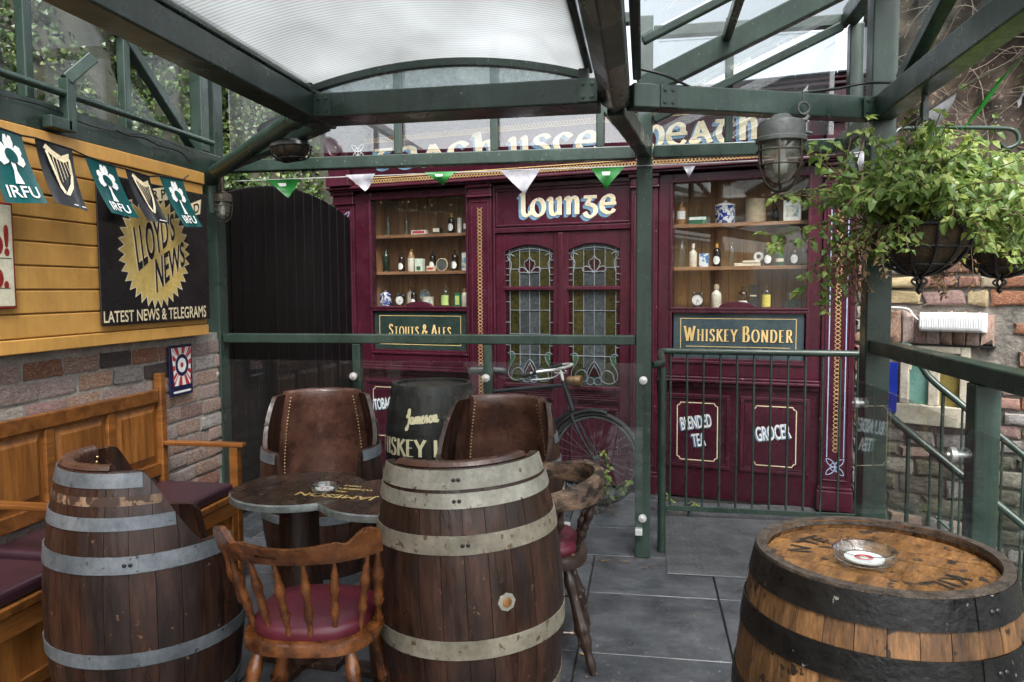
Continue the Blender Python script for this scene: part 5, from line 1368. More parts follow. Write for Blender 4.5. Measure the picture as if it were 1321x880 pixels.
# cream sign cut by the left edge
P0 = onX(10, 262, SX); P1 = onX(20, 398, SX)
cs = empty('enamel_sign', (SX, P1.y - .62, P1.z), PI / 2, 'cream enamel sign with red border and red letters at the left edge', 'sign')
hh = P0.z - P1.z
MB().box(0, .62, -.008, -.001, 0, hh).build('plate', 'red_enamel', cs, bevel=.003)
MB().box(.010, .61, -.0095, -.0085, .010, hh - .010).build('face', 'cream_enamel', cs, bevel=.003)
for t, x, z, s in (('o!', .515, .21, .155), ('o.', .515, .085, .145)):
    b = bf_mesh(t, s, .8, 0, off=.006); place(b, T(x - .02, -.0102, z)).build('lettering', 'red_enamel', cs)
l_ = MB(); l_.box(.46, .60, -.0101, -.0098, .193, .196); l_.box(.44, .59, -.0101, -.0098, .078, .081); l_.build('rule_lines', 'black_card', cs)
# little poster on the brickwork
PX_ = WX + .022
a = onX(218, 513, PX_); b_ = onX(247, 506, PX_); c = onX(244, 443, PX_)
po = empty('small_poster', (PX_, a.y, a.z), PI / 2, 'small navy poster with red and white sunburst on the brick wall', 'poster')
pw, ph = b_.y - a.y, c.z - b_.z
MB().box(0, pw, -.010, -.002, 0, ph).build('card', 'navy', po, bevel=.002, bseg=1)
pcx, pcz = pw * .52, ph * .60
b = MB(); b.prism([(pw * .08, ph * .95), (pw * .20, ph * .20), (pw * .88, ph * .20), (pw * .96, ph * .95)][::-1], -.0112, -.0106); b.build('sunburst', 'white_paint', po)
b = MB()
for k in range(22):
    a0 = 2 * PI * k / 22; a1 = a0 + PI / 22
    q = lambda a_: (pcx + min(max(math.cos(a_) * 1.2, -.40 - .0), .42) * pw, pcz + max(min(math.sin(a_) * .8, .35), -.40) * ph)
    (x1, z1), (x2, z2) = q(a0), q(a1)
    b.add([(pcx, -.0118, pcz), (x1, -.0118, z1), (x2, -.0118, z2)], [(0, 1, 2)])
b.build('red_rays', 'red_print', po)
b = MB(); b.lathe([(pw * .30, .0122), (0, .0122)], 24, Matrix.Translation((pcx, 0, pcz)) @ Matrix.Rotation(PI / 2, 4, 'X')); b.build('white_disc', 'white_paint', po)
b = MB(); b.lathe([(pw * .29, .0126), (pw * .19, .0126)], 24, Matrix.Translation((pcx, 0, pcz)) @ Matrix.Rotation(PI / 2, 4, 'X')); b.build('navy_ring', 'navy', po)
b = MB(); b.lathe([(pw * .07, .0126), (0, .0126)], 12, Matrix.Translation((pcx, 0, pcz)) @ Matrix.Rotation(PI / 2, 4, 'X')); b.build('red_dot', 'red_print', po)
b = MB(); b.box(pw * .14, pw * .9, -.0112, -.0105, ph * .055, ph * .095); b.build('caption_line', 'white_paint', po)

# ---------------- flag bunting along the yellow wall
FX = YX + .09
bt = empty('flag_bunting', (0, 0, 0), 0, 'string of green and black vinyl flags hanging across the yellow wall', 'bunting')
fl = [([(-18, 160), (28, 176), (47, 263), (-6, 262)], 'g'), ([(45, 179), (93, 194), (99, 273), (60, 262)], 'b'), ([(110, 202), (149, 216), (167, 282), (129, 275)], 'g'),
      ([(162, 219), (193, 229), (208, 289), (178, 285)], 'b'), ([(206, 228), (236, 233), (251, 293), (226, 293)], 'g')]
def shamrock():
    out = []
    def heart(cx, cz, ang, s):
        pts = [(0, 0), (-.30, .28), (-.46, .62), (-.34, .92), (-.12, .95), (0, .80), (.12, .95), (.34, .92), (.46, .62), (.30, .28)]
        ca, sa = math.cos(ang), math.sin(ang)
        return [(cx + s * (x * ca - z * sa), cz + s * (x * sa + z * ca)) for x, z in pts]
    out.append(heart(.5, .66, 0, .30)); out.append(heart(.5, .64, rad(82), .34)); out.append(heart(.5, .64, rad(-82), .34))
    out.append([(.44, .60), (.56, .60), (.535, .45), (.60, .27), (.40, .27), (.465, .45)])
    return out
def harp():
    out = []
    out.append([(.20, .86), (.26, .88), (.42, .36), (.48, .24), (.42, .20), (.36, .30)])                       # front column
    up = [(.16, .90), (.24, .97), (.40, .90), (.62, .84), (.86, .92), (.84, .80), (.66, .74), (.44, .78), (.30, .84)]
    out.append(up)
    out.append([(.80, .84), (.87, .82), (.86, .55), (.75, .34), (.54, .19), (.44, .20), (.53, .27), (.69, .40), (.79, .56)])
    for k in range(5):
        x = .36 + k * .085; out.append([(x, .80 - .005 * k), (x + .020, .80 - .005 * k), (x + .042 + .012 * k, .36 + .055 * k), (x + .028 + .012 * k, .34 + .055 * k)])
    return out
def fan(mb, pts, fn, d, sub=1):
    tri = geometry.tessellate_polygon([[V((x, z, 0)) for x, z in pts]])
    mb.add([fn(x, z, d) for x, z in pts], [tuple(t) for t in tri])
for i, (cc_, kd) in enumerate(fl):
    P = [onX(x, y, FX) for x, y in cc_]      # TL TR BR BL
    ph_ = random.uniform(0, 6)
    def fmap(u, v, d=0.0, P=P, ph_=ph_):
        t = 1 - v
        q = P[0] * (1 - u) * (1 - t) + P[1] * u * (1 - t) + P[2] * u * t + P[3] * (1 - u) * t
        return q + V((.05 * t * t + .008 * math.sin(5 * u + ph_) * t + d, 0, 0))
    for dup in range(1):
        mb = MB(); n = 8; vs = [fmap(a / n, b / n) for a in range(n + 1) for b in range(n + 1)] + [fmap(a / n, b / n, -.0015) for a in range(n + 1) for b in range(n + 1)]
        o = (n + 1) ** 2
        fs = [(a * (n + 1) + b, (a + 1) * (n + 1) + b, (a + 1) * (n + 1) + b + 1, a * (n + 1) + b + 1) for a in range(n) for b in range(n)]
        fs += [tuple(x + o for x in f[::-1]) for f in fs]
        fo_ = mb.add(vs, fs).build('flag', 'flag_green' if kd == 'g' else 'flag_black', bt, smooth=80)
    em = MB()
    # subdivided emblem pieces laid on the cloth
    shapes = shamrock() if kd == 'g' else harp()
    for k, sp in enumerate(shapes): fan(em, sp, fmap, .003 + .0002 * k)
    em.build('emblem', 'white_paint' if kd == 'g' else 'cream_paint', fo_)
    if kd == 'g':
        e2 = MB(); fan(e2, [(.5 + .17 * math.cos(a * PI / 8) * .9 + .02 * math.sin(a * PI / 8), .66 + .095 * math.sin(a * PI / 8) - .03 * math.cos(a * PI / 8)) for a in range(16)], fmap, .006); e2.build('ball', 'flag_green', fo_)
        tb = bf_mesh('IRFU', 1.0, 1.0, off=.012)
        x0 = min(q.x for q in tb.v); x1 = max(q.x for q in tb.v); z1 = max(q.z for q in tb.v)
        tb.v = [V(fmap(.14 + .72 * (q.x - x0) / (x1 - x0), .08 + .16 * q.z / z1, .004)) for q in tb.v]
        tb.build('lettering', 'white_paint', fo_)
    else:
        e2 = MB(); fan(e2, [(.55, .045), (.95, .045), (.95, .06), (.55, .06)], fmap, .003); e2.build('caption_line', 'white_paint', fo_)
sp_ = [onX(-60, 148, FX)] + [onX(x, y - 1, FX) for c_, k_ in fl for x, y in c_[:2]] + [onX(243, 226, FX)]
MB().tube(sp_, .004, 6).build('cord', 'flag_black', bt)

# ---------------- pennants on the rear beam and on the right beam
def pennants(lst, Y, label, zl, plane='Y'):
    r_ = empty('pennant_bunting', (0, 0, 0), 0, label, 'bunting')
    for (a, b, c, m) in lst:
        f = (lambda p: onY(p[0], p[1], Y)) if plane == 'Y' else (lambda p: onX(p[0], p[1], Y))
        A_, B_, C_ = f(a), f(b), f(c)
        mb = MB(); n = 6; vs = []; fs = []
        nn = V((0, -1, 0)) if plane == 'Y' else V((-1, 0, 0))
        ph_ = random.uniform(0, 6)
        idx = {}
        for i in range(n + 1):
            for j in range(n + 1 - i):
                t = i / n; u = j / max(n - i, 1)
                q = (A_ * (1 - u) + B_ * u) * (1 - t) + C_ * t + nn * (.012 * math.sin(4 * u + ph_) * (t + .2) + .006 * math.sin(7 * t + ph_))
                idx[(i, j)] = len(vs); vs.append(q)
        for i in range(n):
            for j in range(n - i):
                fs.append((idx[(i, j)], idx[(i, j + 1)], idx[(i + 1, j)]))
                if j < n - i - 1: fs.append((idx[(i, j + 1)], idx[(i + 1, j + 1)], idx[(i + 1, j)]))
        po_ = mb.add(vs, fs).build('pennant', m, r_, smooth=80)
        if m == 'pennant_green':
            g_ = MB(); q = lambda u, t: (A_ * (1 - u) + B_ * u) * (1 - t) + C_ * t + nn * .02
            g_.add([q(.30, .22), q(.62, .22), q(.62, .38), q(.30, .38)], [(0, 1, 2, 3)]); g_.build('print', 'white_paint', po_)
    return r_
rb_ = pennants([((344, 232), (386, 231), (373, 256), 'pennant_green'), ((446, 226), (484, 224), (472, 247), 'pennant_white'), ((547, 222), (588, 221), (571, 239), 'pennant_green'), ((645, 220), (697, 218), (677, 251), 'pennant_white'),
           ((762, 217), (806, 215), (782, 244), 'pennant_green'), ((881, 214), (897, 214), (889, 229), 'pennant_white'), ((1102, 196), (1118, 196), (1110, 222), 'pennant_white')], RY - .055, 'string of white and green pennants under the rear green beam', 0)
MB().tube([onY(300, 234, RY - .05), onY(480, 227, RY - .05), onY(680, 219, RY - .05), onY(840, 213.5, RY - .05), onY(985, 207, RY - .05), onY(1118, 196, RY - .05)], .003, 5).build('cord', 'string', rb_)
r2 = pennants([((1185, 152), (1236, 118), (1206, 178), 'pennant_white'), ((1296, 98), (1322, 70), (1236, 172), 'pennant_green'), ((1330, 108), (1360, 85), (1305, 140), 'pennant_white')], 1.10, 'white and green pennants hanging off the right green beam', 0, 'X')
MB().tube([onX(1160, 168, 1.10), onX(1236, 117, 1.10), onX(1322, 69, 1.10), onX(1380, 34, 1.10)], .003, 5).build('cord', 'string', r2)

# ================================================================ BLACK BOARDED GATE
g0 = V((-2.62, 4.47, 0)); g1 = V((-2.455, 6.30, 0)); gd = (g1 - g0); gl_ = gd.length
gt = empty('boarded_gate', g0, math.atan2(gd.y, gd.x), 'black boarded gate with arched top between the brick wall and pub front', 'gate')
nb = 14; bwid = gl_ / nb
def gtop(x): return 2.09 + .15 * (1 - (2 * x / gl_ - 1) ** 2)
for k in range(nb):
    x0, x1 = k * bwid + .006, (k + 1) * bwid - .006
    b = MB(); b.prism([(x0, .03), (x1, .03), (x1, gtop(x1)), ((x0 + x1) / 2, gtop((x0 + x1) / 2)), (x0, gtop(x0))], -.011, .011); b.build('plank', 'black_gate', gt, bevel=.007, bseg=2)
for z in (.35, 1.1, 1.85): MB().box(.01, gl_ - .01, .0112, .05, z, z + .10).build('ledge', 'black_gate', gt)
MB().box(-.06, .0, -.05, .05, 0, 2.25).build('gate_post', 'black_gate', gt)

# ================================================================ LAMPS
def cage_lamp(loc, label, R=.1, H=.3, hook=True, name='cage_lamp', metal='gun_metal', cage='bronze'):
    """hanging ship's lamp: origin at the top of the cap"""
    r_ = empty(name, loc, .3, label, 'lamp')
    MB().lathe([(0, 0), (R * .35, 0), (R * .55, -.02 * R / .1), (R * .92, -.03 * R / .1), (R, -.045 * R / .1), (R, -.095 * R / .1), (R * 1.06, -.10 * R / .1), (R * 1.06, -.115 * R / .1), (R * .8, -.118 * R / .1), (0, -.118 * R / .1)], 28).build('cap', metal, r_, smooth=40)
    k = R / .1
    g_ = [(R * .78, -.118 * k), (R * .80, -.15 * k), (R * .74, -.20 * k), (R * .58, -.25 * k), (R * .32, -.28 * k), (0, -.29 * k)]
    MB().lathe(g_, 26).build('glass_globe', 'lamp_glass', r_, smooth=70)
    MB().lathe([(0, -.14 * k), (R * .18, -.14 * k), (R * .22, -.18 * k), (R * .32, -.21 * k), (R * .28, -.245 * k), (0, -.255 * k)], 14).build('bulb', 'white_paint', r_, smooth=70)
    cg = MB()
    for a in range(6):
        an = a * PI / 3; c, s = math.cos(an), math.sin(an)
        pts = [(R * .98, -.11), (R * .99, -.17), (R * .93, -.23), (R * .70, -.285), (R * .35, -.318), (.0, -.325)]
        cg.tube(catmull([V((x * c, x * s, z * k)) for x, z in pts], 4), .0048 * k, 6)
    for rr, z in ((R * .99, -.155), (R * .945, -.215)):
        cg.tube([V((rr * math.cos(t * PI / 12), rr * math.sin(t * PI / 12), z * k)) for t in range(24)], .0042 * k, 6, closed=True)
    cg.build('cage', cage, r_, smooth=60)
    if hook:
        h_ = MB(); h_.tube([V((.05 * k, 0, -.03 * k)), V((R * 1.1, 0, -.02 * k)), V((R * 1.22, 0, -.0 * k))], .012 * k, 8); h_.tube([V((R * 1.0 + .025 * math.cos(t * PI / 6), 0, .03 + .025 * math.sin(t * PI / 6))) for t in range(12)], .006, 6, closed=True)
        h_.tube([V((R * 1.0, 0, .05)), V((R * .98, .0, .075)), V((R * .94, .0, .10))], .004, 6)
        h_.tube([V((R * 1.05, 0, -.07 * k)), V((R * 1.4, 0, -.075 * k))], .008 * k, 8); h_.build('hook', metal, r_, smooth=50)
    return r_
hp = onY(1008, 160, 3.46)
cage_lamp((hp.x, 3.46, 2.225), 'caged glass ship lamp hanging from the right green beam', .098)
lp = cage_lamp((-2.415, 4.20, 2.075), 'small caged lantern on the green post beside the black gate', .055, name='wall_lantern', metal='bronze', hook=False)
b = MB(); b.bar((-.03, 0, -.03), (-.10, .0, -.03), .03, .03); b.tube([V((0, 0, 0)), V((0, .0, .09))], .012, 8); b.build('arm', 'bronze', lp)
ov = empty('oval_lamp', (-1.70, 3.60, 2.225), rad(-30), 'oval caged bulkhead lamp under the left corner of the green frame', 'lamp')
def oval(mb, prof, n=30, sx=1.35):
    mb.lathe(prof, n); mb.v = [V((q.x * sx, q.y, q.z)) for q in mb.v]; return mb
oval(MB(), [(0, 0), (.07, 0), (.088, -.015), (.092, -.03), (.085, -.034), (0, -.034)]).build('back_plate', 'gun_metal', ov, smooth=40)
oval(MB(), [(.082, -.034), (.078, -.05), (.06, -.075), (.03, -.088), (0, -.09)]).build('glass_cover', 'bronze', ov, smooth=70)
cg = MB()
for x in (-.05, 0, .05): 
    rr = .09 * math.sqrt(max(0, 1 - (x / .122) ** 2)); cg.tube(catmull([V((x, -rr, -.034)), V((x, -rr * .8, -.075)), V((x, 0, -.097)), V((x, rr * .8, -.075)), V((x, rr, -.034))], 4), .004, 6)
cg.tube(catmull([V((-.122, 0, -.034)), V((-.10, 0, -.070)), V((0, 0, -.097)), V((.10, 0, -.070)), V((.122, 0, -.034))], 4), .004, 6)
cg.tube([V((.085 * math.cos(t * PI / 12), .06 * math.sin(t * PI / 12), -.085)) for t in range(24)], .004, 6, closed=True)
cg.tube([V((.122, 0, -.03)), V((.145, 0, -.04)), V((.145, 0, -.06))], .006, 6); cg.build('cage', 'black_iron', ov, smooth=60)
sp = empty('spotlight', (-1.98, 4.02, 2.36), rad(20), 'black spotlight on the green corner pipe above the gate', 'spotlight')
M = Matrix.Rotation(rad(65), 4, 'Y')
MB().lathe([(0, -.09), (.05, -.09), (.07, -.06), (.075, .06), (.08, .07), (.07, .07), (.062, .05), (0, .05)], 22, M).build('head', 'black_paint', sp, smooth=40)
MB().bar((0, 0, -.07), (0, 0, -.155), .02, .03).build('bracket', 'black_paint', sp)
# ================================================================ BARRELS
def brad(z, H, re, rb): return re + (rb - re) * (1 - ((z - H / 2) / (H / 2)) ** 2)
def stave_mesh(name, H, re, rb, n, m, top, a_c, th=.022, gap=.0008, nz=10, mats=None, na=3):
    """one stave centred on angle a_c; top(angle) = cut height"""
    da = PI / n - gap / rb
    b = MB(); vs = []
    for j in range(na):
        a = a_c - da + 2 * da * j / (na - 1)
        zt = top(a)
        for i in range(nz + 1):
            z = zt * i / nz; r = brad(z, H, re, rb)
            rr = r - (0.0006 if j in (0, na - 1) else 0)
            vs.append((rr * math.cos(a), rr * math.sin(a), z)); vs.append(((r - th) * math.cos(a), (r - th) * math.sin(a), z))
    S_ = 2 * (nz + 1)
    fs = []
    for j in range(na - 1):
        for i in range(nz):
            p = j * S_ + 2 * i; q = p + S_
            fs.append((p, q, q + 2, p + 2)); fs.append((p + 1, p + 3, q + 3, q + 1))
        p = j * S_ + 2 * nz; fs.append((p, p + S_, p + S_ + 1, p + 1))
        p = j * S_; fs.append((p, p + 1, p + S_ + 1, p + S_))
    for j in (0, na - 1):
        for i in range(nz):
            p = j * S_ + 2 * i; f = (p, p + 1, p + 3, p + 2); fs.append(f if j else f[::-1])
    return b.add(vs, fs)
def hoop(parent, H, re, rb, z0, z1, m, a0=0, a1=2 * PI, rivets=None, n=48, th=.0035):
    if m == 'barrel_brown_pale': th = .0013
    prof = [(brad(z0, H, re, rb) + .0006, z0), (brad(z0, H, re, rb) + th, z0), (brad((z0 + z1) / 2, H, re, rb) + th, (z0 + z1) / 2), (brad(z1, H, re, rb) + th, z1), (brad(z1, H, re, rb) + .0006, z1), (brad((z0 + z1) / 2, H, re, rb) + .0006, (z0 + z1) / 2)]
    full = abs(a1 - a0 - 2 * PI) < 1e-5
    b = MB(); b.lathe(prof, n, None, a0, a1, closed_prof=True)
    if rivets is not None:
        lp_ = [(r + .002 if i in (1, 2, 3) else r, z) for i, (r, z) in enumerate(prof)]
        b.lathe(lp_, 4, None, rivets - .16, rivets + .10, closed_prof=True)
    o = b.build('worn_band' if m == 'barrel_brown_pale' else 'hoop', m, parent, smooth=35)
    if rivets is not None:
        rv = MB()
        for da in (-.03, .03):
            a = rivets + da * .3 / rb; zc_ = (z0 + z1) / 2; r = brad(zc_, H, re, rb) + th + .002
            M = Matrix.Translation((r * math.cos(a), r * math.sin(a), zc_)) @ V((math.cos(a), math.sin(a), 0)).to_track_quat('Z', 'Y').to_matrix().to_4x4()
            rv.lathe([(.0065, 0), (.005, .003), (0, .004)], 10, M)
        rv.build('rivets', 'black_iron', o, smooth=60)
    return o
def head_boards(parent, z, R, m, n, ang, th=.02):
    for k in range(n):
        x0 = -R + 2 * R * k / n; x1 = x0 + 2 * R / n
        xs = [x0 + (x1 - x0) * t / 4 for t in range(5)]
        up = [(x, math.sqrt(max(R * R - x * x, 1e-6))) for x in xs]
        b = MB(); pts = up + [(x, -y) for x, y in up[::-1]]
        g_ = .0012
        pts = [(min(max(x, x0 + g_), x1 - g_), y) for x, y in pts]; N_ = len(pts)
        dz = random.uniform(-.0012, .0012)
        b.add([(x, y, z + dz) for x, y in pts] + [(x, y, z - th) for x, y in pts], [tuple(range(N_))[::-1], tuple(range(N_, 2 * N_))] + [(i, (i + 1) % N_, N_ + (i + 1) % N_, N_ + i) for i in range(N_)])
        o = b.build('head_board', m, parent); o.rotation_euler.z = ang
def flat_text(mbs, parent, name, m, M): place(mbs, M).build(name, m, parent)
# amber barrel table at the front right
AB = V((.530, 1.845, 0)); H, re, rb = .90, .264, .318
ab = empty('oak_barrel', AB, 0, 'amber oak barrel with black hoops and worn stencilled top at front right', 'barrel')
b = stave_mesh('stave', H, re, rb, 30, 'amber_stave', lambda a: H, 0)
s0 = b.build('stave', 'amber_stave', ab, smooth=50)
for k in range(1, 30):
    q_ = random.uniform(.9955, 1.0012); share('stave', s0.data, ab, rot=(0, 0, 2 * PI * k / 30), scale=(q_, q_, 1))
MB().lathe([(re - .0225, H - .012), (re - .0215, H + .003), (re + .001, H + .003), (re + .002, H - .004), (re + .0045, H - .006)], 60).build('chime', 'chime', ab, smooth=30)
for z0, z1 in ((H - .064, H - .004), (H - .178, H - .118), (.55, .61), (.27, .33), (.10, .155), (.0, .05)):
    hoop(ab, H, re, rb, z0, z1, 'black_hoop', rivets=-1.0)
head_boards(ab, H - .022, re - .0225, 'amber_head', 7, rad(62))
# stencilled words round the top
def ring_text(t, R, a_mid, size, xs, flip):
    b = bf_mesh(t, size, xs, 0, 'CENTER', off=.0008); out = MB(); 
    vs = []
    for q in b.v:
        a = a_mid + (q.x / R) * (1 if flip else -1)
        r = R + (q.z - size * .35) * (-1 if flip else 1)
        vs.append((r * math.cos(a), r * math.sin(a), H - .0202))
    return out.add(vs, b.f)
ring_text('N TE', .170, rad(146), .068, 1.0, False).build('stencil', 'stencil', ab)
ring_text('KIL', .165, rad(-48), .072, 1.1, False).build('stencil', 'stencil', ab)
place(bf_mesh('A L', .06, 1.0), T(.06, .07, 0)).v
# ashtrays
def ashtray(loc, R, label):
    r_ = empty('ashtray', loc, .2, label, 'ashtray')
    k = R / .06
    MB().lathe([(0, .006 * k), (R * .6, .005 * k), (R * .9, .007 * k), (R, .014 * k), (R, .027 * k), (R * .97, .031 * k), (R * .86, .031 * k), (R * .82, .027 * k), (R * .74, .012 * k), (R * .5, .0095 * k), (0, .009 * k)], 40).build('glass_dish', 'ash_glass', r_, smooth=50)
    MB().lathe([(0, .0096 * k), (R * .62, .0100 * k), (R * .62, .0125 * k), (0, .012 * k)], 30).build('paper_disc', 'white_paint', r_)
    MB().lathe([(R * .15, .0128 * k), (R * .3, .0129 * k)], 20).build('red_print', 'red_print', r_)
    f = MB()
    for a in (.3, 1.87, 3.44, 5.0): f.lathe([(0, 0), (.006 * k, 0), (.006 * k, .008 * k), (0, .008 * k)], 10, T(R * .75 * math.cos(a), R * .75 * math.sin(a), 0))
    f.build('feet', 'ash_glass', r_, smooth=50)
tp2 = onZ(1115, 716, H)
ashtray((tp2.x, tp2.y, H - .0195), .068, 'round clear glass ashtray on the amber oak barrel')
# black lettered barrel behind the glass
JB = V((-1.355, 4.86, 0)); jb = empty('black_barrel', JB, 0, 'black painted whiskey barrel with gold lettering behind the glass screen', 'barrel')
H2, re2, rb2 = .90, .255, .305
b = stave_mesh('stave', H2, re2, rb2, 26, None, lambda a: H2, 0); s0 = b.build('stave', 'black_barrel', jb, smooth=50)
for k in range(1, 26): share('stave', s0.data, jb, rot=(0, 0, 2 * PI * k / 26))
for z0, z1 in ((H2 - .06, H2 - .003), (H2 - .2, H2 - .15), (.60, .64), (.22, .27), (.0, .05)): hoop(jb, H2, re2, rb2, z0, z1, 'black_barrel')
head_boards(jb, H2 - .02, re2 - .0225, 'black_barrel', 6, .4)
def wrap(mbs, zc_, a_mid, H, re, rb, off=.006):
    mbs.v = [V(((brad(q.z + zc_, H, re, rb) + off - q.y * 2) * math.cos(a_mid + q.x / rb), (brad(q.z + zc_, H, re, rb) + off - q.y * 2) * math.sin(a_mid + q.x / rb), q.z + zc_)) for q in mbs.v]
    return mbs
adir = math.atan2(EYE.y - JB.y, EYE.x - JB.x)
lm, lwd = letter_mesh('WHISKEY H', ROMAN, .105, .06, .20, 0.0, serif=.2, gap=.12, xs=.9, space=.45)
lm.v = [V((q.x - lwd * .80 - .045, q.y, q.z)) for q in lm.v]
wrap(lm, .47, adir, H2, re2, rb2).build('lettering', 'cream_paint', jb)
# script word
scr = [[(.14, .9), (.02, .75), (.12, .62), (.2, .8), (.16, 1.05), (.22, 1.3), (.32, 1.25), (.3, .8), (.24, .2), (.14, -.35), (.0, -.45), (-.02, -.25), (.2, .05), (.42, .25)],
       [(.70, .5), (.55, .62), (.44, .4), (.48, .1), (.60, .06), (.70, .3), (.72, .6), (.70, .15), (.80, .05), (.90, .3)],
       [(.90, .3), (.96, .62), (.98, .3), (.97, .04), (1.02, .4), (1.12, .64), (1.16, .4), (1.14, .04), (1.2, .4), (1.3, .64), (1.35, .4), (1.34, .1), (1.42, .05), (1.5, .2)],
       [(1.5, .2), (1.64, .35), (1.72, .52), (1.64, .66), (1.54, .5), (1.54, .2), (1.64, .04), (1.78, .1), (1.88, .3)],
       [(1.88, .3), (1.98, .66), (2.0, .62), (2.06, .3), (2.04, .08), (1.92, .04), (2.1, .1), (2.24, .3)],
       [(2.44, .6), (2.32, .6), (2.26, .36), (2.32, .08), (2.44, .06), (2.54, .3), (2.48, .58), (2.4, .55), (2.6, .5)],
       [(2.62, .5), (2.68, .62), (2.70, .3), (2.69, .04), (2.76, .42), (2.86, .64), (2.92, .4), (2.9, .12), (2.98, .04), (3.12, .22)]]
sb = MB(); k = .072
for i, s_ in enumerate(scr):
    pts = [(q.x * k * .95, q.y * k) for q in catmull([(x, z, 0) for x, z in s_], 5)]
    stroke_mesh(sb, pts, .006, .014, .3, -.0001 * i)
sb.v = [V((q.x - .175, q.y, q.z + q.x * .10)) for q in sb.v]
wrap(sb, .665, adir, H2, re2, rb2).build('script', 'cream_paint', jb)
# ---------------- barrel chairs
HC, REc, RBc, HF, NS = .94, .256, .318, .69, 26
def ctop(a):
    """a measured from the back of the chair (0 = back)"""
    d = abs((a + PI) % (2 * PI) - PI); d = math.degrees(d)
    if d < 78: return HC
    if d > 148: return .455
    if d > 136: t = (d - 136) / 12; return HF + (.455 - HF) * t * t * (3 - 2 * t)
    if d > 112: return HF
    t = (d - 78) / 34; return HC + (HF - HC) * (.6 * t + .4 * t * t * (3 - 2 * t))
def zang(z):
    """half angle over which a hoop at height z can run"""
    if z <= .455: return PI
    if z <= HF: return rad(136)
    for d in range(78, 113):
        if ctop(rad(d)) < z: return rad(d - 1)
    return rad(112)
def barrel_chair(loc, face, label, hoops, wood='barrel_brown'):
    """face: world angle the sitter looks towards; local +X is the back"""
    r_ = empty('barrel_chair', loc, face + PI, label, 'chair', 'barrel chairs')
    for k in range(NS):
        ac = 2 * PI * (k + .5) / NS
        stave_mesh('stave', HC, REc + random.uniform(-.0016, .0003), RBc + random.uniform(-.0022, .0003), NS, None, ctop, ac, na=5).build('stave', wood, r_, smooth=50)
    for z0, z1, m, rv in hoops:
        h = zang(z1)
        if h >= PI - 1e-6: hoop(r_, HC, REc, RBc, z0, z1, m, rivets=rv)
        else: hoop(r_, HC, REc, RBc, z0, z1, m, -h, h, rivets=rv, n=30)
    # cut edge cap
    # leather back pad
    b = MB(); vs = []; hw = rad(56); n = 22
    prof = []
    for t in range(9): prof.append((brad(.44 + (HC - .44) * t / 8, HC, REc, RBc) - .052 - .008 * math.sin(PI * t / 8), .44 + (HC - .44) * t / 8))
    prof += [(REc - .046, HC + .012), (REc - .030, HC + .020), (REc - .010, HC + .016), (REc - .004, HC + .004), (REc - .0235, HC - .01)]
    for t in range(7, -1, -1): prof.append((brad(.44 + (HC - .44) * t / 8, HC, REc, RBc) - .0235, .44 + (HC - .44) * t / 8))
    b.lathe(prof, n, None, -hw, hw, closed_prof=True)
    q = len(prof); b.add([], [])
    b.f.append(tuple(range(q))); b.mi.append(0); b.f.append(tuple(n * q + i for i in range(q))[::-1]); b.mi.append(0)
    lo = b.build('leather_back', 'leather', r_, smooth=50)
    sd_ = MB()
    for s in (-1, 1):
        for t in range(26):
            z = .47 + (HC - .02 - .47) * t / 25; r = brad(z, HC, REc, RBc) - .060; a = s * (hw - .035)
            sd_.lathe([(.0055, 0), (.004, .003), (0, .0042)], 8, Matrix.Translation((r * math.cos(a), r * math.sin(a), z)) @ V((-math.cos(a), -math.sin(a), 0)).to_track_quat('Z', 'Y').to_matrix().to_4x4())
    sd_.build('studs', 'brass_stud', lo, smooth=60)['kind'] = 'stuff'
    MB().lathe([(0, .40), (.283, .40), (.284, .44), (.272, .475), (.24, .49), (0, .50)], 36).build('seat_cushion', 'leather', r_, smooth=50)
    return r_
PI2 = None
GAL = lambda: [(HC - .048, HC - .004, 'galvanised', None), (.765, .805, 'galvanised', None), (HF - .055, HF - .002, 'galvanised', 1.2), (.34, .385, 'galvanised', None), (.14, .18, 'galvanised', None), (.0, .05, 'galvanised', None)]
barrel_chair((-1.685, 2.375, 0), rad(46), 'brown barrel chair with grey steel hoops before the wooden bench', GAL() + [(.838, .866, 'barrel_brown_pale', None)])
CRM = [(HC - .062, HC - .004, 'cream_hoop', -.05), (HC - .118, HC - .073, 'cream_hoop', -.05), (.685, .742, 'rusty_hoop', .02), (.36, .42, 'rusty_hoop', None), (.14, .19, 'rusty_hoop', None), (.0, .05, 'rusty_hoop', None)]
c1 = barrel_chair((-.585, 2.55, 0), rad(101), 'brown barrel chair with cream hoops seen from behind, front centre', CRM)
barrel_chair((-1.675, 3.83, 0), rad(-70), 'barrel chair with leather back at the table, right of the bench', GAL())
barrel_chair((-.70, 3.70, 0), rad(-98), 'barrel chair with brown leather back before the bicycle', GAL())
_tilt = Matrix.Rotation(rad(-2.8), 4, V((-.2, 1, 0)).normalized())
c1.matrix_world = Matrix.Translation((-.558, 2.55, .0125)) @ _tilt @ Matrix.Rotation(rad(101) + PI, 4, 'Z')
# bung hole patch on the front barrel chair
a = math.atan2(-2.55, .585) - (rad(101) + PI) + .36
z = .525; r = brad(z, HC, REc, RBc)
M = Matrix.Translation((r * math.cos(a), r * math.sin(a), z)) @ V((math.cos(a), math.sin(a), 0)).to_track_quat('Z', 'Y').to_matrix().to_4x4()
b = MB(); b.lathe([(.031, -.004), (.028, .002), (.017, .003)], 8, M); b.build('bung_plate', 'cream_hoop', c1)
b = MB(); b.lathe([(.018, .001), (.012, .004), (0, .004)], 14, M); b.build('bung', 'amber_head', c1, smooth=50)

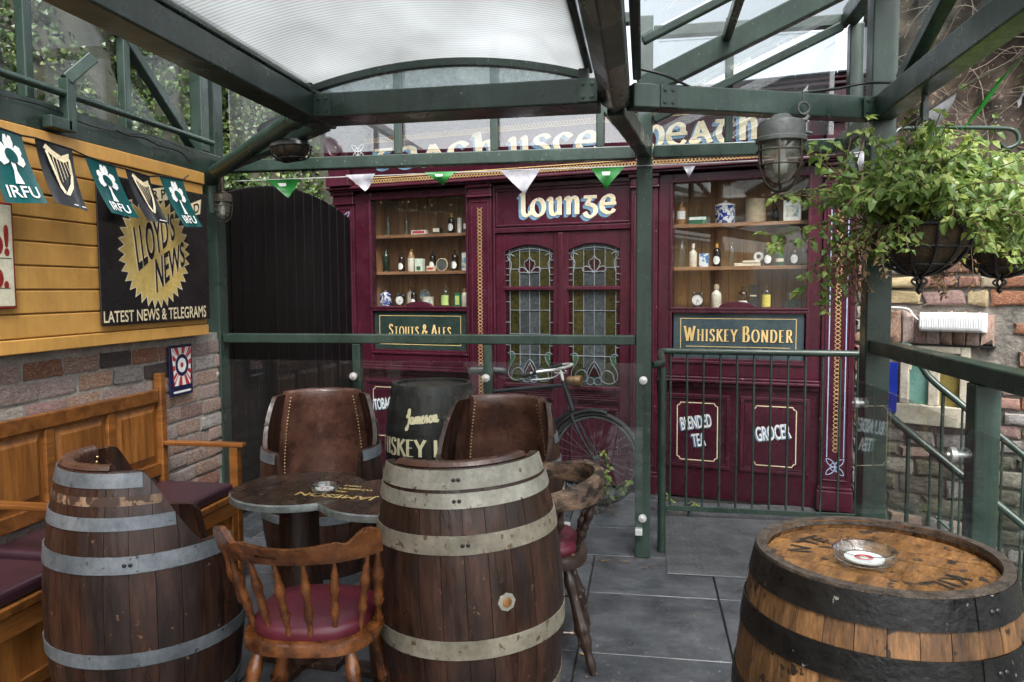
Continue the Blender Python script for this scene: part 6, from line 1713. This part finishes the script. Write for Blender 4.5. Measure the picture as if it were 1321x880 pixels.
# ================================================================ TABLE
TB = V((-1.150, 2.83, 0)); tb_ = empty('lobed_table', TB, rad(-6), 'dark lobed table with plank top and gold lettering among the barrel chairs', 'table')
cs1, cs2, TR_ = (-.20, .01), (.20, -.01), .262
def ext(x):
    lo, hi = 1e9, -1e9
    for (a, b), r in ((cs1, TR_), (cs2, TR_)):
        d = r * r - (x - a) ** 2
        if d > 0: lo = min(lo, b - math.sqrt(d)); hi = max(hi, b + math.sqrt(d))
    return lo, hi
xl, xr = cs1[0] - TR_ + .0005, cs2[0] + TR_ - .0005
ZT = .715; n = 14
for k in range(n):
    x0 = xl + (xr - xl) * k / n + .001; x1 = xl + (xr - xl) * (k + 1) / n - .001
    xs = [x0 + (x1 - x0) * t / 4 for t in range(5)]; e = [ext(x) for x in xs]
    pts = [(x, a) for x, (a, b) in zip(xs, e)] + [(x, b) for x, (a, b) in list(zip(xs, e))[::-1]]; N_ = len(pts)
    m_ = MB(); m_.add([(x, y, ZT) for x, y in pts] + [(x, y, ZT - .022) for x, y in pts], [tuple(range(N_)), tuple(range(N_, 2 * N_))[::-1]] + [(i, N_ + i, N_ + (i + 1) % N_, (i + 1) % N_) for i in range(N_)])
    m_.build('plank', 'table_wood', tb_)
ol = []
for t in range(60): x = xl + (xr - xl) * (1 - math.cos(PI * t / 59)) / 2; ol.append((x, ext(x)[0]))
for t in range(60): x = xr - (xr - xl) * (1 - math.cos(PI * t / 59)) / 2; ol.append((x, ext(x)[1]))
m_ = MB(); N_ = len(ol); vs = []
for x, y in ol:
    d = V((x, y)).normalized() * .006
    vs += [(x, y, ZT + .001), (x + d.x, y + d.y, ZT - .004), (x + d.x, y + d.y, ZT - .026), (x, y, ZT - .028)]
fs = []
for i in range(N_):
    j = (i + 1) % N_
    for q in range(3): fs.append((4 * i + q, 4 * j + q, 4 * j + q + 1, 4 * i + q + 1))
m_.add(vs, fs).build('edge_band', 'table_edge', tb_, smooth=40)
for x, y in ((-.20, .0), (.20, -.01)):
    m_ = MB(); m_.lathe([(0, 0.03), (.085, .03), (.095, .2), (.08, .45), (.075, ZT - .03), (0, ZT - .03)], 20, T(x, y, 0)); m_.build('pedestal', 'barrel_brown', tb_, smooth=40)
    m_ = MB(); m_.box(x - .17, x + .17, y - .04, y + .04, .0, .03); m_.box(x - .04, x + .04, y - .17, y - .0405, 0, .03); m_.box(x - .04, x + .04, y + .0405, y + .17, 0, .03); m_.build('foot', 'barrel_brown', tb_, bevel=.004)
m_ = MB(); m_.box(-.36, .36, -.03, .03, ZT - .06, ZT - .029); m_.build('cross_rail', 'barrel_brown', tb_)
def top_text(t, size, x, y, xs=1.0):
    b = bf_mesh(t, size, xs, 0, 'CENTER', off=.001)
    b.v = [V((-q.x + x, -q.z + y, ZT + .0016)) for q in b.v]; return b
m_ = top_text('JAMESON', .062, .0, -.055, 1.25); m_.build('lettering', 'gold_paint', tb_)
m_ = MB()
for t, s, x, y in (('IRISH', .026, -.02, .0), ('WHISKEY', .030, .03, .045), ('TRIPLE', .022, .0, .085)):
    b = top_text(t, s, x, y, 1.2); m_.add(b.v, b.f)
m_.build('small_lettering', 'gold_paint', tb_)
tq = onZ(419, 628, ZT + .02)
ashtray((tq.x, tq.y, ZT + .0025), .056, 'round clear glass ashtray on the dark lobed table')

# ================================================================ CHAIRS
def turned(p0, p1, r, beads, n=10, steps=26):
    """turned spindle: beads = [(t, size, width)]"""
    p0 = V(p0); p1 = V(p1); pts = []; rs = []
    for i in range(steps + 1):
        t = i / steps; rr = r * (.72 + .45 * math.sin(PI * t) ** 2)
        for bt, bs, bw_ in beads: rr += r * bs * math.exp(-((t - bt) / bw_) ** 2)
        pts.append(p0.lerp(p1, t)); rs.append(rr)
    return MB().tube(pts, rs, n)
def dshape(wd, dp, n=40, back=.35):
    out = []
    for k in range(n):
        a = 2 * PI * k / n; c, s = math.cos(a), math.sin(a)
        e = .62
        x = math.copysign(abs(c) ** e, c) * wd / 2; y = math.copysign(abs(s) ** e, s) * dp / 2
        if s < 0: x *= 1 - .10 * abs(s)
        out.append((x, y))
    return out
def slab_shape(pts, prof):
    """stack of outline copies: prof = [(inset scale, z)]"""
    b = MB(); n = len(pts); vs = []
    for s, z in prof: vs += [(x * s, y * s, z) for x, y in pts]
    m = len(prof); fs = [tuple(range(n))[::-1], tuple((m - 1) * n + i for i in range(n))]
    for j in range(m - 1):
        for i in range(n): fs.append((j * n + i, j * n + (i + 1) % n, (j + 1) * n + (i + 1) % n, (j + 1) * n + i))
    return b.add(vs, fs)
BEADS = [(.12, .35, .03), (.30, .55, .06), (.40, .35, .02), (.62, .5, .08), (.86, .35, .03)]
ch = empty('spindle_chair', (-1.035, 2.30, 0), rad(7), 'polished brown spindle back chair with red seat, its back to us', 'chair')
slab_shape(dshape(.43, .42), [(.93, .405), (.99, .41), (1.0, .425), (.985, .442), (.95, .446)]).build('seat', 'chair_wood', ch, smooth=45)
slab_shape(dshape(.37, .36), [(.97, .4465), (1.0, .46), (.99, .478), (.93, .49), (.6, .497)]).build('seat_pad', 'red_vinyl', ch, smooth=50)
for sx, sy in ((-1, -1), (1, -1), (-1, 1), (1, 1)):
    turned((sx * .215, sy * .205 - (.03 if sy < 0 else 0), 0), (sx * .14, sy * .13, .407), .019, [(.10, .3, .05), (.34, .4, .03), (.42, .55, .05), (.52, .3, .02), (.85, .45, .08)]).build('leg', 'chair_wood', ch, smooth=60)
turned((-.19, -.17, .17), (-.19, .17, .17), .011, [(.5, .7, .12)]).build('stretcher', 'chair_wood', ch, smooth=60)
turned((.19, -.17, .17), (.19, .17, .17), .011, [(.5, .7, .12)]).build('stretcher', 'chair_wood', ch, smooth=60)
turned((-.19, 0, .17), (.19, 0, .17), .011, [(.5, .7, .12)]).build('stretcher', 'chair_wood', ch, smooth=60)
# top rail, bowed, with a hand slot and raised ends
def rail_pt(t): return V((.245 * t, -.265 + .12 * t * t, 0))
def zlo(t): return .702 + .030 * abs(t) ** 1.6 + .012 * math.cos(t * PI)
def zhi(t):
    a = abs(t); return .770 + .026 * a ** 2 + (.016 * math.exp(-((a - .88) / .09) ** 2)) - (.012 * math.exp(-((a - .68) / .07) ** 2))
N = 44; b = MB(); vs = []
zf = [0, .28, .42, .60, .74, 1]
for i in range(N + 1):
    t = -1 + 2 * i / N; p = rail_pt(t); d = V((.245, .24 * t, 0)).normalized(); nn = V((-d.y, d.x, 0))
    for s in (-1, 1):
        for j, f in enumerate(zf):
            th = .010 if j in (0, 5) else .012
            lean_ = -.035 * f
            vs.append(p + nn * (s * th) + V((0, lean_, zlo(t) + (zhi(t) - zlo(t)) * f)))
q = len(zf); fs = []
slot = lambda i, j: 14 <= i < 20 and j == 2
for i in range(N):
    a0 = i * 2 * q; a1 = (i + 1) * 2 * q
    for j in range(q - 1):
        if slot(i, j): continue
        fs.append((a0 + j, a1 + j, a1 + j + 1, a0 + j + 1)); fs.append((a0 + q + j, a0 + q + j + 1, a1 + q + j + 1, a1 + q + j))
    fs.append((a0 + q - 1, a1 + q - 1, a1 + 2 * q - 1, a0 + 2 * q - 1)); fs.append((a0, a0 + q, a1 + q, a1))
    if slot(i, 2):
        fs.append((a0 + 2, a1 + 2, a1 + q + 2, a0 + q + 2)); fs.append((a0 + 3, a0 + q + 3, a1 + q + 3, a1 + 3))
for i, r in ((14, 1), (20, -1)):
    a0 = i * 2 * q; fs.append((a0 + 2, a0 + 3, a0 + q + 3, a0 + q + 2))
for i in (0, N):
    a0 = i * 2 * q
    for j in range(q - 1): fs.append((a0 + j, a0 + j + 1, a0 + q + j + 1, a0 + q + j))
b.add(vs, fs).build('top_rail', 'chair_wood', ch, smooth=50)
for k in range(6):
    t = -.86 + 1.72 * k / 5; p = rail_pt(t)
    turned((t * .19, -.165 + .10 * t * t, .44), (p.x, p.y + .0, zlo(t) + .01), .0095, [(.10, .4, .03), (.32, .6, .05), (.42, .4, .02), (.66, .65, .08), (.82, .45, .02)]).build('spindle', 'chair_wood', ch, smooth=60)
for s in (-1, 1):
    p = rail_pt(s * .96); turned((s * .205, -.02, .44), (p.x, p.y, zlo(.96) + .01), .0115, [(.10, .3, .03), (.32, .7, .06), (.42, .3, .02), (.66, .75, .10)]).build('spindle', 'chair_wood', ch, smooth=60)
# bow backed armchair on the right of the group
bc = empty('bow_armchair', (-.435, 3.13, 0), rad(97), 'dark worn bow back armchair with red seat right of the front barrel chair', 'chair')
slab_shape(dshape(.46, .42), [(.93, .40), (.99, .405), (1.0, .425), (.985, .44), (.95, .444)]).build('seat', 'chair_dark', bc, smooth=45)
slab_shape(dshape(.37, .35), [(.97, .4445), (1.0, .455), (.99, .472), (.93, .484), (.6, .49)]).build('seat_pad', 'red_vinyl', bc, smooth=50)
LB = [(.10, .3, .05), (.30, .5, .05), (.42, .6, .05), (.52, .3, .02), (.85, .5, .08)]
for sx, sy in ((-1, -1), (1, -1), (-1, 1), (1, 1)):
    turned((sx * .225, sy * .225, 0), (sx * .145, sy * .12, .402), .019, LB).build('leg', 'chair_dark', bc, smooth=60)
for y in (-.17, .17): turned((-.19, y, .17), (.19, y, .17), .011, [(.5, .7, .12)]).build('stretcher', 'chair_dark', bc, smooth=60)
for x in (-.19, .19): turned((x, -.17, .15), (x, .17, .15), .011, [(.5, .7, .12)]).build('stretcher', 'chair_dark', bc, smooth=60)
path = catmull([V((-.265, .19, 0)), V((-.275, .08, 0)), V((-.26, -.08, 0)), V((-.17, -.21, 0)), V((0, -.26, 0)), V((.17, -.21, 0)), V((.26, -.08, 0)), V((.275, .08, 0)), V((.265, .19, 0))], 6)
b = MB(); vs = []; m = len(path)
for i, p in enumerate(path):
    t = i / (m - 1); d = (path[min(i + 1, m - 1)] - path[max(i - 1, 0)]).normalized(); nn = V((-d.y, d.x, 0))
    bk_ = math.sin(PI * t) ** 2; hw = .030 - .010 * bk_ + (.008 if i in (0, 1, m - 1, m - 2) else 0); z0 = .655 + .005 * bk_; z1 = .690 + .075 * bk_
    for a, z, s in ((-1, z0, .8), (-1.1, (z0 + z1) / 2, 1), (-.9, z1 - .004, 1), (0, z1 + .003, 1), (.9, z1 - .004, 1), (1.1, (z0 + z1) / 2, 1), (1, z0, .8)):
        vs.append(p + nn * (a * hw * s) + V((0, 0, z)))
fs = []
for i in range(m - 1):
    for j in range(7): fs.append((i * 7 + j, i * 7 + (j + 1) % 7, (i + 1) * 7 + (j + 1) % 7, (i + 1) * 7 + j))
fs += [tuple(range(7))[::-1], tuple((m - 1) * 7 + j for j in range(7))]
b.add(vs, fs).build('bow_rail', 'bow_wood', bc, smooth=50)
for f in (.04, .16, .29, .43, .57, .71, .84, .96):
    p = path[int(f * (m - 1))]
    turned((p.x * .74, p.y * .70 + .01, .435), (p.x, p.y, .665), .0125, [(.12, .3, .03), (.35, .6, .07), (.5, .4, .02), (.72, .6, .08)]).build('spindle', 'chair_dark', bc, smooth=60)
# ================================================================ BENCH
bn = empty('wooden_bench', (WX + .018, 0, 0), PI / 2, 'long varnished panelled wooden bench with dark cushion against the brick wall', 'bench')
x0, x1 = 1.30, 3.62
dp = .46
MB().box(x0, x1 - .0005, -.034, -.004, .925, .992).build('top_rail', 'bench_long', bn, bevel=.006)
MB().box(x0, x1 - .0005, -.032, -.004, .545, .61).build('lower_rail', 'bench_long', bn, bevel=.004)
st = MB(); st.box(x1, x1 + .045, -.045, -.001, .0, 1.075); st.build('end_stile', 'bench_wood', bn, bevel=.006)
npn = 6; pw = (x1 - x0) / npn
for k in range(npn):
    a = x0 + k * pw; b_ = a + pw
    MB().box(a, a + .05, -.030, -.0045, .6105, .9245).build('stile', 'bench_wood', bn, bevel=.003)
    p = MB(); p.box(a + .0505, b_ - .0005, -.012, -.005, .6105, .9245)
    po = p.build('panel', 'bench_panel', bn)
    c = MB(); xa, xb, za, zb = a + .065, b_ - .016, .625, .91; i = .03
    c.add([(xa, -.0122, za), (xb, -.0122, za), (xb, -.0122, zb), (xa, -.0122, zb), (xa + i, -.026, za + i), (xb - i, -.026, za + i), (xb - i, -.026, zb - i), (xa + i, -.026, zb - i)],
          [(0, 1, 5, 4), (1, 2, 6, 5), (2, 3, 7, 6), (3, 0, 4, 7), (4, 5, 6, 7)])
    c.build('raised_field', 'bench_panel', po)
MB().box(x0, x1 + .03, -dp, -.046, .435, .468).build('seat_board', 'bench_long', bn, bevel=.005)
for a, b_ in ((x0, 2.44), (2.50, x1 - .02)):
    MB().box(a + .004, b_, -dp + .012, -.05, .4685, .525).build('cushion', 'aubergine_vinyl', bn, bevel=.018, bseg=3)
MB().box(x0, x1, -dp + .02, -.05, .16, .4345).build('box_front', 'bench_panel', bn)
fr = MB(); fr.box(x0, x1, -dp + .004, -dp + .0195, .36, .4345); fr.box(x0, x1, -dp + .004, -dp + .0195, .15, .20)
for k in range(7):
    xx = x0 + k * (x1 - x0 - .05) / 6; fr.box(xx, xx + .05, -dp + .005, -dp + .0195, .2005, .3595)
fr.build('front_frame', 'bench_wood', bn, bevel=.003)
for xx in (x0 + .02, 2.44, x1 - .08):
    MB().box(xx, xx + .06, -dp + .03, -.06, 0, .1595).build('foot', 'bench_wood', bn, bevel=.004)
for xx in (2.445, x1 - .005):
    MB().box(xx, xx + .05, -dp - .03, -.0465, .70, .722).build('arm', 'bench_long', bn, bevel=.005)
    MB().box(xx + .002, xx + .048, -dp + .0, -dp + .045, .4695 if xx < 3 else .0, .6995).build('arm_post', 'bench_wood', bn, bevel=.004)

# ================================================================ BICYCLE
hubp = onZ(768, 652, 0)
bi = empty('bicycle', (hubp.x, hubp.y, 0), -FA, 'old black roadster bicycle with brass lamp leaning before the doors', 'bicycle')
WRr = .312
def wheel(x, nm):
    t = MB(); t.tube([V((x + WRr * math.cos(a * PI / 20), 0, WRr + .018 + WRr * math.sin(a * PI / 20) - .0)) for a in range(40)], .018, 8, closed=True)
    wo = t.build('tyre', 'rubber', bi, smooth=60)
    c = V((x, 0, WRr + .018))
    r = MB(); r.tube([c + V(((WRr - .024) * math.cos(a * PI / 20), 0, (WRr - .024) * math.sin(a * PI / 20))) for a in range(40)], .011, 6, closed=True); r.build('rim', 'gun_metal', wo, smooth=60)
    s = MB()
    for k in range(28):
        a = 2 * PI * k / 28; a2 = a + (.5 if k % 2 else -.5); sd = .02 if k % 4 < 2 else -.02
        s.tube([c + V((.018 * math.cos(a2), sd, .018 * math.sin(a2))), c + V(((WRr - .03) * math.cos(a), 0, (WRr - .03) * math.sin(a)))], .0016, 5)
    s.tube([c + V((0, -.045, 0)), c + V((0, .045, 0))], .016, 10); s.build('spokes', 'gun_metal', wo)
wheel(0, 'f'); wheel(-1.08, 'r')
hz = WRr + .018
HT, HB = V((-.235, 0, .86)), V((-.165, 0, .655))
SB, SS = V((-.62, 0, .30)), V((-.80, 0, .80))
fr = MB(); fr.tube([HT, HB], .019, 10); fr.tube([HT + V((.012, 0, -.03)), SS + V((.02, 0, -.04))], .014, 10); fr.tube([HB + V((0, 0, .01)), SB], .015, 10); fr.tube([SB, SS], .015, 10)
for s in (-1, 1):
    fr.tube([SB + V((0, s * .03, 0)), V((-1.08, s * .055, hz))], .009, 8); fr.tube([SS + V((.01, s * .02, -.04)), V((-1.08, s * .055, hz))], .008, 8)
fr.build('frame', 'black_paint', bi, smooth=60)
fk = MB()
for s in (-1, 1): fk.tube(catmull([HB + V((.003, s * .045, -.02)), V((-.11, s * .05, .52)), V((-.04, s * .05, .40)), V((0, s * .05, hz))], 5), [.012] * 6 + [.010] * 5 + [.008] * 5, 8)
fk.tube([HB + V((.003, -.05, -.02)), HB + V((.003, .05, -.02))], .012, 8)
fk.build('fork', 'black_paint', bi, smooth=60)
sm = MB(); sm.tube([HT, HT + V((-.028, 0, .085))], .012, 10); hc = HT + V((-.028, 0, .085))
sm.build('stem', 'steel', bi, smooth=60)
hb = MB(); L1 = catmull([hc + V((-.17, -.27, -.03)), hc + V((-.06, -.27, -.0)), hc + V((.03, -.20, .01)), hc + V((.02, -.06, 0)), hc, hc + V((.02, .06, 0)), hc + V((.03, .20, .01)), hc + V((-.06, .27, 0)), hc + V((-.17, .27, -.03))], 5)
hb.tube(L1, .011, 10); hbo = hb.build('handlebar', 'steel', bi, smooth=60)
for s in (-1, 1): MB().tube([hc + V((-.175, s * .27, -.032)), hc + V((-.065, s * .27, -.002))], .016, 10).build('grip', 'black_paint', hbo, smooth=60)
bl_ = MB(); bl_.tube(catmull([hc + V((.03, -.05, -.02)), hc + V((.0, -.16, -.05)), hc + V((-.12, -.24, -.06))], 4), .005, 6); bl_.tube(catmull([hc + V((.03, .05, -.02)), hc + V((.0, .16, -.05)), hc + V((-.12, .24, -.06))], 4), .005, 6)
bl_.tube([hc + V((.02, 0, -.02)), hc + V((.075, 0, -.28))], .005, 6); bl_.build('brake_lever', 'steel', bi, smooth=60)
lm_ = MB(); M = Matrix.Translation(HT + V((.085, 0, .0))) @ Matrix.Rotation(PI / 2, 4, 'Y')
lm_.lathe([(0, -.05), (.03, -.05), (.036, -.03), (.036, .0), (.042, .005), (.042, .05), (.036, .052), (0, .045)], 20, M); lo_ = lm_.build('headlamp', 'lamp_brass', bi, smooth=40)
MB().bar(HT + V((.0, 0, -.0)), HT + V((.06, 0, 0)), .012, .02).build('lamp_bracket', 'black_paint', lo_)
mg = MB()
def guard(cx, a0, a1):
    vs = []; n = 20; R = WRr + .035
    for k in range(n + 1):
        a = rad(a0 + (a1 - a0) * k / n)
        for y, dr in ((-.032, -.012), (-.02, 0), (.02, 0), (.032, -.012)): vs.append((cx + (R + dr) * math.cos(a), y, hz + (R + dr) * math.sin(a)))
    mg.add(vs, [(k * 4 + i, (k + 1) * 4 + i, (k + 1) * 4 + i + 1, k * 4 + i + 1) for k in range(n) for i in range(3)])
guard(0, 75, 190); guard(-1.08, -5, 185); mg.build('mudguard', 'black_paint', bi, smooth=60)
sa = MB(); sa.tube([SS, SS + V((-.03, 0, .085))], .012, 8); sa.build('seat_post', 'steel', bi, smooth=60)
sd_ = slab_shape([(x - .0, y) for x, y in [(.16, 0), (.14, .018), (.05, .03), (-.03, .07), (-.10, .10), (-.13, .06), (-.135, 0), (-.13, -.06), (-.10, -.10), (-.03, -.07), (.05, -.03), (.14, -.018)]], [(.9, 0), (1, .012), (.98, .04), (.85, .052)])
place(sd_, T(SS.x - .02, 0, SS.z + .085)); sd_.build('saddle', 'black_paint', bi, smooth=50)
cc_ = MB(); M = Matrix.Translation(SB + V((0, -.05, 0))) @ Matrix.Rotation(PI / 2, 4, 'X'); cc_.lathe([(.09, -.004), (.095, 0), (.09, .004), (.07, .004), (.07, -.004)], 24, M, closed_prof=True); cc_.tube([SB + V((0, -.06, 0)), SB + V((.12, -.07, -.11))], .009, 8); cc_.tube([SB + V((0, .06, 0)), SB + V((-.12, .07, .11))], .009, 8); cc_.bar(SB + V((.12, -.07, -.11)), SB + V((.12, -.16, -.11)), .06, .02); cc_.bar(SB + V((-.12, .07, .11)), SB + V((-.12, .16, .11)), .06, .02)
cc_.build('crank', 'gun_metal', bi, smooth=40)

# ================================================================ PLANTS
def grow(root, rnd, start, d0, n, seg, grav, leafm, stems, leaves, lsz, every=1):
    p = V(start); d = V(d0).normalized(); pts = [p.copy()]
    for i in range(n):
        d = (d + V((rnd.gauss(0, .22), rnd.gauss(0, .22), rnd.gauss(0, .18) + grav))).normalized()
        p = p + d * seg; pts.append(p.copy())
        if i >= every:
            for q in range(rnd.choice((2, 3, 3))):
                side = V((rnd.gauss(0, 1), rnd.gauss(0, 1), rnd.gauss(.1, .5))).normalized()
                lp = p + side * rnd.uniform(.005, .02)
                leaf_geo(leaves[rnd.choices((0, 1), (3, 1.4))[0]] if leafm is None else leaves[leafm], lp, side * .5 + V((rnd.gauss(-.2, .35), rnd.gauss(-.4, .35), .75)), rnd.uniform(*lsz), rnd, .62, .25, side + V((0, 0, -.25)))
    # tip rosette
    for q in range(4):
        side = V((rnd.gauss(0, 1), rnd.gauss(0, 1), .2)).normalized()
        leaf_geo(leaves[1], p, V((rnd.gauss(0, .3), rnd.gauss(-.3, .3), .8)), rnd.uniform(lsz[0], lsz[1]) * .9, rnd, .6, .2, side)
    stems.tube(pts, [.0032 - .0018 * i / len(pts) for i in range(len(pts))], 5)
def basket(loc, R, seed, label, nst, trail, hangz):
    r_ = empty('hanging_basket', loc, 0, label, 'hanging basket', 'hanging baskets')
    rnd = random.Random(seed); h = R * 1.02
    ir = MB()
    for k in range(12):
        a = 2 * PI * k / 12
        ir.tube([V((R * math.cos(t) * math.cos(a), R * math.cos(t) * math.sin(a), -h * math.sin(t))) for t in [PI / 2 * i / 8 for i in range(8)]] + [V((0, 0, -h))], .0062, 6)
    for t in (0, .45, .9): ir.tube([V((R * math.cos(t) * math.cos(a * PI / 16), R * math.cos(t) * math.sin(a * PI / 16), -h * math.sin(t))) for a in range(32)], .007 if t == 0 else .0045, 6, closed=True)
    for a in range(4):
        an = a * PI / 2; c, s = math.cos(an), math.sin(an)
        ir.tube(catmull([V((0, 0, -h)), V((.028 * c, .028 * s, -h - .022)), V((0, 0, -h - .045))], 4), .005, 6)
    ir.lathe([(0, -h - .04), (.011, -h - .05), (.013, -h - .062), (0, -h - .075)], 10)
    ir.build('iron_basket', 'black_iron', r_, smooth=60)
    MB().lathe([((R - .012) * math.cos(t), -(h - .012) * math.sin(t)) for t in [PI / 2 * i / 9 for i in range(10)]], 24).build('moss_liner', 'moss_liner', r_, smooth=60)
    MB().lathe([(0, .012), (R * .6, .01), (R - .014, -.01)], 20).build('compost', 'soil_dark', r_, smooth=60)
    ch_ = MB()
    for k in range(3):
        a = 2 * PI * k / 3 + .4; ch_.tube(catmull([V((R * math.cos(a), R * math.sin(a), 0)), V((R * .75 * math.cos(a), R * .75 * math.sin(a), hangz * .45)), V((R * .3 * math.cos(a), R * .3 * math.sin(a), hangz * .75)), V((0, 0, hangz * .82))], 4), .0058, 6)
    for k in range(3):
        a = 2 * PI * k / 3 + rad(90); rr = .030; cx, cz = .034 * math.cos(a), hangz * .86 + .034 * math.sin(a)
        ch_.tube([V((cx + rr * math.cos(t * PI / 8), -.004, cz + rr * math.sin(t * PI / 8))) for t in range(16)], .0055, 6, closed=True)
    ch_.tube([V((0, 0, hangz * .86 + .06)), V((0, 0, hangz + .02))], .0055, 6)
    ch_.build('hanger', 'black_iron', r_, smooth=60)
    stems = MB(); lv = [MB(), MB(), MB()]
    for k in range(nst):
        a = rnd.uniform(0, 2 * PI); r0 = R * rnd.uniform(0, .9)
        st_ = V((r0 * math.cos(a), r0 * math.sin(a), .0)); o_ = r0 / R
        d = V((math.cos(a) * (o_ + .1), math.sin(a) * (o_ + .1), rnd.uniform(.5, 1.8)))
        grow(r_, rnd, st_, d, rnd.randint(6, 13), rnd.uniform(.028, .042), -.085, None, stems, lv, (.022, .056))
    for dx, dy, dz, n_, g_ in trail:
        for q in range(2):
            grow(r_, rnd, V((R * .8 * (1 if dx > 0 else -1), dy * .3, .0)), V((dx, dy, dz)) + V((rnd.gauss(0, .12), rnd.gauss(0, .12), rnd.gauss(0, .12))), n_ + rnd.randint(-2, 2), .042, g_, None, stems, lv, (.020, .048), 2)
    for k in range(34):      # short shoots hanging over the rim
        a = rnd.uniform(0, 2 * PI)
        grow(r_, rnd, V((R * .95 * math.cos(a), R * .95 * math.sin(a), .0)), V((math.cos(a), math.sin(a), .3)), rnd.randint(4, 8), .026, -.30, None, stems, lv, (.020, .042), 1)
    for k in range(16):      # dry trailing growth at the left
        a = rnd.uniform(PI * .72, PI * 1.25)
        grow(r_, rnd, V((R * math.cos(a), R * math.sin(a), 0)), V((math.cos(a), math.sin(a), -.1)), rnd.randint(6, 11), .03, -.34, 2, stems, [lv[0], lv[2], lv[2]], (.014, .03), 3)
    stems.build('stems', 'stem', r_, smooth=60)
    for m_, nm, q in (('leaf', 'leaves', 0), ('leaf_young', 'young_leaves', 1), ('leaf_dry', 'dry_leaves', 2)):
        o = lv[q].build(nm, m_, r_); o['kind'] = 'stuff'
    return r_
B1 = onY(1188, 292, 3.22); B2 = onY(1292, 300, 3.85)
basket(B1, .185, 4, 'nearer hanging iron basket of trailing green plants by the right post', 135,
       [(-1, .1, .45, 9, .0), (-1, .1, .25, 8, -.04), (-1, .2, .7, 9, -.03), (-1, .1, .0, 7, -.12), (-.8, -.1, .0, 10, -.22), (-.7, .1, -.3, 11, -.25), (.7, -.4, .3, 9, -.1), (-.7, 0, .9, 9, -.02)], .40)
basket(B2, .20, 9, 'farther hanging iron basket of bushy green plants near the earth bank', 165,
       [(1, -.2, .3, 9, -.1), (1, -.3, .1, 9, -.2), (-.8, -.3, .2, 8, -.15), (.8, -.5, .5, 8, -.08), (.6, -.6, -.1, 8, -.25)], .36)
# bracket arm for the farther basket
hk = MB(); az = B2.z + .41
hk.tube(catmull([V((1.085, 3.74, az - .10)), V((1.10, 3.745, az + .03)), V((1.20, 3.77, az + .055)), V((B2.x - .05, 3.84, az + .055)), V((B2.x + .04, 3.85, az + .04)), V((B2.x + .055, 3.85, az - .01)), V((B2.x + .01, 3.85, az - .035)), V((B2.x - .02, 3.85, az - .01))], 6), .010, 8)
hk.tube([V((1.085, 3.74, az - .30)), V((1.085, 3.74, az + .06))], .012, 8)
ho = hk.build('basket_bracket', 'green_steel', smooth=60); tag(ho, 'curled green iron bracket arm holding the farther basket', 'bracket')
hk = MB(); az = B1.z + .40
hk.tube([V((1.04, B1.y, 2.24)), V((B1.x, B1.y, 2.235)), V((B1.x, B1.y, az + .01))], .012, 8); hk.bar((B1.x - .0, B1.y, 2.20), (B1.x, B1.y, 2.13), .04, .02)
ho = hk.build('basket_hook', 'green_steel', smooth=60); tag(ho, 'short green hook under the right beam holding the nearer basket', 'hook')
# weed growing through the bicycle wheel
wd_ = empty('climbing_weed', onZ(782, 662, 0), 0, 'small green weed growing through the front bicycle wheel', 'plant')
rnd = random.Random(31); stems = MB(); lv = [MB(), MB()]
for k in range(9):
    grow(wd_, rnd, V((rnd.uniform(-.06, .1), rnd.uniform(-.05, .05), 0)), V((rnd.uniform(-.5, .25), rnd.uniform(-.3, .1), 1)), rnd.randint(7, 13), .036, -.03, None, stems, lv, (.022, .04), 4)
stems.build('stems', 'stem', wd_, smooth=60)
for m_, nm, q in (('leaf', 'leaves', 0), ('leaf_young', 'young_leaves', 1)): o = lv[q].build(nm, m_, wd_); o['kind'] = 'stuff'
w2 = empty('small_weed', onZ(866, 664, 0), 0, 'tiny green weed by the foot of the pub front behind the railing', 'plant')
stems = MB(); lv = [MB(), MB()]
for k in range(4): grow(w2, rnd, V((rnd.uniform(-.03, .03), 0, 0)), V((rnd.uniform(-.4, .4), -.1, 1)), rnd.randint(4, 6), .03, -.06, None, stems, lv, (.02, .035), 2)
stems.build('stems', 'stem', w2, smooth=60)
for m_, nm, q in (('leaf', 'leaves', 0), ('leaf_young', 'young_leaves', 1)): o = lv[q].build(nm, m_, w2); o['kind'] = 'stuff'
# cigarette end on the slabs, as in the photograph
ce = onZ(752, 845, 0); cg = MB().tube([V((ce.x - .012, ce.y, .006)), V((ce.x + .012, ce.y - .006, .006))], .0038, 8)
tag(cg.build('cigarette_end', 'cork', smooth=60), 'small orange cigarette end lying on the slate slabs', 'cigarette end')

# leaf litter and crumbs on the slabs
rnd = random.Random(77); lt_ = MB()
for k in range(170):
    if k < 110: x, y = rnd.uniform(-.9, .12), 4.20 + rnd.gauss(0, .035)
    else: x, y = rnd.uniform(-.5, 1.0), rnd.uniform(2.2, 4.2)
    s = rnd.uniform(.004, .012) if k >= 110 else rnd.uniform(.006, .02)
    leaf_geo(lt_, V((x, y, .004)), V((rnd.gauss(0, .3), rnd.gauss(0, .3), 1)), s, rnd, .8, .1)
tag(lt_.build('leaf_litter', 'litter'), 'small dry leaf litter and crumbs on the slate floor', 'litter', kind='stuff')
